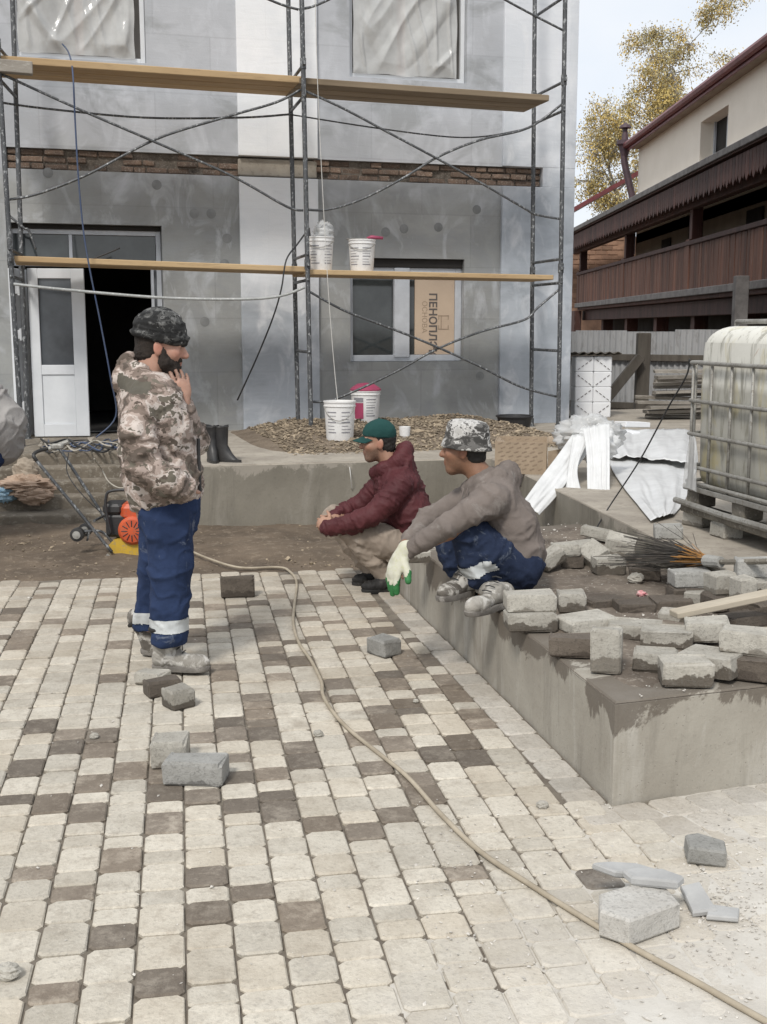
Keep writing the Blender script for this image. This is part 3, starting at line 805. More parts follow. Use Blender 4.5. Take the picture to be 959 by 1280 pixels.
def pl(rr):
    p = pv(rr.uniform(-3.2, 2.2), A_END + .08 + 2.2 * rr.random() ** 1.2); return Vector((p.x, p.y, rr.uniform(-.012, .006)))
tag(stones(1500, pl, .004, .014, .6, 5).build('pebbles', 'stone_chip'), 'small pebbles scattered in the brown earth strip', 'pebbles', kind='stuff')
def pl(rr):
    if rr.random() < .55:
        p = G(rr.gauss(915, 42), rr.gauss(1128, 42))
    else:
        p = G(rr.uniform(520, 950), rr.uniform(1000, 1275))
    return Vector((p.x, p.y, max(0, dust_h(p.x, p.y)) + .002))
tag(stones(1000, pl, .002, .0065, .5, 6).build('cutting_chips', 'pale_chip'), 'pale chips of cut concrete on the powdered paving', 'chips', kind='stuff')
def pl(rr):
    t_, s_ = rr.random(), .04 + .9 * rr.random()
    p = (LC + (LRf - LC) * s_) * (1 - t_) + (LB + (LRb - LB) * s_) * t_
    return Vector((p.x, p.y, LZ + .008))
tag(stones(900, pl, .002, .007, .6, 8).build('mortar_crumbs', 'pale_chip'), 'pale mortar crumbs sprinkled over the ledge top', 'crumbs', kind='stuff')
def pl(rr):
    p = G(rr.uniform(10, 640), 740 + 500 * rr.random() ** 1.3); return Vector((p.x, p.y, .002))
tag(stones(130, pl, .002, .006, .6, 9).build('grit', 'pale_chip'), 'scattered grit lying loose on the paving', 'grit', kind='stuff')

# ------------------------------------------------------------------ the plastered building
bld = thing('plastered_building', (FP.x, FP.y, 0), 'grey and white plastered building under renovation behind the scaffolding', 'building')
def rect(u0, v0, u1, v1):
    a, b = FL(u0, (v0 + v1) / 2), FL(u1, (v0 + v1) / 2); um = (u0 + u1) / 2
    return a[0], FL(um, v1)[1], b[0], FL(um, v0)[1]          # s0, z0, s1, z1
o_door = list(rect(14, 280, 206, 545)); o_door[1] = TZ
o_win = rect(438, 323, 580, 452)
o_ul = list(rect(16, 0, 182, 74)); o_ul[3] = o_ul[1] + 1.5
o_ur = list(rect(437, 0, 584, 100)); o_ur[3] = o_ur[1] + 1.5
b_s0, b_s1 = FL(8, 195)[0], FL(677, 220)[0]
band = (b_s0, FL(200, 217)[1], b_s1, FL(200, 191)[1])
S_L, S_R, Z_T = -7.5, FL(716, 300)[0], 8.2
opens = [o_door, o_win, o_ul, o_ur, band]
deps = [.30, .16, .14, .14, .07]
ss = sorted({S_L, S_R} | {o[0] for o in opens} | {o[2] for o in opens}); zs = sorted({-.03, Z_T} | {o[1] for o in opens} | {o[3] for o in opens})
mb = MB()
def Q(mb, a, b, c, d, mi=0): mb.add([a, b, c, d], [(0, 1, 2, 3)], mi)
for i in range(len(ss) - 1):
    for j in range(len(zs) - 1):
        cs, cz = (ss[i] + ss[i + 1]) / 2, (zs[j] + zs[j + 1]) / 2
        if any(o[0] < cs < o[2] and o[1] < cz < o[3] for o in opens): continue
        Q(mb, fw(ss[i], 0, zs[j]), fw(ss[i + 1], 0, zs[j]), fw(ss[i + 1], 0, zs[j + 1]), fw(ss[i], 0, zs[j + 1]))
for o, d in zip(opens, deps):
    s0, z0, s1, z1 = o
    Q(mb, fw(s0, 0, z0), fw(s0, -d, z0), fw(s0, -d, z1), fw(s0, 0, z1)); Q(mb, fw(s1, 0, z0), fw(s1, -d, z0), fw(s1, -d, z1), fw(s1, 0, z1))
    Q(mb, fw(s0, 0, z1), fw(s0, -d, z1), fw(s1, -d, z1), fw(s1, 0, z1)); Q(mb, fw(s0, 0, z0), fw(s0, -d, z0), fw(s1, -d, z0), fw(s1, 0, z0))
Q(mb, fw(S_R, 0, -.03), fw(S_R, -9, -.03), fw(S_R, -9, Z_T), fw(S_R, 0, Z_T)); Q(mb, fw(S_L, 0, -.03), fw(S_L, -9, -.03), fw(S_L, -9, Z_T), fw(S_L, 0, Z_T))
Q(mb, fw(S_L, -9, -.03), fw(S_R, -9, -.03), fw(S_R, -9, Z_T), fw(S_L, -9, Z_T)); Q(mb, fw(S_L, 0, Z_T), fw(S_R, 0, Z_T), fw(S_R, -9, Z_T), fw(S_L, -9, Z_T))
mb.build('wall', 'grey_plaster', bld)
# pilasters standing a little proud, above and below the brick band
def fbox(mb, s0, s1, d0, d1, z0, z1, mi=0, bev=.004):
    c = fw((s0 + s1) / 2, (d0 + d1) / 2, (z0 + z1) / 2)
    mb.bbox(c, (abs(s1 - s0), abs(d1 - d0), abs(z1 - z0)), bev, mi, None, Matrix((FE, -FN, Vector((0, 0, 1)))).transposed())
p1, p2 = FL(297, 150), FL(396, 150); p3 = FL(628, 150)
for s0, s1, mt in ((p1[0], p2[0], 'white_plaster'), (p3[0], S_R - .01, 'white_plaster_corner')):
    for z0, z1 in ((TZ - .05, band[1] - .004), (band[3] + .004, Z_T)):
        m = MB(); fbox(m, s0, s1, -.02, .045, z0, z1); m.build('pilaster', mt, bld)
m = MB(); fbox(m, band[2], S_R - .012, -.02, .043, band[1] - .004, band[3] + .004); m.build('pilaster', 'white_plaster_corner', bld)
# brick band
m = MB(); fbox(m, b_s0 + .002, b_s1 - .002, -.10, -.055, band[1] + .002, band[3] - .002); m.build('band_mortar', 'old_mortar', bld)
m = MB(); fbox(m, p1[0], p2[0], -.06, -.008, band[1] + .012, band[3] - .02, 0, .012); m.build('band_patch', 'terrace_top', bld)
rb = random.Random(4); bh = (band[3] - band[1]) / 3.0
for row in range(3):
    s = b_s0 + .01 - (row % 2) * .1
    while s < b_s1 - .03:
        l = rb.choice((.21, .22, .12, .19)); s0, s1 = max(s, b_s0 + .006), min(s + l, b_s1 - .006); s += l + .014
        if s1 - s0 < .04 or rb.random() < .2: continue
        if p1[0] - .02 < (s0 + s1) / 2 < p2[0] + .02: continue
        m = MB(); d = rb.uniform(-.052, -.012)
        m.bbox(fw((s0 + s1) / 2, (d - .09) / 2, band[1] + bh * (row + .5)), (s1 - s0, d + .09, bh - .014 - rb.uniform(0, .008)), .007, 0, None, Matrix((FE, -FN, Vector((0, 0, 1)))).transposed() @ Euler((0, rb.uniform(-.03, .03), rb.uniform(-.03, .03))).to_matrix(), .003)
        m.build('brick', 'old_brick', bld)
# plugged dowel spots in the plaster
for u, v in ((196, 231), (243, 267), (264, 267), (284, 298), (281, 330), (60, 216), (482, 290), (548, 284), (505, 286), (596, 262), (256, 402), (600, 470)):
    s, z = FL(u, v); m = MB(); n = 14; vs_ = [fw(s + .052 * math.cos(t * 6.283 / n) * (1 + .15 * nz((u, v, t))), .003, z + .052 * math.sin(t * 6.283 / n)) for t in range(n)]
    m.add(vs_ + [fw(s, .006, z)], [(t, (t + 1) % n, n) for t in range(n)]); m.build('dowel_plug', 'dowel_spot', bld)

# doorway: dark room, frame, transom panes, hinged stile, open leaf
s0, z0, s1, z1 = o_door
m = MB()
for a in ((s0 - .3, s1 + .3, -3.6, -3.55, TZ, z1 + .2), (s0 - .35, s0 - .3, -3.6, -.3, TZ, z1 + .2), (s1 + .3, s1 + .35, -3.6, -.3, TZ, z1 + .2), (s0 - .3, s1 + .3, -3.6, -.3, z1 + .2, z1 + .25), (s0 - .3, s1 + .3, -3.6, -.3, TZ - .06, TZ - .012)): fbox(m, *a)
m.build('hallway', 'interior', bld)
zt = FL(120, 322)[1]; w_ = .055
m = MB()
for a in ((s0 + .004, s0 + w_, -.2, -.13, z0, z1 - .05), (s1 - w_, s1 - .004, -.2, -.13, z0, z1 - .05), (s0 + w_, s1 - w_, -.2, -.13, z1 - .10, z1 - .05), (s0 + w_, s1 - w_, -.2, -.13, zt - .09, zt - .02)): fbox(m, *a)
fr = m.build('door_frame', 'pvc_dusty', bld)
m = MB(); fbox(m, s0 + .004, s1 - .004, -.22, -.10, z1 - .05, z1 - .004); m.build('lintel_shade', 'dark_void', bld)  # solid near-black strip, shade under the lintel put into the colour
for k, (a, b) in enumerate(((s0 + w_ + .005, s0 + .62), (s0 + .66, s1 - w_ - .005))):
    m = MB(); fbox(m, a, b, -.175, -.16, zt - .018, z1 - .104, 0, .001); m.build('transom_pane', 'dark_glass', bld)
m = MB(); fbox(m, s0 + .622, s0 + .658, -.2, -.13, zt - .018, z1 - .102); m.build('mullion', 'pvc_dusty', bld)
# narrow fixed light on the right of the doorway
a, b = FL(192, 400)[0], s1 - w_ - .002
m = MB(); fbox(m, a, a + .03, -.2, -.13, z0, zt - .092); m.build('jamb', 'pvc_dusty', bld)
m = MB(); fbox(m, a + .032, b, -.175, -.16, z0 + .55, zt - .094, 0, .001); m.build('side_pane', 'door_glass', bld)
m = MB(); fbox(m, a + .032, b, -.19, -.14, z0, z0 + .546); m.build('side_panel', 'pvc_dusty', bld)
# the leaf, swung out flat against the opening's left part
dl = .34
la, lb = FL(39, 440, dl)[0], FL(109, 440, dl)[0]; lz0, lz1 = TZ + .012, FL(75, 336, dl)[1]
leaf = thing('door_leaf', fw(la, dl, TZ), 'open white plastic door leaf with a glass upper pane', 'door')
def lbox(name, x0, x1, y0, y1, z0, z1, mt, ang=R(7)):
    m = MB(); ex = (FE * math.cos(ang) + FN * math.sin(ang)); en = (FN * math.cos(ang) - FE * math.sin(ang))
    c = fw(la, dl, 0) + ex * ((x0 + x1) / 2) + en * ((y0 + y1) / 2); c.z = (z0 + z1) / 2
    m.bbox(c, (x1 - x0, y1 - y0, z1 - z0), .004, 0, None, Matrix((ex, -en, Vector((0, 0, 1)))).transposed()); return m.build(name, mt, leaf)
W = lb - la; zm = FL(70, 456, dl)[1]
lbox('stile', 0, .10, -.03, .03, lz0, lz1, 'pvc'); lbox('stile', W - .13, W, -.03, .03, lz0, lz1, 'pvc')
lbox('rail', .10, W - .13, -.029, .029, lz1 - .10, lz1, 'pvc'); lbox('rail', .10, W - .13, -.029, .029, zm - .1, zm, 'pvc'); lbox('rail', .10, W - .13, -.029, .029, lz0, lz0 + .13, 'pvc')
lbox('pane', .10, W - .13, -.008, .008, zm, lz1 - .10, 'door_glass'); lbox('lower_panel', .10, W - .13, -.014, .016, lz0 + .13, zm - .1, 'pvc')
# stile of the other leaf seen edge-on, with hinges
st = thing('door_leaf', fw(la - .14, dl - .05, TZ), 'second white door leaf seen edge on with three hinges', 'door')
m = MB(); c = fw(la - .10, dl - .12, (lz0 + lz1) / 2); c0 = c.copy()
m.bbox(c, (.055, .34, lz1 - lz0), .004, 0, None, Matrix((FE, -FN, Vector((0, 0, 1)))).transposed() @ Euler((0, 0, R(-22))).to_matrix()); m.build('leaf_panel', 'pvc', st)
for v in (362, 418, 508):
    z = FL(35, v, dl)[1]; m = MB(); m.tube([fw(la - .09, dl + .07, z - .06), fw(la - .09, dl + .07, z + .06)], .014, 8); m.bbox(fw(la - .115, dl + .062, z), (.05, .012, .09), .003, 0, None, Matrix((FE, -FN, Vector((0, 0, 1)))).transposed()); m.build('hinge', 'hinge', st)
# lower window with a foam board standing behind the right sash
s0, z0, s1, z1 = o_win; w_ = .05
win = MB()
for a in ((s0 + .003, s0 + w_, -.15, -.08, z0 + .003, z1 - .10), (s1 - w_ - .03, s1 - .003, -.15, -.08, z0 + .003, z1 - .10), (s0 + w_, s1 - w_ - .03, -.15, -.08, z1 - .155, z1 - .10), (s0 + w_, s1 - w_ - .03, -.15, -.08, z0 + .003, z0 + .075)): fbox(win, *a)
wo = win.build('window', 'pvc_dusty', bld)
m = MB(); fbox(m, s0 + .003, s1 - .003, -.16, -.05, z1 - .098, z1 - .003); m.build('lintel_shade', 'dark_void', bld)  # same for the window head: recess shade painted as a dark strip
sm0, sm1 = FL(495, 400)[0], FL(514, 400)[0]
m = MB(); fbox(m, sm0, sm1, -.14, -.055, z0 + .05, z1 - .103); m.build('mullion', 'pvc_dusty', wo)
m = MB(); fbox(m, s0 + w_ + .004, sm0 - .003, -.128, -.118, z0 + .078, z1 - .158, 0, .001); m.build('pane', 'dark_glass', wo)
sb0 = FL(522, 400)[0]; sb1 = FL(566, 400)[0]
m = MB(); fbox(m, sm1 + .003, sb0 - .002, -.128, -.118, z0 + .078, z1 - .158, 0, .001); m.build('pane', 'dark_glass', wo)
brd = MB(); fbox(brd, sb0, s1 - w_ - .032, -.125, -.10, z0 + .078, z1 - .158, 0, .002)
bo = brd.build('foam_board', 'foam_board'); bo.location = Vector((0, 0, 0))
# give the board its own origin
c = fw((sb0 + sb1) / 2, -.11, z0); bo.data.transform(Matrix.Translation(-c)); bo.location = c
tag(bo, 'beige insulation board with printed lettering behind the right window sash', 'board')
def lettering(txt, size, s, z, d, mt, name, parent, bold=0.0, rot=-90):
    cu = bpy.data.curves.new(name, 'FONT'); cu.body = txt; cu.size = size; cu.extrude = .0008; cu.offset = bold; cu.align_x = 'LEFT'
    ob = bpy.data.objects.new(name, cu); col.objects.link(ob)
    bpy.context.view_layer.update()
    me = bpy.data.meshes.new_from_object(ob.evaluated_get(bpy.context.evaluated_depsgraph_get()))
    bpy.data.objects.remove(ob)
    base = Matrix((FE, Vector((0, 0, 1)), FN)).transposed().to_4x4() @ Matrix.Rotation(R(rot), 4, 'Z')
    me.transform(Matrix.Translation(fw(s, d, z) - parent_loc(parent)) @ base)
    me.materials.clear(); me.materials.append(MATS[mt])
    return link(name, me, parent, parent_loc(parent))
sl, zl = FL(539, 366, -.098)
lettering('ПЕНОПЛЭКС', .128, sl - .02, zl, -.0985, 'print_dark', 'lettering', bo, .0035)
sl2, zl2 = FL(530, 376, -.098)
lettering('ОСНОВА', .085, sl2 - .02, zl2, -.0985, 'print_faint', 'lettering', bo)
m = MB(); q0, q1 = FL(548, 394, -.098), FL(561, 412, -.098)
for a in ((q0[0], q1[0], q0[1], q0[1] - .012), (q0[0], q1[0], q1[1] + .012, q1[1]), (q1[0] - .012, q1[0], q0[1], q0[1] - .05), (q0[0] + .03, q0[0] + .042, q0[1], q1[1]), (q0[0], q0[0] + .012, q0[1], q0[1] - .05), (q0[0], q0[0] + .012, q1[1] + .05, q1[1]), (q1[0] - .012, q1[0], q1[1] + .05, q1[1])):
    fbox(m, a[0], a[1], -.0995, -.0975, a[3], a[2], 0, .0005)
m.build('printed_mark', 'print_faint', bo)
# upper windows under wind-blown film
def film_window(o, mid_u):
    s0, z0, s1, z1 = o
    m = MB()
    for a in ((s0 + .003, s0 + .05, -.13, -.07, z0 + .003, z1), (s1 - .05, s1 - .003, -.13, -.07, z0 + .003, z1), (s0 + .05, s1 - .05, -.13, -.07, z0 + .003, z0 + .055), (s0 + .05, s1 - .05, -.13, -.07, z1 - .06, z1 - .003)): fbox(m, *a)
    w = m.build('window', 'pvc', bld)
    m = MB(); fbox(m, s0 + .05, s1 - .05, -.135, -.12, z0 + .055, z1 - .06); m.build('pane', 'film_behind', w)
    sm = FL(mid_u, 50)[0]
    m = MB(); fbox(m, sm - .045, sm + .045, -.115, -.06, z0 + .058, z1 - .062); m.build('batten', 'rough_batten', w)
    m = MB(); n1, n2 = 110, 100
    for j in range(n2 + 1):
        for i in range(n1 + 1):
            a, b = i / n1, j / n2
            s = s0 + .05 + (s1 - s0 - .16) * a + .02 * nz((b * 4, mid_u, 1)); z = z0 + .05 + (z1 - z0 - .07) * b + .02 * nz((a * 5, mid_u, 3)) * (1 - b)
            e_ = min(a, 1 - a, b, 1 - b); k = min(1, e_ / .08)
            d = -.040 + k * (.034 * max(0, 1 - 5 * abs(nz((s * 1.3 + z * .9, z * .35 - s * .3, mid_u)))) + .026 * max(0, 1 - 5 * abs(nz((s * 2.6 - z * 1.9, z * .5 + s * .5, 3 + mid_u)))) + .022 * max(0, 1 - 5 * abs(nz((s * 6 + z, z * .8, 8)))))
            d -= .02 * math.exp(-((s - sm) / .06) ** 2) * k
            p = fw(s, max(d, -.058), z); m.v.append(tuple(p))
    for j in range(n2):
        for i in range(n1): q = j * (n1 + 1) + i; m.f.append((q, q + 1, q + n1 + 2, q + n1 + 1)); m.m.append(0)
    m.build('film', 'window_film', w, smooth=True)
film_window(o_ul, 100); film_window(o_ur, 504)
# ------------------------------------------------------------------ the house with the balcony, far right
HX = 6.4
hs = thing('balcony_house', (HX + 3, 27, 0), 'old house with cream wall, red metal roof and dark wooden balcony', 'house')
YF, YN = 38.6, 12.0                        # far end and near end along the yard
def hbox(name, x0, x1, y0, y1, z0, z1, mt, par=hs, bev=.01):
    m = MB(); m.bbox(((x0 + x1) / 2, (y0 + y1) / 2, (z0 + z1) / 2), (x1 - x0, y1 - y0, z1 - z0), bev); return m.build(name, mt, par)
# upper cream storey with a real window opening
XU = 8.05; ZU0, ZR_F, ZR_N = 4.3, 7.45, 6.95
m = MB(); wy0, wy1, wz0, wz1 = 28.2, 30.6, 5.75, 6.8
YUF = 37.9
ys_ = [YN, wy0, wy1, YUF]; zs_ = [ZU0, wz0, wz1, 7.4]
for i in range(3):
    for j in range(3):
        if i == 1 and j == 1: continue
        Q(m, (XU, ys_[i], zs_[j]), (XU, ys_[i + 1], zs_[j]), (XU, ys_[i + 1], zs_[j + 1]), (XU, ys_[i], zs_[j + 1]))
dd = .42
Q(m, (XU, wy0, wz0), (XU + dd, wy0, wz0), (XU + dd, wy0, wz1), (XU, wy0, wz1)); Q(m, (XU, wy1, wz0), (XU + dd, wy1, wz0), (XU + dd, wy1, wz1), (XU, wy1, wz1))
Q(m, (XU, wy0, wz1), (XU + dd, wy0, wz1), (XU + dd, wy1, wz1), (XU, wy1, wz1)); Q(m, (XU, wy0, wz0), (XU + dd, wy0, wz0), (XU + dd, wy1, wz0), (XU, wy1, wz0))
Q(m, (XU, YUF, ZU0), (XU + 8, YUF, ZU0), (XU + 8, YUF, 7.4), (XU, YUF, 7.4))
m.build('upper_wall', 'cream_stucco', hs)
m = MB(); Q(m, (XU + dd - .02, wy0, wz0), (XU + dd - .02, wy1, wz0), (XU + dd - .02, wy1, wz1), (XU + dd - .02, wy0, wz1)); wn_o = m.build('window', 'dark_void', hs)
for a, b in ((wy0, wy0 + .08), (wy1 - .08, wy1), ((wy0 + wy1) / 2 - .035, (wy0 + wy1) / 2 + .035)):
    m = MB(); m.bbox((XU + dd - .06, (a + b) / 2, (wz0 + wz1) / 2), (.06, b - a, wz1 - wz0), .004); m.build('window_frame', 'pvc_dusty', wn_o)
# standing-seam roof: sheets and raised seams
roof = MB(); ez, rz_ = 7.38, 10.2
roof.add([(XU - .35, YN, ez), (XU - .35, YUF + .4, ez), (XU + 4.4, YUF + .4, rz_), (XU + 4.4, YN, rz_), (XU - .35, YN, ez - .07), (XU - .35, YUF + .4, ez - .07), (XU + 4.4, YUF + .4, rz_ - .07), (XU + 4.4, YN, rz_ - .07)],
         [(0, 1, 2, 3), (4, 7, 6, 5), (0, 4, 5, 1), (1, 5, 6, 2), (3, 2, 6, 7), (0, 3, 7, 4)])
ro = roof.build('roof', 'red_metal_roof', hs)
sd_ = Vector((4.75, 0, rz_ - ez)).normalized()
y = YN + .2
while y < YUF + .4:
    m = MB(); m.beam((XU - .37, y, ez + .025), (XU + 4.4, y, rz_ + .025), .03, .05); m.build('roof_seam', 'red_metal_roof', ro); y += .62
m = MB(); m.tube([(XU - .42, YN, ez - .05), (XU - .42, YUF + .35, ez - .05)], .10, 8); m.bbox((XU - .34, (YN + YUF) / 2, ez - .06), (.05, YUF - YN + .6, .3), .005); m.build('gutter', 'red_metal_roof', ro)
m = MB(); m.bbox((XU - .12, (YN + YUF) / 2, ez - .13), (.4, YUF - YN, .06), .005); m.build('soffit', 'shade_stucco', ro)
# drainpipe with hopper at the far corner
dp = smooth_path([(XU - .42, YUF + .15, ez - .05), (XU - .42, YUF + .15, ez - .5), (XU - .25, YUF + .1, ez - 1.2), (XU - .12, YUF + .05, ez - 1.9), (XU - .12, YUF + .05, ez - 3.4)], 5)
m = MB(); m.tube(dp, .11, 10); m.lathe([(.10, -.1), (.2, .25), (.26, .3), (.26, .42)], (XU - .42, YUF + .15, ez - .3), 14); m.tube([(XU - .42, YUF + .15, ez + .1), (XU - .42, YUF + .15, ez + .55)], [.12, .06], 8); m.lathe([(.2, 0), (.17, .07), (.03, .16)], (XU - .42, YUF + .15, ez + .5), 12)
m.build('drainpipe', 'drainpipe', hs)
# balcony roof (lean-to) and its fringe
LE_Z, LT_Z = 4.68, 5.15
m = MB(); y0b, y1b = YN, 39.6
m.add([(HX - .45, y0b, LE_Z), (HX - .45, y1b, LE_Z), (XU + .1, y1b, LT_Z), (XU + .1, y0b, LT_Z), (HX - .45, y0b, LE_Z - .10), (HX - .45, y1b, LE_Z - .10), (XU + .1, y1b, LT_Z - .1), (XU + .1, y0b, LT_Z - .1)],
      [(0, 1, 2, 3), (4, 7, 6, 5), (0, 4, 5, 1), (1, 5, 6, 2), (0, 3, 7, 4)])
m.build('balcony_roof', 'maroon_wood', hs)
hbox('eave_board', HX - .5, HX - .455, y0b, y1b, LE_Z - .07, LE_Z + .05, 'rail_grey')
hbox('eave_beam', HX - .12, HX + .06, y0b, y1b - .3, LE_Z - .62, LE_Z - .12, 'maroon_wood')
y = y0b + .1; k = 0
while y < y1b - .3:
    m = MB(); h = .34 + .05 * (k % 2); m.prism([(0, 0), (.17, 0), (.17, .01), (0, .01)], 0, 1)
    m = MB(); zz = LE_Z - .14; m.add([(HX - .40, y, zz), (HX - .40, y + .17, zz), (HX - .40, y + .17, zz - h), (HX - .40, y + .085, zz - h - .09), (HX - .40, y, zz - h), (HX - .375, y, zz), (HX - .375, y + .17, zz), (HX - .375, y + .17, zz - h), (HX - .375, y + .085, zz - h - .09), (HX - .375, y, zz - h)],
          [(0, 1, 2, 3, 4), (9, 8, 7, 6, 5), (0, 4, 9, 5), (1, 6, 7, 2), (2, 7, 8, 3), (3, 8, 9, 4), (0, 5, 6, 1)])
    m.build('fringe_board', 'maroon_wood', hs); y += .186; k += 1
# floor, rails, slats, posts
BZ, RZ = 2.42, 3.36
hbox('balcony_floor', HX - .06, XU, y0b, 38.5, BZ - .2, BZ - .04, 'maroon_wood')
hbox('floor_fascia', HX - .16, HX - .065, y0b, 38.5, BZ - .12, BZ + .02, 'rail_grey')
hbox('floor_beam', HX + .1, HX + .35, y0b, 38.5, BZ - .52, BZ - .21, 'maroon_wood')
hbox('hand_rail', HX - .13, HX + .07, y0b, 38.5, RZ - .03, RZ + .06, 'maroon_wood')
hbox('lower_rail', HX - .06, HX + .03, y0b, 38.4, BZ + .06, BZ + .14, 'maroon_wood')
hbox('upper_rail', HX - .06, HX + .03, y0b, 38.4, RZ - .16, RZ - .09, 'maroon_wood')
y = y0b + .1
sl_me = None
while y < 38.3:
    if sl_me is None:
        m = MB(); m.bbox((0, 0, 0), (.03, .155, RZ - BZ - .02), .004); o = m.build('slat', 'brown_slat', hs, loc=(0, 0, 0)); sl_me = o.data; o.location = Vector((HX - .075, y, (RZ + BZ) / 2 - .02)) - hs.location
    else: o = link('slat', sl_me, hs, (HX - .075 + random.uniform(-.006, .006), y, (RZ + BZ) / 2 - .02 + random.uniform(-.015, .015)))
    y += .172
for y in (38.3, 31.2, 24.6, 18.2, 13.5):
    hbox('post', HX - .05, HX + .17, y - .11, y + .11, RZ + .06, LE_Z - .12, 'maroon_wood')
    hbox('post', HX - .11, HX + .19, y - .16, y + .16, BZ - .04, RZ + .1, 'brown_slat')
hbox('post', HX - .25, HX - .02, 37.9, 38.5, BZ - 1.6, BZ - .22, 'maroon_wood')
# wall behind the balcony; openings and ground floor have shade put into near-black colour
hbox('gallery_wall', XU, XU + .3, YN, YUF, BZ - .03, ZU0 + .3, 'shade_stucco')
for y0_, y1_, z0_, z1_ in ((30.0, 31.2, BZ, 4.25), (25.2, 26.3, 3.0, 4.2), (20.0, 21.1, BZ, 4.25), (33.2, 34.2, 3.0, 4.15)):
    hbox('gallery_opening', XU - .05, XU - .003, y0_, y1_, z0_, z1_, 'dark_void')
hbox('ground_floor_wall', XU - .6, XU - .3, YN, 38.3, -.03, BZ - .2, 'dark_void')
for y in (36, 32.5, 29, 25.5, 22, 17.6, 15):
    hbox('pier', HX + .3, HX + .6, y - .16, y + .16, -.03, BZ - .5, 'maroon_wood')
pp = PX(925, 372, 5.9)
hbox('prop_post', 5.8, 6.02, pp.y - .09, pp.y + .09, -.03, PX(925, 345, 5.9).z, 'rail_grey')
# lower brick wing beyond the far end
wing = thing('brick_wing', (8.5, 44, 0), 'low brick wing with a red metal roof beyond the balcony', 'house')
m = MB(); m.bbox((9.0, 43.5, 2.35), (6.2, 6.0, 4.76), .02); m.build('wall', 'far_brick', wing)
rb = random.Random(9); z = 2.35; bz = .16
row = 0
while z < 4.7:
    x = 5.9 + (row % 2) * .2
    while x < 7.9:
        m = MB(); m.bbox((x + .18, 40.495, z + bz / 2), (.36, .03 + rb.uniform(0, .02), bz - .025), .006); m.build('brick', 'far_brick', wing); x += .385
    z += bz; row += 1
m = MB(); m.add([(5.3, 40.0, 5.05), (5.3, 47, 5.05), (9.5, 47, 7.4), (9.5, 40.0, 7.4), (5.3, 40.0, 4.9), (5.3, 47, 4.9), (9.5, 47, 7.25), (9.5, 40, 7.25)], [(0, 1, 2, 3), (4, 7, 6, 5), (0, 4, 5, 1), (0, 3, 7, 4), (1, 5, 6, 2)])
m.build('roof', 'red_metal_roof', wing)

# ------------------------------------------------------------------ birch behind the house
def birch(base, H, crown, seed, label, nleaf):
    t = thing('birch_tree', base, label, 'tree', 'birches behind the house')
    rr = random.Random(seed); wood = MB(); lv = MB(); base = Vector(base)
    tips = []
    def limb(p, d, L, r, depth):
        pts = [p.copy()]; n = 6
        for k in range(n):
            d = (d + Vector((rr.gauss(0, .11), rr.gauss(0, .11), rr.gauss(0, .06) + (.06 if depth < 2 else -.10)))).normalized(); p = p + d * (L / n); pts.append(p.copy())
        wood.tube(pts, [r * (1 - .8 * k / n) for k in range(n + 1)], 6 if depth < 2 else 4, cap=False)
        if depth >= 3: tips.append(pts); return
        for k in range(2, n + 1):
            for _ in range(2 if depth < 2 else 2):
                if rr.random() < (.95 if depth else .9):
                    az = rr.uniform(0, 6.28); out = Vector((math.cos(az), math.sin(az), rr.uniform(.1, .9) if depth == 0 else rr.uniform(-.3, .7)))
                    limb(pts[k], (out + d * .5).normalized(), L * rr.uniform(.30, .46), r * (1 - .8 * k / n) * .6 + .008, depth + 1)
    tp = [base, base + Vector((.1, 0, H * .35))]
    wood.tube([base, base + Vector((.15, 0, H * .22)), base + Vector((.1, .1, H * .40))], [.28, .22, .17], 8)
    limb(base + Vector((.1, .1, H * .40)), Vector((0, 0, 1)), H * .60, .17, 0)
    wood.build('trunk', 'bark', t)
    per = max(3, nleaf // max(1, len(tips)))
    for pts in tips:
        if rr.random() < .22: continue
        cl = rr.random(); mi = 0 if cl < .66 else 1
        for _ in range(int(per * rr.uniform(.4, 1.7))):
            k = rr.uniform(0, len(pts) - 1.01); a = pts[int(k)].lerp(pts[int(k) + 1], k % 1)
            c = a + Vector((rr.gauss(0, .16), rr.gauss(0, .16), rr.gauss(-.12, .22))); s = rr.uniform(.03, .065)
            E_ = Euler((rr.uniform(0, 6.3), rr.uniform(0, 6.3), rr.uniform(0, 6.3))).to_matrix()
            lv.add([c + E_ @ Vector((-s, 0, 0)), c + E_ @ Vector((0, -s * .6, 0)), c + E_ @ Vector((s, 0, 0)), c + E_ @ Vector((0, s * .6, 0))], [(0, 1, 2, 3)], mi)
    o = lv.build('crown', ['birch_leaf', 'birch_leaf_green'], t); o['kind'] = 'stuff'
    return t
birch((14.0, 54.0, -.03), 13.6, 4, 11, 'tall thin yellow birch rising above the red roof ridge', 32000)
birch((10.9, 52.0, -.03), 9.6, 4, 5, 'shorter yellow birch beside the drainpipe of the cream house', 18000)
birch((15.9, 55.0, -.03), 11.0, 4, 23, 'yellow birch showing over the roof beside the tall one', 22000)

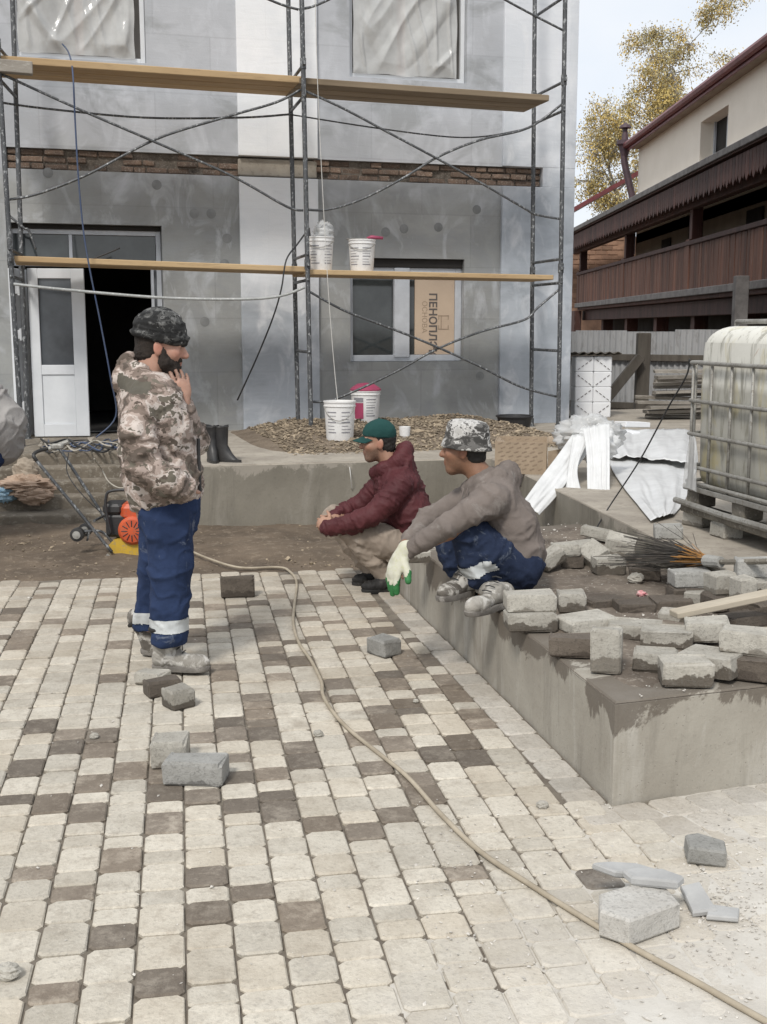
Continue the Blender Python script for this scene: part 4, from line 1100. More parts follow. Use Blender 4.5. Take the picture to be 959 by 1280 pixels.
# ------------------------------------------------------------------ corrugated fence, timber prop, foam boxes, board pile
fa, fb = Vector((2.9, 23.4, -.03)), Vector((6.25, 21.2, -.03)); fd = (fb - fa); fl = fd.length; fd.normalize(); fn = Vector((fd.y, -fd.x, 0))
fence = thing('corrugated_fence', fa, 'grey corrugated metal fence below the wooden balcony', 'fence')
for k in range(4):
    m = MB(); n = 64; x0 = fl * k / 4; x1 = fl * (k + 1) / 4 + .05; hz_ = 1.6 + random.uniform(-.02, .03)
    for z in (0, hz_):
        for i in range(n + 1):
            x = x0 + (x1 - x0) * i / n; p = fa + fd * x + fn * (.018 * math.sin(x * 2 * math.pi / .115) + .006 * (k % 2)); m.v.append((p.x, p.y, z))
    for i in range(n): m.f.append((i, i + 1, n + 2 + i, n + 1 + i)); m.m.append(0)
    m.build('metal_sheet', 'fence_metal', fence, smooth=True)
for z in (.22, 1.13):
    m = MB(); m.beam(fa + fn * .06 + Vector((0, 0, z)), fb + fn * .06 + Vector((0, 0, z)), .05, .12); m.build('rail', 'weathered_timber', fence)
Yp_ = 18.0
a, b = PY(800, 535, Yp_), PY(805, 416, Yp_); a.z = -.03
m = MB(); m.beam(a, b, .2, .16, 0, (0, 1, 0), .012); a0_, b0_ = PY(741, 520, Yp_ - .35), PY(801, 446, Yp_ - .15)
prop = thing('timber_prop', a, 'weathered timber post with a slanting brace before the metal fence', 'post')
m.build('post', 'weathered_timber', prop)
m = MB(); e_ = a0_ + (a0_ - b0_) * .35; m.beam(e_, b0_, .14, .12, 0, (0, 1, 0), .01); m.build('brace', 'weathered_timber', prop)
# foam boxes
fbx = PY(716, 523, 14.9)
k = 0
for r_ in range(4):
    for c_ in range(2):
        x0 = fbx.x + c_ * .232; z0 = TZ + r_ * .192; h_ = .19
        lab = 'marked white foam box, ' + ('bottom', 'second', 'third', 'top')[r_] + ' of the stack column ' + ('against the facade corner', 'on the fence side')[c_]
        t = thing('foam_box', (x0 + .115, 14.95, z0), lab, 'box', 'foam boxes stacked by the facade corner')
        m = MB(); m.bbox((x0 + .115, 14.95, z0 + h_ / 2), (.228, .34, h_), .01); m.build('box_body', 'foam_white', t)
        m = MB(); dy = 14.95 - .172; up = (r_ + c_) % 2
        for s_ in range(4):
            t0, t1 = s_ / 4 + .05, s_ / 4 + .2
            x_a, x_b = x0 + .02 + .19 * t0, x0 + .02 + .19 * t1; za, zb = (t0, t1) if up else (1 - t0, 1 - t1)
            m.beam((x_a, dy, z0 + .02 + .14 * za), (x_b, dy, z0 + .02 + .14 * zb), .006, .016, 0, (0, 1, 0), .001)
        m.build('printed_mark', 'print_dark', t)
m = MB(); n = 40
for yy in (14.7, 15.25):
    for i in range(n + 1): x = fbx.x - .05 + .62 * i / n; m.v.append((x, yy, TZ + .79 + .012 * math.sin(i * .9) + (.03 if yy < 15 else 0)))
for i in range(n): m.f.append((i, i + 1, n + 2 + i, n + 1 + i)); m.m.append(0)
o = m.build('corrugated_sheet', 'weathered_timber', loc=(fbx.x, 14.9, TZ + .77)); tag(o, 'small dark corrugated sheet lying on the stacked foam boxes', 'sheet')
mo = o.modifiers.new('t', 'SOLIDIFY'); mo.thickness = .006
rr = random.Random(12)
for k in range(13):
    z = TZ + .02 + k * .047; yy = 14.6 + rr.uniform(-.15, .15); x0 = PY(816 if k > 5 else 802 - k * 2 + rr.uniform(-6, 12), 500, yy).x
    L_ = rr.uniform(1.0, 1.5); ang = rr.uniform(-.12, .12) + (0.0 if k > 6 else rr.uniform(-.2, .25))
    m = MB(); m.bbox((0, 0, 0), (L_, rr.uniform(.12, .2), .036), .004, jit=.004)
    o = m.build('board', 'grey_plank'); o.location = (x0 + L_ / 2, yy - .05, z); o.rotation_euler = (rr.uniform(-.04, .04), rr.uniform(-.03, .03) if k < 12 else .0, ang)
    tag(o, 'weathered grey board, ' + ('lowest', 'second', 'third', 'fourth', 'fifth', 'sixth', 'seventh', 'eighth', 'ninth', 'tenth', 'eleventh', 'twelfth', 'topmost')[k] + ' of the pile by the metal fence', 'board', 'boards piled before the metal fence')

# ------------------------------------------------------------------ scaffolding
DR, DF = .42, 1.25
scaf = thing('scaffolding', fw(-.2, .9, TZ), 'grey steel tube scaffolding with crossed braces along the facade', 'scaffolding')
pole_px = [((22, 175), (35, 545), DR), ((0, 140), (27, 545), DF), ((361, 100), (373, 540), DR), ((377, 160), (389, 542), DF), ((662.5, 160), (664, 528), DR), ((704, 160), (698, 527), DF)]
poles = []
for (a, b, d) in pole_px:
    s1_, zt_ = FL(a[0], a[1], d); s0_, zb_ = FL(b[0], b[1], d)
    k = (s1_ - s0_) / (zt_ - zb_); zz0 = TZ - .01; zz1 = 7.2
    k = max(-.012, min(.012, k))
    sm_ = s0_ + k * (zz0 - zb_)
    st_ = s0_ + k * (zz1 - zb_)
    m = MB(); m.tube([fw(sm_, d, zz0), fw(st_, d, zz1)], .024, 12)
    m.lathe([(.06, 0), (.06, .012), (.032, .014), (.032, .1)], fw(sm_, d, zz0), 12)
    po = m.build('pole', 'steel', scaf, smooth=True, sharp=40); poles.append((sm_, k, d, zz0))
    for zc in (2.28, 4.2):
        m = MB(); c = fw(sm_ + k * (zc - zz0), d, zc); m.tube([c - Vector((0, 0, .05)), c + Vector((0, 0, .05))], .031, 10); m.bbox(c + FN * .04, (.03, .05, .04), .004); m.build('coupler', 'steel', po)
def pole_at(i, z): s, k, d, z0 = poles[i]; return fw(s + k * (z - z0), d, z)
zl0, zl1 = FL(200, 333, 1.15)[1], FL(540, 347, 1.15)[1]; zu0, zu1 = FL(190, 97, 1.15)[1], FL(540, 128, 1.15)[1]
zl, zu = (zl0 + zl1) / 2 - .05, (zu0 + zu1) / 2 - .04
for i in (0, 2, 4):
    for z in (zl - .03, zl + .22, zu - .03, zu + .26, zl - .75, zu + 1.1):
        if z == zl - .75 and i == 0: continue
        a, b = pole_at(i, z), pole_at(i + 1, z); m = MB(); m.tube([a - (b - a).normalized() * .02, b + (b - a).normalized() * .03], .016, 8); m.build('rung', 'steel', scaf, smooth=True)
def brace(pts, d=DF - .035, r=.0125, mt='steel', name='cross_brace', k=6):
    m = MB(); m.tube(smooth_path([SW(u, v, d + (0 if not e else e[0])) for (u, v, *e) in pts], k), r, 8); return m.build(name, mt, scaf, smooth=True)
brace([(-30, 80), (5, 94), (100, 137), (195, 178), (290, 220), (358, 258), (379, 263)])
brace([(6, 250), (45, 243), (110, 218), (195, 174), (280, 147), (345, 128), (376, 112)], DF - .062)
brace([(380, 113), (430, 136), (490, 168), (548, 199), (600, 228), (655, 260), (670, 268), (702, 274)])
brace([(382, 262), (410, 262), (450, 250), (500, 225), (548, 196), (600, 175), (660, 160), (703, 130)], DF - .062)
brace([(386, 364), (430, 388), (480, 407), (540, 431), (600, 458), (650, 483), (697, 496)])
brace([(388, 502), (412, 501), (450, 486), (500, 462), (545, 437), (600, 415), (655, 400), (672, 385), (700, 361)], DF - .062)
brace([(17, 355), (80, 362), (200, 372), (300, 374), (350, 370), (381, 359)], DF + .035, .014, 'pale_pipe', 'guard_rail')
brace([(0, 128), (60, 136), (180, 147), (300, 147), (361, 143)], DR + .03, .011, 'steel', 'guard_rail')
brace([(362, 143), (470, 160), (560, 171), (610, 170), (662, 160)], DR + .03, .008, 'steel', 'guard_rail')
brace([(373, 12), (340, 1), (250, -40)], DF - .03); brace([(374, 12), (410, 0), (520, -60)], DF - .06); brace([(560, -45), (632, 0), (708, 40)], DF - .03)
brace([(10, 268), (30, 285), (36, 288), (45, 312)], DR + .04, .012)
brace([(22, 320), (70, 328), (110, 325), (150, 310)], .62, .008, 'cable_black', 'tie_wire')

# deck boards
pk = 0
def deck(u0, v0, u1, v1, offs, w, th, mt, labs):
    for k, d in enumerate(offs):
        s0_, z0_ = FL(u0, v0, 1.15); s1_, z1_ = FL(u1, v1, 1.15)
        a, b = fw(s0_, d, z0_ - th / 2), fw(s1_, d, z1_ - th / 2)
        m = MB(); m.beam(a, b, w, th, 0, (0, 0, 1), .006)
        c = (a + b) / 2; o = m.build('scaffold_plank', mt, loc=c)
        # let the grain run along the board
        ang = math.atan2((b - a).y, (b - a).x); o.data.transform(Matrix.Rotation(-ang, 4, 'Z')); o.rotation_euler = (0, 0, ang)
        tag(o, labs[k], 'plank', 'scaffold deck planks')
deck(18, 320, 384, 333.5, (.66, .88, 1.1), .2, .055, 'new_plank', ['wall side plank of the lower deck above the doorway', 'middle plank of the lower deck above the doorway', 'outer pale plank of the lower deck above the doorway'])
deck(380, 337, 690, 344, (.66, .88, 1.1), .2, .05, 'new_plank', ['wall side plank of the lower deck crossing the window', 'middle plank of the lower deck crossing the window', 'outer plank of the lower deck under the two buckets'])
deck(-40, 68, 378, 97, (.64, .87, 1.1), .215, .065, 'new_plank', ['wall side plank of the upper deck under the left film window', 'middle plank of the upper deck under the left film window', 'outer plank of the upper deck under the left film window'])
deck(372, 98, 684, 120, (.64, .87, 1.1), .215, .06, 'old_plank', ['wall side plank of the upper deck under the right film window', 'middle plank of the upper deck under the right film window', 'outer plank of the upper deck under the right film window'])
m = MB(); a, b = SW(-30, 80, 1.27), SW(41, 86, 1.27); m.beam(a, b, .1, .11, 0, (0, 0, 1), .006); o = m.build('scaffold_plank', 'grey_plank', loc=(a + b) / 2); tag(o, 'short grey timber stub at the end of the upper deck', 'plank')

# rope, cables
def cable(name, pts, r, mt, label, cat='cable', n=6, k=6):
    pts = [Vector(p) for p in pts]; m = MB(); m.tube(smooth_path(pts, k), r, n)
    o = m.build(name, mt, loc=pts[-1], smooth=True); return tag(o, label, cat)
cable('rope', [SW(393, -40, 1.4), SW(397, 100, 1.4), SW(403, 230, 1.4), SW(411, 370, 1.4), SW(420, 480, 1.42), SW(428, 545, 1.7), SW(434, 572, 2.2), PY(437, 583, 9.86), PY(440, 612, 9.83)], .004, 'rope', 'thin pale rope hanging from the scaffold past the buckets', 'rope')
cable('cable', [SW(78, 55, .2), SW(86, 66, .5), SW(91, 90, 1.32), SW(94, 150, 1.32), SW(98, 220, 1.32), SW(104, 285, 1.3), SW(112, 335, 1.3), SW(125, 400, 1.25), SW(138, 470, 1.2), SW(145, 520, 1.1), SW(120, 547, 1.1)], .008, 'cable_blue', 'dark blue cable hanging from the left film window to the doorstep')
cable('cable', [SW(383, 290, 1.22), SW(372, 305, 1.2), SW(358, 325, 1.3), SW(352, 360, 1.3), SW(342, 395, 1.2), SW(322, 445, .9), SW(297, 500, .5)], .009, 'cable_black', 'black cable curving down from the middle scaffold pole')
cable('yard_hose', [G(235, 692) + Vector((0, 0, .03)), G(262, 702) + Vector((0, 0, .02)), G(300, 712) + Vector((0, 0, .014))] + [G(u, v) + Vector((0, 0, .0105)) for u, v in ((348, 711), (362, 716), (371, 730), (368, 760), (367, 782), (374, 806), (390, 830), (402, 855), (404, 872), (418, 895), (440, 918), (470, 942), (510, 975), (550, 1020), (600, 1068), (660, 1108), (720, 1146), (790, 1188), (870, 1232), (940, 1272), (1010, 1310))], .0085, 'hose_beige', 'beige hose snaking across the paving past the cut blocks', 'hose', 8)
rr = random.Random(2)
for k in range(7):
    y0_ = 552 + k * 3; pts = []
    for i in range(9):
        u = 55 + i * (12.5 + k) + rr.uniform(-7, 7); v = 551 + rr.random() * 17; p = G(u, v, TZ); pts.append((p.x, p.y, TZ + .012 + rr.uniform(0, .03)))
    cable('door_cable', pts, rr.uniform(.006, .011), ('cable_blue', 'cable_black', 'cable_pale', 'cable_blue', 'cable_black', 'cable_pale', 'cable_blue')[k], ('dark blue cable', 'black cable', 'pale cable', 'second dark blue cable', 'second black cable', 'second pale cable', 'third dark blue cable')[k] + ' in the tangle on the doorstep landing')
for o in [o for o in col.objects if o.name.startswith('door_cable')]: o['group'] = 'cables tangled on the doorstep'
cable('pale_cord', [G(118, 575, TZ) + Vector((0, 0, .01)), PY(128, 588, 10.2), PY(136, 602, 10.0), PY(150, 610, 9.9), PY(165, 607, 9.9)], .006, 'cable_pale', 'thin pale cord trailing down the steps')

# ------------------------------------------------------------------ buckets
def bucket(base, r, h, label, pr, lid=None, handle=True, lab_red=False):
    t = thing('paint_bucket', base, label, 'bucket'); b = Vector(base)
    m = MB(); m.lathe([(r * .84, 0), (r * .86, .01), (r * .985, h * .86), (r * 1.04, h * .865), (r * 1.04, h * .885), (r, h * .89), (r * 1.01, h * .96), (r * 1.05, h * .965), (r * 1.05, h), (r * .98, h), (r * .96, h * .9), (r * .8, .02)], b, 32); m.build('bucket_body', 'bucket_white', t, smooth=True, sharp=35)
    def arc(m, z0, z1, a0, a1, off=.0015):
        n = 10; vs_ = []
        for z in (z0, z1):
            rr_ = r * (.86 + .125 * (z / (h * .86))) + off
            for i in range(n + 1): an = a0 + (a1 - a0) * i / n; vs_.append((b.x + rr_ * math.cos(an), b.y + rr_ * math.sin(an), b.z + z))
        m.add(vs_, [(i, i + 1, n + 2 + i, n + 1 + i) for i in range(n)])
    if pr:
        for c0 in pr:
            m = MB()
            for k in range(7):
                zz = h * (.2 + .085 * k); rn = random.Random(k + int(c0 * 10)); arc(m, zz, zz + h * (.016 if k % 3 else .03), R(c0 - 26), R(c0 - 26 + rn.uniform(26, 50)))
            m.build('printed_label', 'bucket_print', t)
    if lab_red:
        m = MB(); arc(m, h * .12, h * .62, R(218), R(262)); m.build('label_patch', 'magenta', t)
        m = MB(); arc(m, h * .64, h * .78, R(218), R(262)); m.build('label_strip', 'bucket_print', t)
    if lid == 'magenta':
        m = MB(); m.lathe([(r * 1.06, h * .99), (r * 1.06, h * 1.03), (r * .9, h * 1.10), (r * .55, h * 1.2), (r * .1, h * 1.23)], b, 28); m.build('lid', 'magenta', t, smooth=True, sharp=40)
    else:
        m = MB(); m.lathe([(r * .9, h * .80), (r * .9, h * .84)], b, 24); m.build('contents', 'cement_dust', t)
    if handle:
        m = MB(); pts = [b + Vector((r * 1.06 * math.cos(R(200 + 140 * i / 12)), r * 1.06 * math.sin(R(200 + 140 * i / 12)), h * .86 - .13 * math.sin(math.pi * i / 12) * handle)) for i in range(13)]
        m.tube(pts, .0035, 6); m.build('handle', 'galvanised', t)
    return t
zb = zl
def on_deck(u, d=1.0): s, _ = FL(u, 338, d); a = FL(384, 337.5, 1.15)[1]; b = FL(690, 344, 1.15)[1]; s0_, s1_ = FL(384, 337, 1.15)[0], FL(690, 344, 1.15)[0]; return fw(s, d, a + (b - a) * (s - s0_) / (s1_ - s0_) + .001)
pb = on_deck(400.5); b1 = bucket(pb, .138, .34, 'white bucket on the plank with a film bag poking out', (250, 320), handle=.5)
pb2 = on_deck(452.5); b2 = bucket(pb2, .138, .325, 'white bucket on the plank with a pink trowel across its rim', (235, 300), handle=.5)
# film bag in the first bucket: crumpled blob
def crumple(c, rx, ry, rz, seed, amp=.35, n=26, flat=False):
    m = MB(); rr_ = random.Random(seed)
    for j in range(n + 1):
        for i in range(n):
            th, ph = math.pi * j / n, 2 * math.pi * i / n; d = Vector((math.sin(th) * math.cos(ph), math.sin(th) * math.sin(ph), math.cos(th)))
            k = 1 + amp * (1 - 2 * abs(nz(d * 1.8 + Vector((seed, 0, 0))))) - amp * .5 + amp * .5 * (1 - 2 * abs(nz(d * 4.5 + Vector((0, seed, 0)))))
            p = Vector((d.x * rx, d.y * ry, d.z * rz)) * k
            if flat: p.z = max(p.z, -rz * .5)
            m.v.append(tuple(Vector(c) + p))
    for j in range(n):
        for i in range(n): m.f.append((j * n + i, j * n + (i + 1) % n, (j + 1) * n + (i + 1) % n, (j + 1) * n + i)); m.m.append(0)
    return m
c = pb + Vector((.03, 0, .36)); tag(crumple(c, .10, .09, .12, 3).build('film_bag', 'clear_film', loc=c, smooth=True), 'crumpled clear film bag stuffed into a bucket on the plank', 'bag')
m = MB(); m.tube([pb + Vector((-.10, -.02, .28)), pb + Vector((-.115, -.03, .43))], .014, 8); tag(m.build('tool_handle', 'black_rubber', loc=pb + Vector((-.1, -.02, .28)), smooth=True), 'dark tool handle sticking out of the bucket with the film bag', 'tool')
tr = thing('trowel', pb2 + Vector((.02, 0, .33)), 'pink handled trowel lying across the bucket on the plank', 'trowel')
m = MB(); p = pb2 + Vector((0, -.02, .332)); m.beam(p + Vector((-.16, 0, 0)), p + Vector((.06, .02, .004)), .09, .006); m.build('blade', 'galvanised', tr)
m = MB(); m.tube([p + Vector((.05, .02, .006)), p + Vector((.10, .02, .02)), p + Vector((.22, .03, .01))], [.012, .02, .015], 8); m.build('grip', 'magenta', tr, smooth=True)
def on_heap(u, v, d): s, z = FL(u, v, d); return fw(s, d, TZ - .02 + heap_h(s, d))
def heap_pt(u, v):
    # march the view ray down to the heap surface
    r_ = ray(u, v)
    t_ = 6.0
    while t_ < 16:
        p = Vector((0, 0, CAM_H)) + r_ * t_; d = (p - FP).dot(FN); s = (p - FP).dot(FE)
        if p.z <= TZ - .012 + heap_h(s, d): return p
        t_ += .01
    return G(u, v, TZ)
pb = heap_pt(425, 549); bucket(pb + Vector((0, 0, -.006)), .150, .375, 'white printed bucket with a wire handle standing on the rubble', (245, 305), handle=1.0)
pb = heap_pt(457, 527); bucket(pb + Vector((0, .05, -.006)), .158, .34, 'white bucket with a magenta lid and label at the foot of the wall', (300,), lid='magenta', handle=False, lab_red=True)
pb = heap_pt(506, 546); m = MB(); m.lathe([(.045, 0), (.055, .10), (.058, .10), (.05, .01)], pb, 16); tag(m.build('plastic_cup', 'bucket_white', loc=pb, smooth=True, sharp=40), 'small white cup on the rubble heap', 'cup')
pb = G(643, 541, TZ); pb.y = min(pb.y, 12.6); pb = Vector((pb.x, pb.y, TZ)); m = MB(); m.lathe([(.15, 0), (.19, .17), (.205, .175), (.205, .19), (.18, .19), (.15, .03)], pb, 28); tag(m.build('mortar_tub', 'black_plastic', loc=pb, smooth=True, sharp=40), 'round black mortar tub behind the cardboard box', 'tub')

# ------------------------------------------------------------------ rubber boots on the wall top
def rubber_boot(base, ang, lab):
    t = thing('rubber_boot', base, lab, 'boot', 'rubber boots on the terrace wall'); b = Vector(base)
    X = Vector((math.cos(ang), math.sin(ang), 0)); m = MB()
    rings = [(0, .0, .055, .045), (0, .02, .056, .046), (0, .07, .055, .048), (-.005, .14, .055, .055), (-.005, .22, .06, .058), (-.005, .29, .063, .06), (-.005, .305, .066, .063)]
    n = 18; Yv = Vector((-X.y, X.x, 0))
    for k, (ox, z, rx, ry) in enumerate(rings):
        for i in range(n):
            a = 2 * math.pi * i / n; ext = (.13 * max(0, 1 - z / .10) ** .8) * max(0, math.cos(a)) ** 1.2
            p = b + X * (ox + rx * math.cos(a) + ext) + Yv * (ry * math.sin(a)) + Vector((0, 0, z + (.0 if k < 5 else .008 * math.sin(a * 2))))
            m.v.append(tuple(p))
    for k in range(len(rings) - 1):
        for i in range(n): m.f.append((k * n + i, k * n + (i + 1) % n, (k + 1) * n + (i + 1) % n, (k + 1) * n + i)); m.m.append(0)
    m.f.append(tuple(range(n))); m.m.append(0)
    m.build('boot_shaft', 'black_rubber', t, smooth=True)
    m = MB(); poly = []
    for i in range(n):
        a = 2 * math.pi * i / n; ext = .14 * max(0, math.cos(a)) ** 1.2; p = X * (.06 * math.cos(a) + ext) + Yv * (.05 * math.sin(a)); poly.append((b.x + p.x, b.y + p.y))
    m.prism(poly, b.z - .001, b.z + .022); m.build('sole', 'black_rubber', t)
    m = MB(); c = b + Vector((0, 0, .296)); m.tube([c + X * (.062 * math.cos(R(i * 20)) - .005) + Yv * (.06 * math.sin(R(i * 20))) for i in range(19)], .006, 6); m.build('rim', 'black_rubber', t)
rubber_boot(PY(266, 579, 9.85).xy.to_3d() + Vector((0, 0, TZ)), R(-75), 'black rubber boot with its toe turned away on the terrace wall')
rubber_boot(PY(278, 579, 9.85).xy.to_3d() + Vector((0, 0, TZ)), R(-28), 'black rubber boot with its toe pointing towards the rubble')
# ------------------------------------------------------------------ loose paving blocks
BM = {}
def block_mesh(l, w, h, mt, seed):
    key = (l, w, h, mt, seed)
    if key not in BM:
        st = random.getstate(); random.seed(seed); m = MB(); m.bbox((0, 0, 0), (l, w, h), .007, 0, None, None, .0035)
        for q in random.sample(range(24, 32), 3):
            x_, y_, z_ = m.v[q]; f_ = random.uniform(.9, .97); m.v[q] = (x_ * f_, y_ * f_, z_ - random.uniform(.002, .012))
        for q in random.sample(range(16, 24), 2):
            x_, y_, z_ = m.v[q]; f_ = random.uniform(.92, .98); m.v[q] = (x_ * f_, y_ * f_, z_ - random.uniform(0, .012))
        random.setstate(st)
        me = bpy.data.meshes.new('block'); me.from_pydata(m.v, [], m.f); me.materials.append(MATS[mt]); BM[key] = me
    return BM[key]
def loose(u, v, z, l, w, h, yaw, mt, label, group=None, tilt=(0, 0), seed=0, dz=0.0):
    p = G(u, v, z + h / 2)
    o = link('paving_block', block_mesh(l, w, h, mt, seed), None, (p.x, p.y, z + h / 2 + dz), (R(tilt[0]), R(tilt[1]), R(yaw)))
    return tag(o, label, 'block', group)
GP, GL_ = 'loose blocks on the paving', 'loose blocks on the ledge'
loose(297, 733, 0, .21, .065, .13, 8, 'block_dark', 'dark brown block standing on edge on the paving by the hose', GP, dz=.0)
loose(480, 807, 0, .12, .15, .085, 40, 'block_grey', 'single bluish grey block lying on the dark setts below the ledge', GP)
loose(191, 846, 0, .14, .11, .055, -20, 'block_dry', 'thin pale block by the standing man\'s boot', GP)
loose(203, 858, 0, .16, .10, .07, 28, 'block_dark', 'dark block between two pale ones by the standing man\'s boot', GP)
loose(223, 871, 0, .115, .115, .085, 38, 'block_wet', 'small cube block with a dark wet underside on the paving', GP)
loose(213, 937, 0, .135, .15, .10, 4, 'block_dry', 'pale block behind the larger one on the paving', GP)
loose(245, 961, 0, .222, .13, .085, -5, 'block_grey', 'largest pale grey loose block on the open paving', GP)
# the ledge
z = LZ + .008
SH = 'loose half wet paving block lying in the pile on the ledge'
SD = 'dark wet paving block lying in the pile on the ledge'
loose(663, 775, z, .215, .14, .072, 4, 'block_wet', 'damp block under another beside the crouching man\'s boot', GL_)
loose(662, 751, z + .07, .215, .14, .075, 3, 'block_dry', 'dry pale block lying on a damp one beside the crouching man\'s boot', GL_)
loose(714, 751, z, .125, .14, .085, -3, 'block_wet', 'block with a square wet front between the stacked pair and the flat slab', GL_)
loose(733, 778, z, .24, .19, .055, 22, 'block_dry', 'widest flat pale slab on the ledge', GL_)
loose(795, 786, z, .23, .16, .06, -12, 'block_wet', 'half wet block lying just behind the block standing on end', GL_, seed=1)
loose(714, 806, z, .175, .12, .072, -8, 'block_dark', 'dark wet block beside the block standing on end', GL_)
loose(758, 812, z, .115, .075, .165, -14, 'block_dry', 'pale block standing on end near the ledge rim', GL_)
loose(834, 795, z, .205, .13, .07, -14, 'block_wet', 'half wet block beside the tip of the sawn plank', GL_, seed=2)
loose(819, 824, z, .165, .125, .07, -14, 'block_wet', 'short half wet block between the upright block and the ledge rim', GL_, seed=3)
loose(857, 838, z, .18, .12, .09, -4, 'block_wet', 'tall half wet block at the very rim of the ledge', GL_, seed=4)
loose(889, 828, z, .21, .16, .085, -38, 'block_wet', 'long tilted half wet block behind the tall one at the rim', GL_, (0, -4), seed=5)
loose(884, 786, z + .02, .175, .14, .075, -10, 'block_dry', 'dry block propped on others next to the sawn plank end', GL_, (3, -3))
loose(938, 831, z, .20, .16, .08, -25, 'block_dark', 'dark wet block under the dry one at the ledge front', GL_, seed=2)
loose(934, 800, z + .078, .185, .15, .08, -24, 'block_dry', 'dry block lying on a dark wet one at the ledge front', GL_, (0, 2))
loose(862, 741, z, .20, .13, .06, 6, 'block_dark', 'dark block carrying the grey block behind the sawn plank', GL_, seed=6)
loose(863, 722, z + .058, .19, .13, .075, 4, 'block_grey', 'grey block lying on top of a dark one behind the sawn plank', GL_)
loose(884, 745, z, .22, .18, .06, -16, 'block_wet', 'flat half wet slab beneath the middle of the sawn plank', GL_, seed=7)
loose(903, 728, z + .07, .13, .13, .09, 12, 'block_dry', 'pale cube block raised on dark ones behind the sawn plank', GL_, seed=8)
loose(905, 752, z, .17, .14, .072, 12, 'block_dark', 'dark block carrying the pale cube block', GL_, seed=21)
loose(938, 757, z, .20, .14, .072, -8, 'block_dark', 'dark block carrying the small upright block', GL_, seed=22)
loose(929, 735, z + .07, .09, .10, .10, 20, 'block_dry', 'small upright block behind the sawn plank', GL_)
loose(951, 733, z + .07, .15, .13, .08, -8, 'block_wet', 'half wet block carrying the grey block by the tank pallet', GL_, seed=9)
loose(946, 709, z + .148, .19, .13, .08, -8, 'block_grey', 'grey block topping the stack by the tank pallet', GL_)
loose(953, 760, z, .16, .13, .07, 25, 'block_dark', 'dark wet block crossed by the sawn plank', GL_, seed=9)
loose(928, 775, z, .20, .12, .055, 30, 'block_dark', 'flat dark slab between the sawn plank and the topmost dry block', GL_, seed=3)
loose(760, 706, z, .155, .12, .09, 8, 'block_wet', 'half wet block in front of the broom tips', GL_, seed=10)
loose(742, 694, z + .015, .13, .15, .085, 24, 'block_dry', 'pale block leaning askew on its neighbour by the terrace wall', GL_, (20, -28))
loose(776, 681, z + .035, .165, .13, .09, -14, 'block_dry', 'pale block leaning under the broom bristles', GL_, (10, 12), seed=11)
loose(750, 667, z + .02, .22, .10, .06, -24, 'block_dry', 'long narrow block lying against the terrace wall', GL_, (0, 10))
loose(712, 700, z, .12, .13, .07, 10, 'block_dark', 'dark block under the pale one behind the crouching man', GL_, seed=5)
loose(707, 686, z + .068, .14, .13, .06, 6, 'block_dry', 'pale block resting on a dark one behind the crouching man', GL_)
loose(731, 684, z + .05, .115, .12, .06, 12, 'block_dry', 'small pale block between the leaning block and the crouching man', GL_, (0, -4), seed=12)
loose(688, 698, z + .03, .145, .10, .075, 30, 'block_wet', 'tilted brown block right behind the crouching man\'s back', GL_, (0, -24))
loose(755, 753, z - .02, .20, .13, .05, 20, 'block_dark', 'sunken dark slab behind the widest pale slab', GL_, seed=7)
loose(806, 716, z, .16, .13, .06, -10, 'block_dark', 'dark block beside the knobbly pale stone', GL_, seed=8)
loose(792, 757, z - .01, .17, .13, .05, 5, 'block_dark', 'sunken dark slab next to the pink wrapper', GL_, seed=10)
loose(838, 754, z - .015, .18, .13, .05, 10, 'block_dark', 'sunken dark slab just behind the sawn plank tip', GL_, seed=11)
loose(848, 770, z - .01, .16, .12, .05, -20, 'block_wet', 'flat half wet block under the tip of the sawn plank', GL_, seed=13)
# bedded at the far end, behind the crouching man
loose(520, 622 + 72, LZ + .004, .14, .12, .065, 12, 'block_wet', 'damp block at the far corner of the ledge between the two crouching men', GL_, seed=14)
loose(835, 664, TZ, .15, .11, .075, -8, 'block_grey', 'lone grey block on the terrace beside the tank pallet')
# cut blocks and shards in the powder
zc = .006
def poly_block(name, poly, h, c, yaw, mt, label, cat, group=None, tilt=(0, 0), z=0.0):
    m = MB(); n = len(poly); b = min(.007, h * .25); cen = Vector((sum(p[0] for p in poly) / n, sum(p[1] for p in poly) / n))
    rings = []
    for ins_, zz in ((b, 0), (0, b), (0, h - b), (b, h)):
        for p in poly: d = (cen - Vector(p)).normalized() * ins_; m.v.append((p[0] + d.x, p[1] + d.y, zz))
    m.f = [tuple(range(n - 1, -1, -1)), tuple(range(3 * n, 4 * n))] + [(k * n + i, k * n + (i + 1) % n, (k + 1) * n + (i + 1) % n, (k + 1) * n + i) for k in range(3) for i in range(n)]
    m.m = [0] * len(m.f); o = m.build(name, mt); o.location = (c.x, c.y, z); o.rotation_euler = (R(tilt[0]), R(tilt[1]), R(yaw)); return tag(o, label, cat, group)
GC = 'cut blocks and shards by the hose'
p = G(797, 1163, 0)
poly_block('cut_block', [(-.115, -.045), (-.045, -.10), (.115, .0), (.10, .085), (.03, .12), (-.10, .05)], .078, p, 0, 'block_cut', 'large cut concrete block with sawn shards lying on it', 'block', GC, z=zc)
p = G(880, 1076, 0); poly_block('cut_block', [(-.06, -.04), (.055, -.05), (.065, .03), (-.015, .07), (-.055, .05)], .055, p, -4, 'block_grey', 'small wedge of cut block lying alone in the powder', 'block', GC, (2, 4), zc)
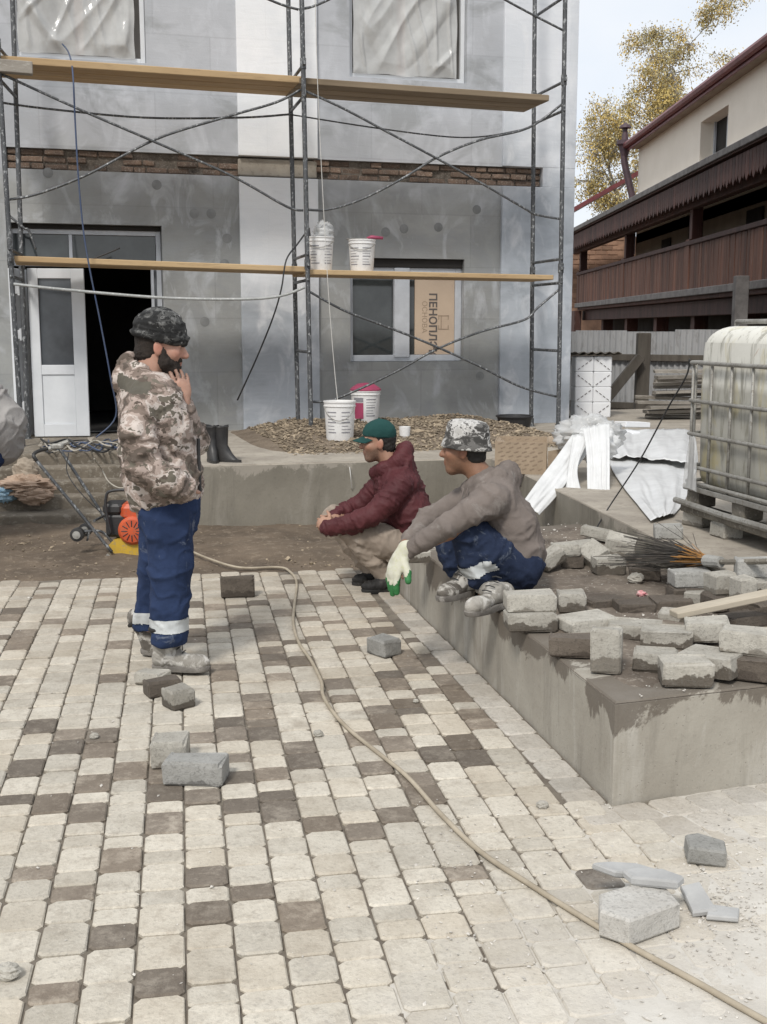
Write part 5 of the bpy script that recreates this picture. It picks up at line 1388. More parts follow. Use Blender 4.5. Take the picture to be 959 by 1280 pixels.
p = G(786, 1082, .1); poly_block('stone_shard', [(-.11, 0), (-.05, -.035), (.04, -.03), (.10, .0), (.03, .03), (-.06, .02)], .022, p, 2, 'slate_cut', 'pointed grey shard resting on the cut block and the paving', 'shard', GC, (4, 8), .075)
p = G(817, 1098, .1); poly_block('stone_shard', [(-.085, .01), (-.06, -.03), (.07, -.04), (.085, -.005), (.03, .035), (-.05, .035)], .028, p, -16, 'slate_cut', 'long sawn shard lying on top of the large cut block', 'shard', GC, (0, -4), .088)
p = G(872, 1126, .02); poly_block('stone_shard', [(-.035, -.06), (.035, -.065), (.03, .065), (-.03, .06)], .022, p, 4, 'slate_cut', 'flat rectangular grey shard leaning beside the large cut block', 'shard', GC, (10, -8), zc + .008)
p = G(899, 1146, .0); poly_block('stone_shard', [(-.045, -.03), (.04, -.045), (.06, .01), (-.02, .035)], .016, p, 0, 'slate_cut', 'thin flat shard at the edge of the cut pieces', 'shard', GC, (0, 0), zc)
# little stones lying about
for k, (u, v, s, zz) in enumerate(((398, 935 - 15, .02, 0), (795, 728, .038, LZ + .01), (10, 1222, .03, 0), (118, 923, .018, 0), (678, 1010, .02, 0), (520, 870 + 8, .012, 0))):
    p = G(u, v, zz); o = crumple(p + Vector((0, 0, s * .55)), s, s * .85, s * .7, 10 + k, .25, 12).build('stone', 'block_dry', loc=p)
    tag(o, ['small stone beside the hose', 'knobbly pale stone on the wet mortar of the ledge', 'flat stone lying on a pale sett', 'little stone on the setts behind the largest loose block', 'little stone on the border setts near the ledge corner', 'tiny stone by the dark setts below the ledge'][k], 'stone')
p = G(802, 745, LZ + .01); o = crumple(p + Vector((0, 0, .012)), .022, .016, .012, 33, .5, 12).build('litter', 'pink_litter', loc=p); tag(o, 'scrap of pink and white wrapper on the ledge mortar', 'litter')
# sawn plank across the ledge blocks
a, b = G(842, 768, LZ + .10), G(985, 738, LZ + .17); m = MB(); m.beam(a, b, .075, .028, 0, (0, 0, 1), .004); c = (a + b) / 2
o = m.build('sawn_plank', 'sawn_plank', loc=c); an = math.atan2((b - a).y, (b - a).x); o.data.transform(Matrix.Rotation(-an, 4, 'Z')); o.rotation_euler = (0, 0, an); tag(o, 'pale sawn plank resting across the blocks on the ledge', 'plank')
# broom of stiff wires
hd = G(886, 701, TZ + .03); br = thing('twig_broom', hd, 'dark twig broom with orange binding lying on the ledge blocks', 'broom')
tipc = G(778, 690, LZ + .10); ax = (tipc - hd).normalized(); rr = random.Random(8)
m1, m2 = MB(), MB(); side = ax.cross(Vector((0, 0, 1))).normalized()
for k in range(190):
    L_ = rr.uniform(.36, .56); sp = rr.gauss(0, .13); uz = rr.gauss(.03, .05)
    p0 = hd + side * rr.uniform(-.02, .02) + Vector((0, 0, rr.uniform(-.015, .02)))
    p1 = p0 + ax * L_ * .45 + side * sp * .32 * L_ / .5 + Vector((0, 0, uz * .5)); p2 = p0 + ax * L_ + side * sp * L_ / .5 + Vector((0, 0, max(-.04, uz) + rr.uniform(-.02, .0)))
    pm = p0.lerp(p1, rr.uniform(.7, 1.0))
    (m2 if k % 3 else m1).tube([p0, p0.lerp(p1, .5), pm], .0018, 4); m1.tube([pm, p1, p2], .0016, 4)
m1.build('bristles', 'bristle_dark', br); m2.build('binding_wires', 'bristle_orange', br)
m = MB(); m.tube([hd + ax * .02, hd - ax * .09], [.03, .026], 10); m.build('collar', 'block_grey', br)
m = MB(); m.tube([hd - ax * .08, hd - ax * .75 + Vector((0, 0, .05))], .013, 8); m.build('handle', 'dusty_timber', br)

# ------------------------------------------------------------------ caged liquid tank on a pallet
TC = Vector((1.735, 6.62, 0)); TX = Vector((.218, -.976, 0)); TY = Vector((.976, .218, 0)); tz0 = TZ + .08
tk = thing('caged_tank', TC + TX * .5 + TY * .5 + Vector((0, 0, TZ)), 'dirty white liquid tank in a steel cage on a pallet', 'tank')
TR = Matrix((TX, TY, Vector((0, 0, 1)))).transposed()
def tp(x, y, z): return TC + TX * x + TY * y + Vector((0, 0, z))
LX, LY = 1.15, .98; zc0, zc1 = tz0 + .16, 1.655
# rounded bottle
m = MB(); n = 12
def rrect(x0, x1, y0, y1, r, k=7):
    pts = []
    for cx, cy, a0 in ((x1 - r, y1 - r, 0), (x0 + r, y1 - r, 90), (x0 + r, y0 + r, 180), (x1 - r, y0 + r, 270)):
        for i in range(k): a = R(a0 + 90 * i / (k - 1)); pts.append((cx + r * math.cos(a), cy + r * math.sin(a)))
    return pts
prof = [(.05, 0), (.01, .02), (0, .06), (-.004, .3), (-.008, .55), (-.004, .75), (0, .80)]
top_h = zc1 - zc0
for i in range(8): a = R(90 * i / 7); prof.append((.12 * (1 - math.cos(a)), top_h - .12 + .12 * math.sin(a)))
rings = []
for ins, zz in prof:
    pts = rrect(.03 + ins, LX - .03 - ins, .03 + ins, LY - .03 - ins, .11)
    rings.append([tp(x, y, zc0 + zz + .005) for x, y in pts])
K = len(rings[0])
for rg in rings: m.v += [tuple(p) for p in rg]
for j in range(len(rings) - 1):
    for i in range(K): m.f.append((j * K + i, j * K + (i + 1) % K, (j + 1) * K + (i + 1) % K, (j + 1) * K + i)); m.m.append(0)
m.f.append(tuple(range(K - 1, -1, -1))); m.f.append(tuple((len(rings) - 1) * K + i for i in range(K))); m.m += [0, 0]
m.build('bottle', 'tank_plastic', tk, smooth=True, sharp=50)
# cage: five hoops and uprights on the four sides
hv = [453, 500, 541, 581, 616]
cor = tp(0, 0, 0)
hzs = [PY(864, v, cor.y).z for v in hv]
hzs[-1] = zc0 + .02
for z in hzs:
    m = MB(); pts = [tp(x, y, z) for x, y in rrect(-.005, LX + .005, -.005, LY + .005, .05, 4)]; m.tube(pts + [pts[0]], .0115, 8); m.build('cage_hoop', 'galvanised', tk, smooth=True)
zt_ = hzs[0]
for x in [.04 + (LX - .08) * i / 5 for i in range(6)]:
    for y in (.004, LY - .004): m = MB(); m.tube([tp(x, y, zc0 - .02), tp(x, y, zt_)], .0085, 8); m.build('cage_upright', 'galvanised', tk, smooth=True)
for y in [.04 + (LY - .08) * i / 5 for i in range(6)]:
    for x in (.004, LX - .004): m = MB(); m.tube([tp(x, y, zc0 - .02), tp(x, y, zt_)], .0085, 8); m.build('cage_upright', 'galvanised', tk, smooth=True)
m = MB(); m.beam(tp(-.012, -.006, zc0 - .02), tp(-.012, -.006, zt_), .03, .05); m.build('corner_plate', 'galvanised', tk)
for y in (.28, .72): m = MB(); m.tube([tp(0, y, zt_), tp(0, y, zc1 + .03), tp(LX, y, zc1 + .03), tp(LX, y, zt_)], .014, 8); m.build('top_bar', 'galvanised', tk)
m = MB(); m.lathe([(.11, 0), (.11, .04), (.09, .05)], tp(.55, .5, zc1), 20); m.build('filler_cap', 'black_plastic', tk)
# pallet: tray, corner feet, runners
m = MB(); m.bbox(tp(LX / 2, LY / 2, zc0 - .015), (LX + .02, LY + .02, .03), .004, 0, None, TR); m.build('tray', 'galvanised', tk)
for x in (.07, LX / 2, LX - .07):
    for y in (.07, LY / 2, LY - .07): m = MB(); m.bbox(tp(x, y, tz0 + .085), (.13, .12, .09), .008, 0, None, TR, .002); m.build('foot', 'dusty_timber', tk)
for y in (.05, LY / 2, LY - .05):
    m = MB(); m.bbox(tp(LX / 2, y, tz0 + .02), (LX + .06, .12, .04), .006, 0, None, TR, .002); m.build('runner', 'dusty_timber', tk)
for x in (-.0,): m = MB(); m.tube([tp(-.05, -.03, tz0 + .06), tp(.5, -.035, tz0 + .055), tp(LX + .05, -.03, tz0 + .06)], .018, 8); m.build('skid_tube', 'galvanised', tk)
for k, (x, y) in enumerate(((.42, .04), (.42, LY - .06), (LX - .12, LY - .06), (.05, .07))):
    p = tp(x, y, TZ + .04); o = link('paving_block', block_mesh(.15, .12, .08, 'block_dry', k), None, p, (0, 0, R(-77 + 6 * k)))
    tag(o, 'grey block propping the tank pallet ' + ('under the middle of its yard side runner', 'under the middle of its far runner', 'at its hidden rear end', 'at its end by the white film')[k], 'block', 'blocks under the pallet')
# split rag hanging in the cage
m = MB(); n1, n2 = 14, 20
for j in range(n2 + 1):
    for i in range(n1 + 1):
        a, b = i / n1, j / n2; w = .03 + .085 * b ** .7
        p = tp(.05 + .12 * .5 + (a - .5) * w * 1.5, -.016 - .012 * abs(math.sin(a * 9 + b * 2)), hzs[2] - .01 - b * .30 + .02 * nz((a * 4, b, 3))); m.v.append(tuple(p))
for j in range(n2):
    for i in range(n1): q = j * (n1 + 1) + i; m.f.append((q, q + 1, q + n1 + 2, q + n1 + 1)); m.m.append(0)
o = m.build('film_rag', 'clear_film', loc=tp(.1, -.02, hzs[2]), smooth=True); tag(o, 'torn clear film rag hanging in the tank cage', 'rag')
cable('pull_wire', [G(738, 674, LZ + .02), PY(760, 636, 7.15), PY(800, 575, 7.0), PY(835, 510, 6.8), PY(858, 470, 6.66), tp(-.006, .0, hzs[0] + .02)], .005, 'cable_black', 'dark thin wire running from the blocks up to the tank cage', 'wire', 6)

# ------------------------------------------------------------------ film sheets, cardboard box on the terrace
def sheet(name, rows, seed, mt, amp, label, n=26, fold=5.0, cat='film sheet', group='discarded film by the tank'):
    # rows: list of (left point, right point) from top to bottom, with soft folds between
    m = MB(); L_ = smooth_path([r_[0] for r_ in rows], 8); R_ = smooth_path([r_[1] for r_ in rows], 8); N2 = len(L_)
    for j in range(N2):
        for i in range(n + 1):
            a = i / n; p = L_[j].lerp(R_[j], a); e_ = min(1, min(a, 1 - a) * 6 + .25)
            w = amp * e_ * ((1 - 2 * abs(nz((a * fold, j * .06, seed)))) + .5 * (1 - 2 * abs(nz((a * fold * 2.3, j * .17, seed + 4)))))
            m.v.append(tuple(p + Vector((w * .25, -w * .7, abs(w) * .75))))
    for j in range(N2 - 1):
        for i in range(n): q = j * (n + 1) + i; m.f.append((q, q + 1, q + n + 2, q + n + 1)); m.m.append(0)
    o = m.build(name, mt, loc=rows[-1][0], smooth=True); md = o.modifiers.new('t', 'SOLIDIFY'); md.thickness = .0012
    return tag(o, label, cat, group)
Yb = 8.55
sheet('film_strip', [(PY(726, 528, 8.9), PY(752, 540, 8.7)), (PY(698, 568, 8.5), PY(722, 584, 8.4)), (PY(672, 602, 8.2), PY(696, 620, 8.1)), (PY(652, 630, 7.95), PY(674, 644, 7.9))], 1, 'white_film', .010, 'stiff white film strip slanting down behind the crouching man')
sheet('film_strip', [(PY(716, 545, 8.6), PY(738, 545, 8.55)), (PY(710, 585, 8.35), PY(722, 585, 8.3)), (PY(706, 615, 8.2), PY(728, 618, 8.15)), (PY(707, 636, 8.1), PY(738, 648, 8.05))], 5, 'white_film', .014, 'forked white film strip hanging over the terrace edge', 16)
sheet('film_strip', [(PY(728, 535, 8.6), PY(762, 530, 8.55)), (PY(733, 570, 8.35), PY(762, 570, 8.3)), (PY(734, 610, 8.15), PY(762, 610, 8.1)), (PY(737, 641, 8.05), PY(762, 634, 8.0))], 9, 'white_film', .014, 'broad white film strip hanging beside the forked one', 20)
c = PY(736, 544, 8.9); tag(crumple(c, .22, .17, .13, 21, .38, 44).build('film_heap', 'clear_film', loc=c - Vector((0, 0, .1)), smooth=True), 'crumpled clear film heaped above the hanging strips', 'film sheet', 'discarded film by the tank')
c = PY(745, 556, 8.75); tag(crumple(c, .15, .12, .13, 27, .32, 36).build('film_heap', 'white_film', loc=c - Vector((0, 0, .1)), smooth=True), 'crumpled white film bunched at the top of the broad strip', 'film sheet', 'discarded film by the tank')
zs0 = TZ + .012
sheet('film_sheet', [(G(762, 556, zs0), G(870, 552, zs0)), (G(762, 580, zs0), G(872, 580, zs0)), (G(776, 606, zs0), G(864, 602, zs0)), (G(797, 632, zs0), G(856, 626, zs0)), (G(813, 652, zs0), G(842, 644, zs0))], 13, 'white_film', .022, 'big white film sheet spread over the terrace beside the tank', 44, 4)
sheet('film_sheet', [(G(760, 541, zs0 + .05), G(868, 540, zs0 + .05)), (G(756, 556, zs0 + .05), G(870, 560, zs0 + .06)), (G(760, 572, zs0 + .03), G(868, 584, zs0 + .03))], 17, 'white_film', .04, 'rumpled white film sheet lying on the big spread sheet', 36, 5)
for k in range(3):
    c = G(762 + 14 * k, 556 - 5 * k, TZ); m = MB(); m.bbox((0, 0, 0), (.32, .2, .05), .006, jit=.004); o = m.build('foam_slab', 'foam_white'); o.location = (c.x, c.y, TZ + .03 + .05 * k); o.rotation_euler = (0, R(3), R(10 + 8 * k)); tag(o, 'white foam offcut stacked under the rumpled film', 'foam slab', 'foam offcuts under the film')
# box
bc = G(657, 592, TZ); BX = thing('cardboard_box', bc, 'open brown cardboard box with folded flaps on the terrace', 'box')
ex = Vector((math.cos(R(-8)), math.sin(R(-8)), 0)); ey = Vector((-ex.y, ex.x, 0)); bl, bw, bh = .40, .46, .25
def bp(x, y, z): return bc + ex * x + ey * y + Vector((0, 0, z))
def card(name, q, th=.006):
    m = MB(); n_ = (q[1] - q[0]).cross(q[3] - q[0]).normalized() * th
    m.add(list(q) + [p + n_ for p in q], [(3, 2, 1, 0), (4, 5, 6, 7), (0, 1, 5, 4), (1, 2, 6, 5), (2, 3, 7, 6), (3, 0, 4, 7)]); return m.build(name, 'cardboard', BX)
x0, x1 = -.24, .16
card('side_panel', [bp(x0, 0, 0), bp(x1, -.05, 0), bp(x1, -.05, bh), bp(x0, 0, bh)]); card('side_panel', [bp(x0, bw, 0), bp(x1, bw, 0), bp(x1, bw, bh), bp(x0, bw, bh)])
card('side_panel', [bp(x0, .003, 0), bp(x0, bw - .003, 0), bp(x0, bw - .003, bh), bp(x0, .003, bh)]); card('side_panel', [bp(x1, -.04, 0), bp(x1, bw, 0), bp(x1, bw, bh), bp(x1, -.04, bh)]); card('base_panel', [bp(x0, .01, .004), bp(x1, .01, .004), bp(x1, bw, .004), bp(x0, bw, .004)])
card('flap', [bp(x1 + .01, -.06, bh * .12), bp(x1 + .22, -.02, bh * .16), bp(x1 + .22, .02, bh * .86), bp(x1 + .01, -.06, bh * .74)]); card('flap', [bp(x1 + .008, .03, bh), bp(x1 + .008, bw, bh), bp(x1 + .2, bw - .03, bh + .05), bp(x1 + .2, .05, bh - .07)])
card('flap', [bp(x0 + .01, .01, bh - .002), bp(x0 + .01, bw - .02, bh - .002), bp(x0 + .13, bw - .03, bh - .09), bp(x0 + .13, .04, bh - .09)])
m = MB()
for r_ in range(8):
    for k in range(6):
        xa = x0 + .025 + k * .062 + (r_ % 2) * .02; za = .03 + r_ * .033
        def fp(x, z): y = -.05 * (x - x0) / (x1 - x0) - .0085; return bp(x, y, z)
        if xa + .04 < x1 - .01: m.add([fp(xa, za), fp(xa + .035, za + .012), fp(xa + .034, za + .021), fp(xa - .001, za + .009)], [(0, 1, 2, 3)])
m.build('printed_pattern', 'cardboard_print', BX)

# ------------------------------------------------------------------ plate compactor, parked before the steps
YC = 8.5
def cp(u, v, dy=0.0): return PY(u, v, YC + dy)
gz = G(150, 693); cpt = thing('plate_compactor', (cp(165, 690).x, YC, 0), 'orange and black plate compactor with a long handle before the steps', 'compactor')
def extr(m, prof, y0, y1):
    n = len(prof); m.add([(x, y0, z) for x, z in prof] + [(x, y1, z) for x, z in prof], [tuple(range(n)), tuple(range(2 * n - 1, n - 1, -1))] + [(i, n + i, n + (i + 1) % n, (i + 1) % n) for i in range(n)])
m = MB(); extr(m, [(cp(u, v).x, cp(u, v).z) for u, v in ((150, 692), (150, 697), (216, 697), (216, 692))], YC - .22, YC + .22); m.beam(cp(152, 695), cp(142, 686), .44, .018, 0, (0, 0, 1), .003); m.build('base_plate', 'galvanised', cpt)
m = MB(); extr(m, [(cp(u, v).x, cp(u, v).z) for u, v in ((141, 678), (148, 670), (200, 669), (208, 678), (205, 692), (152, 692))], YC - .15, YC + .15); m.build('exciter_housing', 'yellow_paint', cpt)
def ebox(name, u0, v0, u1, v1, dy0, dy1, mt, bev=.015):
    a, b = cp(u0, v1), cp(u1, v0); m = MB(); m.bbox(((a.x + b.x) / 2, YC + (dy0 + dy1) / 2, (a.z + b.z) / 2), (b.x - a.x, dy1 - dy0, b.z - a.z), bev); return m.build(name, mt, cpt)
ebox('air_filter', 133, 627, 157, 640, -.13, .1, 'black_plastic', .02); ebox('engine_block', 137, 640, 190, 668, -.12, .14, 'black_plastic', .02)
ebox('fuel_tank', 155, 627, 195, 647, -.14, .13, 'orange_paint', .03)
c = cp(166, 663, -.16); m = MB(); Mx = Matrix.Translation(c) @ Matrix.Rotation(R(90), 4, 'X'); m.lathe([(.085, -.05), (.105, -.03), (.105, .01), (.085, .03), (.03, .035)], (0, 0, 0), 24, 0, Mx); st_o = m.build('recoil_starter', 'orange_paint', cpt, smooth=True, sharp=40)
m = MB()
for k in range(12):
    a = R(30 * k); m.beam(c + Vector((.03 * math.cos(a), -.035, .03 * math.sin(a))), c + Vector((.078 * math.cos(a), -.033, .078 * math.sin(a))), .008, .006)
m.build('grille', 'black_plastic', st_o)
for dy in (-.17, .17):
    m = MB(); m.tube(smooth_path([cp(139, 668, dy), cp(133, 640, dy), cp(133, 620, dy), cp(140, 613.5, dy), cp(165, 613, dy), cp(195, 620, dy), cp(205, 670, dy)], 5), .011, 8); m.build('roll_bar', 'black_plastic', cpt, smooth=True)
m = MB(); m.tube([cp(133, 622, -.17), cp(133, 622, .17)], .011, 8); m.build('cross_tube', 'black_plastic', cpt)
for dy, (u0, v0), (u1, v1) in ((-.2, (140, 690), (46, 576)), (.2, (146, 670), (74, 560))):
    m = MB(); m.tube(smooth_path([cp(u0, v0, dy), cp((u0 * .72 + u1 * .28), v0 * .72 + v1 * .28, dy), cp((u0 + u1 * 2) / 3, (v0 + v1 * 2) / 3, dy), cp(u1, v1, dy)], 4), .0125, 8); m.build('handle_tube', 'steel', cpt, smooth=True)
m = MB(); m.tube(smooth_path([cp(46, 576, -.2), cp(42, 569, -.2), cp(48, 564, -.1), cp(64, 560, .1), cp(73, 559, .2)], 5), .0135, 8); m.build('handle_grip', 'black_rubber', cpt, smooth=True)
m = MB(); m.tube([cp(118, 651, -.2), cp(133, 643, .2)], .01, 8); m.build('cross_tube', 'steel', cpt)
m = MB(); m.tube([cp(60, 562, .05), cp(86, 552, .05)], .02, 8); m.bbox(cp(72, 558, 0), (.09, .06, .04), .01); m.build('throttle_lever', 'galvanised', cpt)
for dy in (-.16, .14):
    c = cp(97 + (10 if dy > 0 else 0), 668 - (6 if dy > 0 else 0), dy); m = MB(); m.lathe([(.03, -.028), (.05, -.024), (.05, .024), (.03, .028)], (0, 0, 0), 20, 0, Matrix.Translation(c) @ Matrix.Rotation(R(90), 4, 'X')); wh = m.build('wheel', 'black_rubber', cpt, smooth=True, sharp=35)
    m = MB(); m.lathe([(.03, -.033), (.024, -.034), (.01, -.036)], (0, 0, 0), 16, 0, Matrix.Translation(c) @ Matrix.Rotation(R(90), 4, 'X') @ Matrix.Rotation(R(180), 4, 'X')); m.build('rim', 'galvanised', wh)
m = MB(); m.tube([cp(97, 668, -.16), cp(107, 662, .14)], .009, 8); m.build('axle', 'steel', cpt)
m = MB(); m.tube(smooth_path([cp(97, 667, -.14), cp(110, 664, -.12), cp(128, 665, -.1), cp(142, 680, -.1)], 5), .01, 8); m.tube([cp(112, 664, -.13), cp(109, 676, -.13)], .008, 6); m.build('wheel_bracket', 'steel', cpt)
m = MB(); m.tube(smooth_path([cp(86, 566, 0), cp(84, 590, -.05), cp(100, 615, -.1), cp(125, 640, -.1)], 5), .004, 6); m.build('throttle_cable', 'cable_black', cpt)
# ------------------------------------------------------------------ rubbish on the steps, stick
c = G(35, 622, .21); c.z = .215; c = Vector((c.x, c.y - .03, .21))
tag(crumple(c + Vector((.0, 0, .10)), .20, .13, .085, 41, .42, 26).build('paper_sack', 'paper_sack', loc=c, smooth=False), 'crumpled torn brown paper sack on the steps', 'sack')
c2 = c + Vector((.09, -.06, -.02)); tag(crumple(c2 + Vector((0, 0, .05)), .13, .10, .07, 47, .3, 18).build('paper_sack', 'paper_sack', loc=c2, smooth=False), 'flattened scrap of brown paper sack in front of the larger one', 'sack')
c3 = c + Vector((-.17, -.05, -.02)); tag(crumple(c3 + Vector((0, 0, .06)), .085, .07, .06, 52, .4, 20).build('film_scrap', 'blue_film', loc=c3, smooth=False), 'crumpled light blue film scrap beside the paper sack', 'scrap')
c4 = c + Vector((-.02, .08, .12)); tag(crumple(c4 + Vector((0, 0, .08)), .10, .09, .12, 57, .3, 16).build('paper_sack', 'shade_stucco', loc=c4, smooth=False), 'grey crumpled sack rising behind the brown one', 'sack')
a, b = G(-40, 646), G(35, 664); m = MB(); m.beam(a + Vector((0, 0, .03)), b + Vector((0, 0, .015)), .03, .02); tag(m.build('white_stick', 'stick_white', loc=b), 'thin white stick lying on the earth at the foot of the steps', 'stick')
# ------------------------------------------------------------------ people: smooth-blended volumes turned into one skin
class Vol:
    rs = 1.0
    def __init__(s): s.p = []
    def cone(s, a, b, ra, rb, k=.025):
        ra, rb = ra * Vol.rs, rb * Vol.rs; s.p.append(('c', np.array(a, float), np.array(b, float), ra, rb, k)); return s
    def chain(s, pts, rs, k=.025):
        for i in range(len(pts) - 1): s.cone(pts[i], pts[i + 1], rs[i], rs[i + 1], k)
        return s
    def ell(s, c, r, M=None, k=.02): s.p.append(('e', np.array(c, float), np.array(r, float), np.array(M if M is not None else Matrix.Identity(3), float), 0, k)); return s
    def cut(s, c, r, M=None, k=.01): s.p.append(('x', np.array(c, float), np.array(r, float), np.array(M if M is not None else Matrix.Identity(3), float), 0, k)); return s
    def plane(s, p, n, k=.0): s.p.append(('h', np.array(p, float), np.array(n, float), 0, 0, k)); return s       # keep the side against n
    @staticmethod
    def dist(pr, X):
        t = pr[0]
        if t == 'c':
            a, b, ra, rb = pr[1:5]; d = b - a; L2 = max(1e-9, float(d @ d)); h = np.clip(((X - a) @ d) / L2, 0, 1)
            return np.linalg.norm(X - a - h[..., None] * d, axis=-1) - (ra + (rb - ra) * h)
        if t in 'ex':
            q = (X - pr[1]) @ pr[3]; r = pr[2]; k0 = np.linalg.norm(q / r, axis=-1); k1 = np.linalg.norm(q / (r * r), axis=-1)
            return np.where(k1 > 1e-6, k0 * (k0 - 1) / np.maximum(k1, 1e-6), -r.min())
        return (X - pr[1]) @ pr[2]
    def mesh(s, h):
        lo, hi = np.full(3, 1e9), np.full(3, -1e9)
        def bb(pr):
            if pr[0] == 'c': r = max(pr[3], pr[4]); return np.minimum(pr[1], pr[2]) - r, np.maximum(pr[1], pr[2]) + r
            r = pr[2].max(); return pr[1] - r, pr[1] + r
        for pr in s.p:
            if pr[0] in 'ce': a, b = bb(pr); lo, hi = np.minimum(lo, a), np.maximum(hi, b)
        lo -= 3 * h; hi += 3 * h
        n = np.ceil((hi - lo) / h).astype(int) + 1
        V = np.full(n, .3, np.float32)
        for pr in s.p:
            k = pr[5]
            if pr[0] == 'h': i0, i1 = np.zeros(3, int), n
            else:
                a, b = bb(pr); m = k + 3 * h; i0 = np.maximum(0, np.floor((a - m - lo) / h).astype(int)); i1 = np.minimum(n, np.ceil((b + m - lo) / h).astype(int) + 1)
            gx = [lo[q] + h * np.arange(i0[q], i1[q]) for q in range(3)]
            X = np.stack(np.meshgrid(*gx, indexing='ij'), -1); d = s.dist(pr, X)
            W = V[i0[0]:i1[0], i0[1]:i1[1], i0[2]:i1[2]]
            if pr[0] in 'ce':
                if k > 0: e = np.maximum(k - np.abs(W - d), 0) / k; r_ = np.minimum(W, d) - e * e * k * .25
                else: r_ = np.minimum(W, d)
            else:
                d = -d if pr[0] == 'x' else d
                if k > 0: e = np.maximum(k - np.abs(W - d), 0) / k; r_ = np.maximum(W, d) + e * e * k * .25
                else: r_ = np.maximum(W, d)
            V[i0[0]:i1[0], i0[1]:i1[1], i0[2]:i1[2]] = r_
        return surface_nets(V, lo, h)
def surface_nets(V, lo, h):
    S = V < 0; nx, ny, nz_ = V.shape
    cnt = np.zeros((nx - 1, ny - 1, nz_ - 1), np.uint8)
    acc = np.zeros((nx - 1, ny - 1, nz_ - 1, 3), np.float32)
    for ax in range(3):
        sl0 = [slice(None)] * 3; sl1 = [slice(None)] * 3; sl0[ax] = slice(0, -1); sl1[ax] = slice(1, None)
        a, b = V[tuple(sl0)], V[tuple(sl1)]; cr = (a < 0) != (b < 0); t = np.where(cr, a / np.where(cr, a - b, 1), 0)
        o1, o2 = [q for q in range(3) if q != ax]
        for d1 in (0, 1):
            for d2 in (0, 1):
                q = [slice(None)] * 3; q[o1] = slice(d1, cr.shape[o1] - 1 + d1); q[o2] = slice(d2, cr.shape[o2] - 1 + d2)
                c_ = cr[tuple(q)]; cnt += c_
                acc[..., ax] += np.where(c_, t[tuple(q)], 0); acc[..., o1] += c_ * d1; acc[..., o2] += c_ * d2
    act = cnt > 0; idx = np.full(cnt.shape, -1, np.int64); idx[act] = np.arange(act.sum())
    ii = np.argwhere(act); P = (ii + acc[act] / cnt[act][:, None]) * h + lo
    F = []
    for ax in range(3):
        sl0 = [slice(None)] * 3; sl1 = [slice(None)] * 3; sl0[ax] = slice(0, -1); sl1[ax] = slice(1, None)
        o1, o2 = [(1, 2), (2, 0), (0, 1)][ax]
        a, b = S[tuple(sl0)], S[tuple(sl1)]
        e = np.argwhere(a != b); e = e[(e[:, o1] > 0) & (e[:, o2] > 0) & (e[:, o1] < V.shape[o1] - 1) & (e[:, o2] < V.shape[o2] - 1)]
        inside = a[tuple(e.T)]
        def ix(d1, d2):
            q = e.copy(); q[:, o1] -= d1; q[:, o2] -= d2; return idx[tuple(q.T)]
        q = np.stack([ix(1, 1), ix(0, 1), ix(0, 0), ix(1, 0)], 1)
        q[~inside] = q[~inside][:, ::-1]; F.append(q)
    F = np.concatenate(F); return P, F[(F >= 0).all(1)]
def vnormals(P, F):
    N = np.zeros_like(P); a = P[F[:, 2]] - P[F[:, 0]]; b = P[F[:, 3]] - P[F[:, 1]]; n = np.cross(a, b)
    for k in range(4): np.add.at(N, F[:, k], n)
    return N / np.maximum(np.linalg.norm(N, axis=1, keepdims=True), 1e-9)
def relax(P, F, it=2, lam=.5):
    for _ in range(it):
        A_ = np.zeros_like(P); c = np.zeros(len(P))
        for k in range(4): np.add.at(A_, F[:, k], P[F[:, (k + 1) % 4]]); np.add.at(A_, F[:, (k + 1) % 4], P[F[:, k]]); np.add.at(c, F[:, k], 1); np.add.at(c, F[:, (k + 1) % 4], 1)
        P = P + lam * (A_ / np.maximum(c, 1)[:, None] - P)
    return P
def folds(vol, P, F, amp, freq=16.0, seed=0, along=3.2, fine=.25):
    """creases that run round the limb or across the trunk they belong to"""
    N = vnormals(P, F); cones = [p for p in vol.p if p[0] == 'c']
    D = np.stack([Vol.dist(c, P) for c in cones], 1); best = D.argmin(1); out = P.copy()
    for i in range(len(P)):
        c = cones[best[i]]; d = Vector(c[2] - c[1]); L = d.length
        p = Vector(P[i])
        if L > .02:
            d /= L; q = p + d * (p.dot(d)) * (along - 1)
        else: q = p
        v = noise.noise(q * (freq * .32) + Vector((seed, 0, 0))); v2 = noise.noise(q * (freq * .8) + Vector((0, seed, 0))); v3 = noise.noise(p * 7 + Vector((0, 0, seed)))
        rd = lambda x, k: max(0.0, 1 - k * abs(x)) ** 1.4
        r_ = rd(v, 4.5) * .8 + rd(v2, 4.5) * .45
        out[i] += N[i] * amp * (r_ * (.45 + 1.1 * max(0, v3 + .35)) + .35 * noise.noise(p * 4.5 + Vector((seed, 3, 0))) - .25)
    return out
def from_np(name, P, F, mats, parent, mi=None, tint=None):
    loc = np.array(parent_loc(parent)); me = bpy.data.meshes.new(name)
    me.from_pydata((P - loc).tolist(), [], F.tolist())
    for m in (mats if isinstance(mats, (list, tuple)) else [mats]): me.materials.append(MATS[m])
    if mi is not None: me.polygons.foreach_set('material_index', mi.astype(np.int32))
    me.polygons.foreach_set('use_smooth', [True] * len(me.polygons))
    if tint is not None:
        ca = me.color_attributes.new('tint', 'FLOAT_COLOR', 'POINT'); c4 = np.ones((len(P), 4), np.float32); c4[:, :3] = tint; ca.data.foreach_set('color', c4.ravel())
    me.update()
    return link(name, me, parent, Vector(loc))
def submesh(P, F, keep, off):
    N = vnormals(P, F); F2 = F[keep]; u = np.unique(F2); mp = np.full(len(P), -1); mp[u] = np.arange(len(u)); return P[u] + N[u] * off, mp[F2]
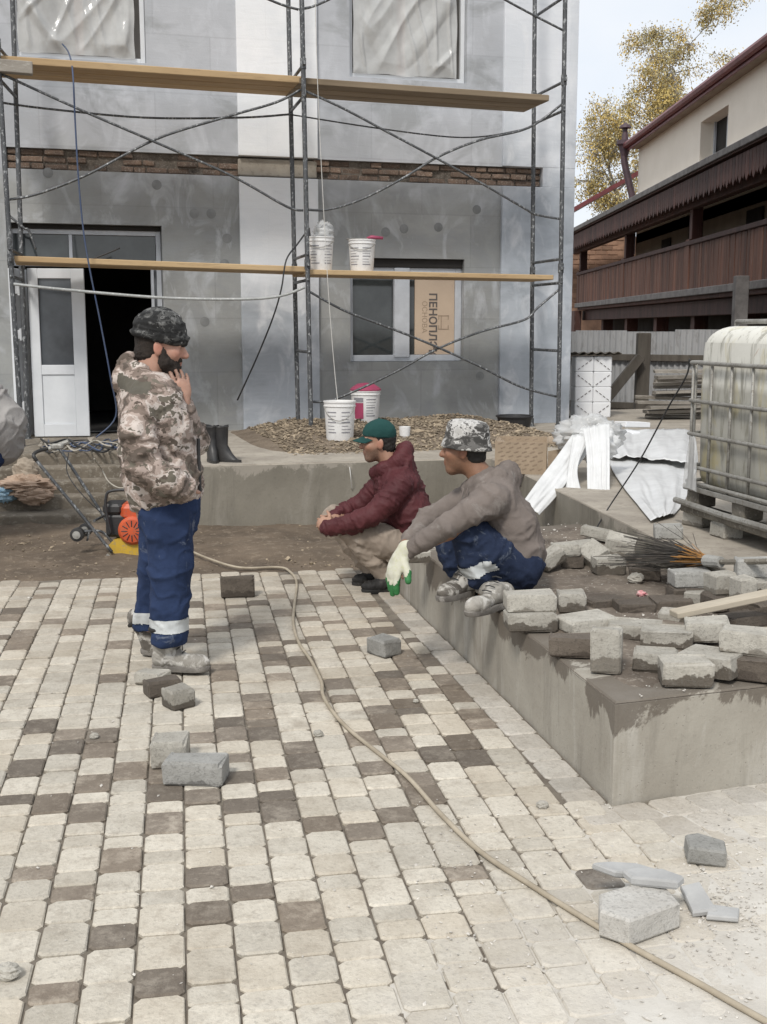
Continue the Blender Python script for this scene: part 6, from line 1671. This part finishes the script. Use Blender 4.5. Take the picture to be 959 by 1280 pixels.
def head_frame(c, fwd, up=(0, 0, 1)):
    f = Vector(fwd).normalized(); l = Vector(up).cross(f).normalized(); u = f.cross(l); return Vector(c), Matrix((f, l, u)).transposed()
def head_prims(V, H, s=1.0, nose=1.0):
    c, M = H; keep_rs, Vol.rs = Vol.rs, 1.0
    def w(x, y, z): return c + M @ (Vector((x, y, z)) * s)
    V.ell(w(-.012, 0, .048), np.array((.102, .079, .096)) * s, M, .02)
    V.ell(w(.018, 0, -.035), np.array((.076, .064, .078)) * s, M, .03)
    V.cone(w(.03, 0, -.02), w(.055, 0, -.085), .056 * s, .034 * s, .03)
    V.cone(w(.066, -.014, -.098), w(.066, .014, -.098), .020 * s, .020 * s, .02)
    V.cone(w(.079, -.034, .030), w(.079, .034, .030), .0145 * s, .0145 * s, .014)
    V.cone(w(.088, 0, .022), w(.108 + .006 * nose, 0, -.020), .0085 * s, .0135 * s, .012)
    V.ell(w(.103, 0, -.024), np.array((.0155, .0175, .0105)) * s, M, .008)
    for y in (-1, 1):
        V.ell(w(.062, y * .043, -.016), np.array((.026, .022, .024)) * s, M, .02)
        V.ell(w(-.004, y * .079, -.004), np.array((.021, .009, .034)) * s, M @ Euler((0, R(-10), R(-y * 18))).to_matrix(), .006)
        V.cut(w(.103, y * .033, .0105), np.array((.018, .0165, .0105)) * s, M, .008)
        V.ell(w(.0795, y * .0325, .0095), np.array((.0125, .014, .0095)) * s, M, .003)
        V.cut(w(.006, y * .090, -.004), np.array((.009, .006, .017)) * s, M, .004)
    V.cone(w(.0925, -.017, -.0525), w(.0925, .017, -.0525), .0075 * s, .0075 * s, .008)
    V.cone(w(.0905, -.015, -.0665), w(.0905, .015, -.0665), .0085 * s, .0085 * s, .008)
    Vol.rs = keep_rs
    return w
def head_tint(P, H, s=1.0, stubble=0.0, lips=True):
    c, M = H; q = (P - np.array(c)) @ np.array(M) / s; x, y, z = q.T; T = np.zeros((len(P), 3))
    g = lambda cx, cy, cz, r: np.exp(-(((x - cx) ** 2 + (np.abs(y) - cy) ** 2 + (z - cz) ** 2) / r ** 2))
    T[:, 0] = np.clip(g(.108, 0, -.024, .02) * .6 + g(.075, .045, -.018, .03) * .5 + g(-.004, .083, -.004, .03) * .8 + (g(.097, .0, -.059, .016) + g(.094, .013, -.059, .013)) * .9 * lips, 0, 1)
    reg = (np.clip((-.018 - z + .35 * np.clip(.03 - x, -.03, .05)) / .022, 0, 1)) * np.clip((x + .005) / .02, 0, 1) * np.clip((z + .135) / .02, 0, 1)
    mo = g(.098, .012, -.040, .014); lipm = np.exp(-(((x - .096) / .015) ** 2 + (y / .016) ** 2 + ((z + .060) / .009) ** 2))
    T[:, 1] = np.clip(np.maximum(reg, mo) * stubble * (1 - .8 * lipm), 0, 1)
    brow = np.exp(-(((x - .085) / .02) ** 2 + ((np.abs(y) - .034) / .018) ** 2 + ((z - .031) / .0065) ** 2)); T[:, 1] = np.maximum(T[:, 1], np.clip(brow * 1.1, 0, .95) * (np.abs(x) < .14))
    eye = np.exp(-(((x - .092) / .012) ** 2 + ((np.abs(y) - .0325) / .010) ** 2 + ((z - .0095) / .0055) ** 2)); T[:, 1] = np.maximum(T[:, 1], np.clip(eye * 1.2, 0, .95))
    return T
def hand(V, wr, d, n, side, curl=.35, s=1.0, fat=0.0, spread=.1, thumb=(.62, .66, .30)):
    """wr wrist, d along the palm, n palm normal (towards which the fingers curl), side thumb side"""
    d, n = Vector(d).normalized(), Vector(n); n = (n - d * n.dot(d)).normalized(); sd = Vector(side); sd = (sd - d * sd.dot(d) - n * sd.dot(n)).normalized()
    wr = Vector(wr); M = Matrix((d, sd, n)).transposed()
    V.ell(wr + d * .048 * s, np.array((.056, .043, .019)) * s + fat, M, .012); V.cone(wr - d * .03, wr + d * .03, .025 * s + fat, .024 * s + fat, .02)
    for i, (off, L) in enumerate(((.033, .072), (.011, .080), (-.011, .074), (-.031, .058))):
        p = wr + d * (.085 - .006 * abs(i - 1)) * s + sd * off * s; a = .1; dd = d + sd * spread * (1.2 - i * .8)
        dd.normalize(); r0 = (.0098 - .0006 * i) * s + fat
        for k, f in enumerate((.45, .3, .25)):
            a += curl * (1.0, 1.25, .8)[k]; q = p + (dd * math.cos(a) + n * math.sin(a)) * L * f * s
            V.cone(p, q, r0 - .0007 * k, r0 - .0007 * (k + 1), .006); p = q
    p = wr + d * .025 * s + sd * .032 * s; t = (d * thumb[0] + sd * thumb[1] + n * thumb[2]).normalized(); q = p + t * .045 * s; V.cone(p, q, .0145 * s + fat, .0115 * s + fat, .01)
    t2 = (t + d * .5).normalized(); V.cone(q, q + t2 * .034 * s, .0112 * s + fat, .009 * s + fat, .006)
def boot(par, ankle, heel, toe, zg, mt, mt_sole, shaft=.10, wid=.043, up=None, name='boot', laces=True):
    """lace-up boot from heel point to toe point lying on height zg (heel/toe may differ in height)"""
    heel, toe, ankle = Vector(heel), Vector(toe), Vector(ankle); d = (toe - heel); L = d.length; d.normalize(); u = Vector(up) if up else Vector((0, 0, 1)); u = (u - d * u.dot(d)).normalized(); sd = d.cross(u)
    V = Vol()
    def w(x, y, z): return heel + d * x + sd * y + u * z
    V.cone(w(.045, 0, .052), w(L * .45, 0, .056), wid * .95, wid * .98, .02); V.ell(w(L - .085, 0, .038), (.085, wid * 1.12, .042), Matrix((d, sd, u)).transposed(), .03)
    V.cone(w(L * .34, 0, .075), ankle, wid * 1.0, wid * 1.05, .03); V.cone(w(.05, 0, .06), ankle, wid * .95, wid * 1.05, .03); V.cone(ankle, ankle + (ankle - w(.08, 0, .05)).normalized() * shaft, wid * 1.05, wid * 1.15, .02)
    V.plane(w(0, 0, .012), -np.array(u)); P, F = V.mesh(.007); P = folds(V, P, F, .006, 26, 3); o = from_np(name, P, F, mt, par)
    m = MB(); n = 28; prof = []
    for i in range(n):
        a = 2 * math.pi * i / n; x = L / 2 + L / 2 * math.copysign(abs(math.cos(a)) ** .75, math.cos(a)); y = wid * (1.16 if x > L * .55 else .98) * math.copysign(abs(math.sin(a)) ** .8, math.sin(a)); prof.append((x, y))
    for zz, k in ((-.002, .97), (.004, 1.0), (.020, 1.02), (.026, .98)):
        for x, y in prof: m.v.append(tuple(w(L / 2 + (x - L / 2) * k, y * k, zz)))
    m.f = [tuple(range(n - 1, -1, -1)), tuple(range(3 * n, 4 * n))] + [(k * n + i, k * n + (i + 1) % n, (k + 1) * n + (i + 1) % n, (k + 1) * n + i) for k in range(3) for i in range(n)]; m.m = [0] * len(m.f)
    m.build('sole', mt_sole, o, smooth=True, sharp=50)
    ax_ = (ankle - w(.08, 0, .05)).normalized(); e1 = ax_.cross(sd).normalized(); cc = ankle + ax_ * shaft * .9
    m = MB(); m.tube([cc + (e1 * math.cos(R(24 * q)) + sd * math.sin(R(24 * q))) * wid * 1.2 for q in range(16)], .011, 6); m.build('collar', 'black_shoe', o, smooth=True)
    if laces:
        m = MB()
        for k in range(4):
            c = w(L * .40 + .02 - .03 * k, 0, .105 + .018 * k); c = w(L * .56 - .026 * k, 0, .090 + .017 * k); m.tube([c - sd * .026, c + u * .006 + d * .006, c + sd * .026], .003, 5)
        m.build('laces', 'cable_black', o)
    return o
def hair_cap(par, H, s, mt='dark_hair', back=.005, low=-.075):
    c, M = H; V = Vol()
    def w(x, y, z): return c + M @ (Vector((x, y, z)) * s)
    V.ell(w(-.016, 0, .040), np.array((.103, .082, .100)) * s, M, .0); V.ell(w(-.045, 0, -.03), np.array((.066, .066, .055)) * s, M, .02)
    V.plane(w(back, 0, 0), np.array(M @ Vector((1, 0, -.35)).normalized())); V.plane(w(0, 0, low), np.array(M @ Vector((0, 0, -1))))
    P, F = V.mesh(.006); N = vnormals(P, F)
    for i in range(len(P)): P[i] += N[i] * .004 * noise.noise(Vector(P[i]) * 90)
    return from_np('hair', P, F, mt, par)
def garment(name, V, par, mt, h=.010, amp=.012, freq=16, seed=0, along=3.2, mi=None, it=1):
    P, F = V.mesh(h); P = folds(V, P, F, amp, freq, seed, along); P = relax(P, F, it, .4)
    return P, F
# ================================================================== the standing man (camouflage jacket)
YS = 5.55
def J(u, v, dy=0.0): return PY(u, v, YS + dy)
man1 = thing('person', (J(212, 830).x, YS, 0), 'standing man in camouflage jacket, dark beanie and navy work trousers, hand at his mouth', 'person')
H1 = head_frame(J(201, 434, .0), (math.cos(R(8)), .10, -.16))
hs1 = 1.08
def body_arm(V, sh, el, wr, r=(.052, .042, .031)): V.chain([sh, el, wr], r)
V = Vol(); w1 = head_prims(V, H1, hs1, 1.0)
V.cone(w1(-.03, 0, -.05), J(187, 482), .062, .072, .03)
V.chain([J(190, 502, -.11), J(190, 502, .11)], (.08, .08)); V.cone(J(192, 508), J(203, 600), .13, .12, .05); V.cone(J(203, 600), J(205, 635), .135, .135, .05)
body_arm(V, J(184, 505, -.19), J(183, 583, -.24), J(222, 610, -.15)); body_arm(V, J(200, 503, .18), J(243, 548, .12), J(229, 503, -.045))
V.chain([J(204, 635, -.08), J(214, 710, -.10), J(209, 806, -.12)], (.09, .06, .038)); V.chain([J(200, 635, .08), J(191, 712, .12), J(186, 790, .16)], (.09, .06, .038))
hand(V, J(229, 502, -.05), Vector((-.02, -.10, 1)), (-.5, .8, .1), (-.8, -.5, .1), .28, 1.05)
hand(V, J(222, 611, -.145), Vector((.25, .55, -.8)), (0, 1, -.2), (.5, 0, .6), .4)
P, F = V.mesh(.006); T = head_tint(P, H1, hs1, .55); from_np('body', P, F, 'skin_fair', man1, tint=T)
# beard
V = Vol(); V.ell(w1(.036, 0, -.060), np.array((.063, .063, .057)) * hs1, H1[1], .0); V.cone(w1(.060, -.02, -.096), w1(.060, .02, -.096), .030 * hs1, .030 * hs1, .03); V.cone(w1(.088, -.022, -.041), w1(.088, .022, -.041), .012, .012, .01); V.cone(w1(.01, -.066, .0), w1(.03, -.058, -.06), .014, .03, .02); V.cone(w1(.01, .066, .0), w1(.03, .058, -.06), .014, .03, .02)
V.cut(w1(.10, 0, -.059), np.array((.02, .02, .0085)) * hs1, H1[1], .004); V.cut(w1(.07, 0, .012), np.array((.06, .058, .045)) * hs1, H1[1], .01)
P, F = V.mesh(.0055); N = vnormals(P, F)
for i in range(len(P)): P[i] += N[i] * (.004 * noise.noise(Vector(P[i]) * 110) + .003 * noise.noise(Vector(P[i]) * 45))
from_np('beard', P, F, 'beard_hair', man1); hair_cap(man1, H1, hs1, 'beard_hair')
# beanie
V = Vol(); V.ell(w1(-.014, 0, .066), np.array((.116, .094, .104)) * hs1, H1[1], .0); V.cone(w1(-.085, 0, .028), w1(.08, 0, .052), .03, .03, .02); V.plane(w1(0, 0, .030), np.array(H1[1] @ Vector((-.10, 0, -1)).normalized()))
P, F = V.mesh(.006); N = vnormals(P, F); q = (P - np.array(H1[0])) @ np.array(H1[1])
for i in range(len(P)): P[i] += N[i] * (.006 * (1 - 2 * abs(noise.noise(Vector((q[i][0] * 6, q[i][1] * 6, q[i][2] * 34))))) + .003 * noise.noise(Vector(P[i]) * 40) + (.007 if q[i][2] < .066 else 0))
from_np('beanie', P, F, 'beanie_knit', man1)
# trousers
V = Vol(); V.cone(J(209, 628, -.05), J(208, 628, .07), .13, .125, .06); V.cone(J(212, 618, 0), J(211, 645, 0), .145, .135, .05)
V.chain([J(208, 645, -.09), J(214, 705, -.11), J(212, 760, -.12), J(212, 797, -.125)], (.118, .106, .090, .092), .03); V.chain([J(201, 645, .08), J(193, 712, .12), J(189, 765, .15), J(189, 788, .16)], (.105, .082, .074, .076), .03)
V.plane(J(212, 804, -.12), (0, 0, -1))
P, F = garment('trousers', V, man1, 0, .008, .017, 14, 4, 1.2); zs_ = P[:, 2][F].mean(1); ys = P[:, 1][F].mean(1)
zA, zB = J(212, 787, -.12).z, J(212, 771, -.12).z; zC, zD = J(187, 776, .15).z, J(187, 762, .15).z
tro = from_np('trousers', P, F, 'navy_trousers', man1)
nearm = ys < YS + .015
for keep in ((zs_ > zA) & (zs_ < zB) & nearm, (zs_ > zC) & (zs_ < zD) & ~nearm):
    p_, f_ = submesh(P, F, keep, .004); from_np('reflective_band', p_, f_, 'reflective', tro)
# jacket
V = Vol(); V.cone(J(190, 500, -.11), J(190, 500, .11), .125, .125, .06); V.chain([J(194, 510), J(199, 560), J(204, 600), J(206, 618)], (.178, .178, .176, .165), .06); V.cone(J(200, 600, -.08), J(200, 600, .08), .15, .15, .06); V.cone(J(196, 530, -.1), J(196, 530, .1), .145, .145, .06)
V.chain([J(178, 507, -.19), J(172, 545, -.255), J(180, 585, -.27)], (.088, .088, .082), .010); V.chain([J(180, 585, -.27), J(208, 601, -.26), J(229, 613, -.195)], (.084, .074, .060), .010)
V.chain([J(205, 505, .17), J(243, 550, .17)], (.085, .075), .03); V.chain([J(243, 550, .12), J(231, 512, -.02)], (.072, .050), .03)
V.chain([J(166, 478, -.09), J(156, 472, 0), J(166, 478, .09)], (.05, .056, .05), .04); V.chain([J(174, 462, -.08), J(163, 455, 0), J(174, 462, .08)], (.034, .038, .034), .03)
V.chain([J(162, 462, -.085), J(190, 478, -.10), J(214, 496, -.085), J(224, 505, 0)], (.032, .036, .036, .034), .03); V.chain([J(162, 462, .085), J(190, 476, .10), J(214, 492, .085), J(224, 505, 0)], (.032, .036, .036, .034), .03)
V.cone(J(186, 474), J(192, 510), .07, .12, .04); V.cut(J(197, 448), (.105, .085, .10), None, .01); V.plane(J(205, 633), (.10, 0, -1)); 
P, F = garment('jacket', V, man1, 0, .009, .019, 14, 9, 2.0); c_ = P[F].mean(1); T0 = np.array(J(190, 500)); xr = c_[:, 0] - J(186, 500).x; yoke = (c_[:, 2] > J(0, 500, -.2).z + .03 + 1.6 * xr * xr) & (xr > -.125) & (xr < .05) & (c_[:, 2] < J(0, 476, -.1).z + .3 * np.maximum(-xr, 0))
jac = from_np('jacket', P, F, ['camo_jacket', 'olive_yoke'], man1, yoke.astype(int))
m = MB(); m.tube([J(248, 548, -.04), J(249, 590, -.045), J(250, 614, -.05)], .009, 6); m.build('zip', 'black_plastic', jac)
boot(man1, J(206, 806, -.125), J(191, 836, -.10), J(263, 838, -.15), 0, 'pale_boot', 'boot_sole'); boot(man1, J(186, 792, .17), J(176, 816, .17), J(226, 818, .17), 0, 'work_boot', 'boot_sole')
# ================================================================== crouching man in maroon
YM = 7.32; Vol.rs = .95
def J(u, v, dy=0.0): return PY(u, v, YM + dy)
man2 = thing('person', (J(475, 735).x, YM, 0), 'crouching man in maroon puffer jacket and green cap, forearms on his knees', 'person')
H2 = head_frame(J(473, 553.5, 0), (-math.cos(R(10)), -.12, -.04)); s2 = .985
V = Vol(); w2 = head_prims(V, H2, s2, 1.0); V.cone(w2(-.03, 0, -.05), J(493, 588), .058, .07, .03)
V.chain([J(500, 606, -.10), J(494, 606, .10)], (.07, .07)); V.chain([J(499, 610), J(509, 645), J(522, 682)], (.115, .115, .12), .04)
body_arm(V, J(500, 604, -.18), J(463, 645, -.24), J(413, 660, -.20)); body_arm(V, J(484, 602, .17), J(447, 636, .2), J(415, 650, -.02))
V.chain([J(524, 686, -.09), J(442, 664, -.15), J(482, 722, -.10)], (.085, .06, .038)); V.chain([J(520, 686, .09), J(418, 648, .12), J(468, 718, .10)], (.085, .06, .038))
hand(V, J(414, 658, -.19), Vector((-1, .55, .35)), (.1, .9, -.35), (.2, .2, 1), .55); hand(V, J(416, 650, -.03), Vector((-1, -.45, -.12)), (.1, -.6, -.5), (.1, -.5, 1), .6)
P, F = V.mesh(.006); from_np('body', P, F, 'skin_tan', man2, tint=head_tint(P, H2, s2, .72)); hair_cap(man2, H2, s2)
# cap with visor
V = Vol(); V.ell(w2(-.010, 0, .060), np.array((.110, .089, .094)) * s2, H2[1], .0); V.plane(w2(0, 0, .040), np.array(H2[1] @ Vector((.12, 0, -1)).normalized())); P, F = V.mesh(.006); N = vnormals(P, F)
for i in range(len(P)): P[i] += N[i] * .003 * noise.noise(Vector(P[i]) * 22)
cap = from_np('cap', P, F, 'green_cap_cloth', man2)
m = MB(); n1, n2 = 16, 8
for j in range(n2 + 1):
    for i in range(n1 + 1):
        a = R(-62 + 124 * i / n1); r_ = j / n2; x = .088 * math.cos(a) + r_ * .075 * math.cos(a) ** .6; y = .084 * math.sin(a) * (1 - .12 * r_); m.v.append(tuple(w2(x, y, .044 - .024 * r_ - .022 * (y / .08) ** 2)))
for j in range(n2):
    for i in range(n1): q = j * (n1 + 1) + i; m.f.append((q, q + 1, q + n1 + 2, q + n1 + 1)); m.m.append(0)
o = m.build('visor', 'green_cap_cloth', cap, smooth=True); md = o.modifiers.new('t', 'SOLIDIFY'); md.thickness = .004
m = MB(); m.lathe([(.008, 0), (.008, .004), (.003, .008)], w2(-.01, 0, .152), 10); m.build('cap_button', 'green_cap_cloth', cap)
V = Vol(); V.cone(J(522, 684, -.09), J(520, 684, .09), .125, .125, .05); V.chain([J(522, 688, -.10), J(480, 676, -.13), J(442, 664, -.15)], (.125, .108, .088), .04); V.chain([J(440, 664, -.15), J(460, 692, -.125), J(480, 718, -.10)], (.086, .074, .062), .015); V.chain([J(520, 688, .10), J(465, 662, .12), J(419, 647, .12)], (.12, .105, .085), .04); V.chain([J(417, 647, .12), J(441, 682, .11), J(464, 712, .10)], (.083, .072, .06), .015)
P, F = garment('trousers', V, man2, 0, .009, .016, 16, 14, 1.6); from_np('trousers', P, F, 'khaki_trousers', man2)
V = Vol(); V.chain([J(500, 606, -.11), J(490, 606, .11)], (.115, .115), .06); V.chain([J(499, 610), J(509, 645), J(520, 672)], (.160, .165, .162), .06); V.cone(J(512, 640, -.1), J(506, 640, .1), .13, .13, .06); V.cone(J(521, 672, -.09), J(519, 672, .09), .13, .13, .05)
V.chain([J(501, 607, -.18), J(484, 628, -.225), J(463, 645, -.245)], (.086, .082, .072), .010); V.chain([J(463, 645, -.255), J(437, 655, -.235), J(408, 660, -.19)], (.072, .064, .050), .010); V.chain([J(483, 604, .165), J(447, 634, .2), J(420, 645, .06)], (.085, .072, .055), .03)
V.cone(J(492, 590), J(498, 612), .085, .12, .05); V.chain([J(477, 586, -.07), J(496, 577, -.088), J(505, 566, -.05), J(507, 562, .0), J(504, 566, .06), J(490, 578, .088), J(473, 588, .05), J(469, 591, 0), J(477, 586, -.07)], (.034, .042, .044, .044, .044, .042, .034, .032, .034), .04); V.chain([J(507, 580, -.06), J(510, 582, .05)], (.055, .055), .04); V.cut(w2(.0, 0, -.03), (.088, .078, .105), H2[1], .01)
P, F = garment('jacket', V, man2, 0, .008, .014, 20, 21, 2.6); from_np('jacket', P, F, 'maroon_jacket', man2)
boot(man2, J(482, 722, -.10), J(498, 739, -.10), J(452, 741, -.14), 0, 'black_shoe', 'black_shoe', .05, .042, laces=False, name='shoe'); boot(man2, J(466, 716, .10), J(480, 731, .10), J(440, 732, .07), 0, 'black_shoe', 'black_shoe', .05, .042, laces=False, name='shoe')
# ================================================================== crouching man in grey on the ledge
YG = 5.56; Vol.rs = .93
def J(u, v, dy=0.0): return PY(u, v, YG + dy)
man3 = thing('person', (J(620, 745).x, YG, LZ), 'man in grey hoodie and camouflage bucket hat crouching on the ledge in jeans', 'person')
H3 = head_frame(J(580, 563, .02), (-math.cos(R(6)), .16, -.02)); s3 = .965
V = Vol(); w3 = head_prims(V, H3, s3, .7); V.cone(w3(-.025, 0, -.05), J(608, 604), .057, .07, .03)
V.chain([J(620, 624, -.10), J(604, 620, .10)], (.07, .07)); V.chain([J(617, 628), J(638, 665), J(650, 700)], (.115, .11, .11), .04)
body_arm(V, J(618, 624, -.19), J(560, 664, -.25), J(507, 692, -.20)); body_arm(V, J(590, 618, .16), J(535, 648, .12), J(505, 686, -.02))
V.chain([J(648, 706, -.09), J(583, 662, -.15), J(606, 738, -.12)], (.085, .055, .038)); V.chain([J(642, 702, .09), J(556, 668, .12), J(577, 724, .08)], (.085, .055, .038))
hand(V, J(506, 693, -.195), Vector((-.50, -.1, -.85)), (.6, .4, -.3), (.3, -1, 0), .22); hand(V, J(504, 687, -.03), Vector((-.3, .1, -1)), (.5, -.5, 0), (-.3, -1, 0), .3)
P, F = V.mesh(.006); from_np('body', P, F, 'skin_brown', man3, tint=head_tint(P, H3, s3, .33)); hair_cap(man3, H3, s3, back=.0, low=-.07)
# bucket hat
c_, M_ = H3; m = MB(); n = 40
tilt = Euler((0, R(-6), 0)).to_matrix()
rings = [(.128, .112, .012), (.130, .114, .016), (.122, .108, .040), (.114, .102, .065), (.110, .098, .105), (.104, .093, .132), (.085, .075, .150), (.04, .035, .156), (.002, .002, .157)]
for k, (rx, ry, z) in enumerate(rings):
    for i in range(n):
        a = 2 * math.pi * i / n; wv = 1 + (.02 * math.sin(a * 5 + 1) + .03 * noise.noise(Vector((math.cos(a) * 1.5, math.sin(a) * 1.5, z * 12)))); p = tilt @ Vector((-.012 + rx * math.cos(a) * wv, ry * math.sin(a) * wv, z + .008 * noise.noise(Vector((math.cos(a) * 2, math.sin(a) * 2, 4 + k)))))
        m.v.append(tuple(w3(*p)))
for k in range(len(rings) - 1):
    for i in range(n): m.f.append((k * n + i, k * n + (i + 1) % n, (k + 1) * n + (i + 1) % n, (k + 1) * n + i)); m.m.append(0)
hat = m.build('bucket_hat', 'camo_hat', man3, smooth=True); md = hat.modifiers.new('t', 'SOLIDIFY'); md.thickness = .004
V = Vol(); V.cone(J(647, 704, -.09), J(643, 702, .09), .125, .125, .05); V.chain([J(650, 710, -.11), J(618, 690, -.14), J(585, 660, -.16)], (.115, .10, .085), .03); V.chain([J(582, 661, -.16), J(590, 692, -.145), J(600, 716, -.13)], (.086, .082, .084), .012); V.chain([J(642, 704, .10), J(600, 684, .12), J(558, 666, .12)], (.11, .095, .08), .03); V.chain([J(556, 668, .12), J(566, 694, .10), J(576, 714, .085)], (.08, .074, .072), .012)
P, F = garment('trousers', V, man3, 0, .009, .018, 16, 31, 1.6); tro = from_np('trousers', P, F, 'jean_trousers', man3)
c_ = P[F].mean(1); a0, a1 = np.array(J(590, 692, -.145)), np.array(J(600, 716, -.13)); ax = (a1 - a0) / np.linalg.norm(a1 - a0); tt = (c_ - a1) @ ax; rad = np.linalg.norm(c_ - a1 - tt[:, None] * ax, axis=1)
keep = (tt > -.075) & (tt < -.012) & (rad < .125) & (c_[:, 1] < YG - .01); p_, f_ = submesh(P, F, keep, .005); from_np('reflective_band', p_, f_, 'reflective', tro)
V = Vol(); V.chain([J(620, 624, -.11), J(602, 620, .11)], (.115, .115), .06); V.chain([J(616, 627), J(637, 662), J(650, 692)], (.150, .140, .128), .05); V.cone(J(641, 655, -.09), J(630, 650, .09), .122, .12, .06); V.cone(J(650, 690, -.08), J(645, 690, .08), .125, .12, .05)
V.chain([J(617, 624, -.19), J(588, 640, -.235), J(556, 660, -.25)], (.086, .072, .060), .012); V.chain([J(556, 660, -.26), J(531, 675, -.235), J(510, 689, -.20)], (.060, .053, .043), .012); V.chain([J(590, 620, .15), J(535, 649, .12), J(508, 682, -.01)], (.08, .062, .043), .03)
V.cone(J(606, 602), J(614, 625), .08, .12, .05); V.chain([J(590, 606, -.04), J(600, 604, -.088), J(622, 594, -.092), J(634, 586, -.02), J(630, 588, .06), J(606, 598, .09), J(588, 606, .05), J(582, 612, 0), J(590, 606, -.04)], (.026, .032, .038, .04, .038, .032, .026, .024, .026), .02); V.chain([J(630, 602, -.07), J(638, 596, 0), J(628, 600, .07)], (.05, .055, .05), .03); V.cut(w3(.005, 0, -.035), (.086, .076, .11), H3[1], .01)
V.plane(J(655, 728), (.18, 0, -1))
P, F = garment('hoodie', V, man3, 0, .008, .012, 18, 44, 1.9); hood = from_np('hoodie', P, F, 'grey_hoodie', man3)
for dy, du in ((-.03, 0), (.015, 5)): m = MB(); m.tube(smooth_path([J(580 + du, 610, -.105 + dy), J(577 + du, 622, -.13 + dy), J(575 + du, 636, -.15 + dy)], 4), .0035, 6); m.build('drawstring', 'grey_hoodie', hood)
# glove
V = Vol(); gd = Vector((-.42, -.1, -.9)); hand(V, J(503, 692, -.195), gd, (.6, .4, -.3), (.3, -1, 0), .16, 1.22, .006, .03); V.cone(J(511, 686, -.20), J(500, 698, -.195), .044, .040, .01)
P, F = V.mesh(.006); gn = Vector((.6, .4, -.3)); c_ = P[F].mean(1); wq = np.array(J(503, 692, -.195)); dn = np.array(gd.normalized()); n_ = gn - gd.normalized() * gn.dot(gd.normalized()); n_ = np.array(n_.normalized())
rel = c_ - wq; green = ((rel @ n_) > .004 - .10 * ((rel @ dn) - .12)) & ((rel @ dn) > .05); from_np('glove', P, F, ['glove_cotton', 'glove_green'], man3, green.astype(int))
za = LZ + .012
boot(man3, J(606, 738, -.10), G(638, 754, za), G(584, 771, za), LZ, 'pale_boot', 'boot_sole', .03, .043); boot(man3, J(577, 722, .10), G(592, 741, za), G(548, 752, za), LZ, 'work_boot', 'boot_sole', .03, .042)
# ================================================================== person stooping at the left edge
YE = 8.9; Vol.rs = 1.0
def J(u, v, dy=0.0): return PY(u, v, YE + dy)
man4 = thing('person', (J(-55, 640).x, YE, 0), 'person in a light grey jacket bending down beside the steps', 'person')
H4 = head_frame(J(-95, 520), (-.8, -.1, -.6)); V = Vol(); w4 = head_prims(V, H4, 1.0); V.cone(w4(-.03, 0, -.05), J(-72, 520), .058, .07, .03)
V.chain([J(-60, 520, -.14), J(-60, 520, .14)], (.09, .09)); V.chain([J(-55, 520), J(-25, 535), J(-8, 556)], (.15, .14, .15), .05)
body_arm(V, J(-62, 525, -.19), J(-80, 575, -.2), J(-95, 615, -.15)); body_arm(V, J(-62, 525, .19), J(-80, 575, .2), J(-95, 615, .15)); hand(V, J(-95, 615, -.15), (-.3, 0, -1), (0, 1, 0), (-1, 0, 0), .4); hand(V, J(-95, 615, .15), (-.3, 0, -1), (0, -1, 0), (-1, 0, 0), .4)
zf = G(-50, 676).z
for dy in (-.12, .12): V.chain([J(-12, 560, dy), J(-62, 605, dy), J(-30, 672, dy), J(-48, 680, dy)], (.10, .065, .045, .04))
P, F = V.mesh(.008); from_np('body', P, F, 'skin_tan', man4, tint=head_tint(P, H4, 1.0, .3)); hair_cap(man4, H4, 1.0)
V = Vol(); V.cone(J(-14, 566, -.1), J(-14, 566, .1), .13, .13, .05)
for dy in (-.12, .12): V.chain([J(-16, 566, dy), J(-62, 605, dy)], (.12, .09), .04); V.chain([J(-62, 607, dy), J(-31, 668, dy)], (.09, .08), .03)
P, F = garment('trousers', V, man4, 0, .012, .012, 14, 51); from_np('trousers', P, F, 'navy_trousers', man4)
V = Vol(); V.chain([J(-56, 520, -.12), J(-56, 520, .12)], (.14, .14), .06); V.chain([J(-50, 512), J(-24, 512), J(-3, 528), J(0, 556)], (.20, .21, .20, .175), .06); V.cone(J(-8, 540, -.09), J(-8, 540, .09), .175, .175, .05)
for dy in (-1, 1): V.chain([J(-62, 525, .19 * dy), J(-80, 575, .2 * dy), J(-94, 608, .15 * dy)], (.09, .075, .055), .03)
P, F = garment('jacket', V, man4, 0, .010, .026, 10, 61, 1.6); from_np('jacket', P, F, 'grey_jacket', man4)
for dy in (-.12, .12): gq = G(-30, 690, 0); boot(man4, J(-31, 668, dy), Vector((J(-22, 680).x, YE + dy, .0)), Vector((J(-74, 680).x, YE + dy, .0)), 0, 'work_boot', 'boot_sole', .06)
bpy.context.view_layer.update()
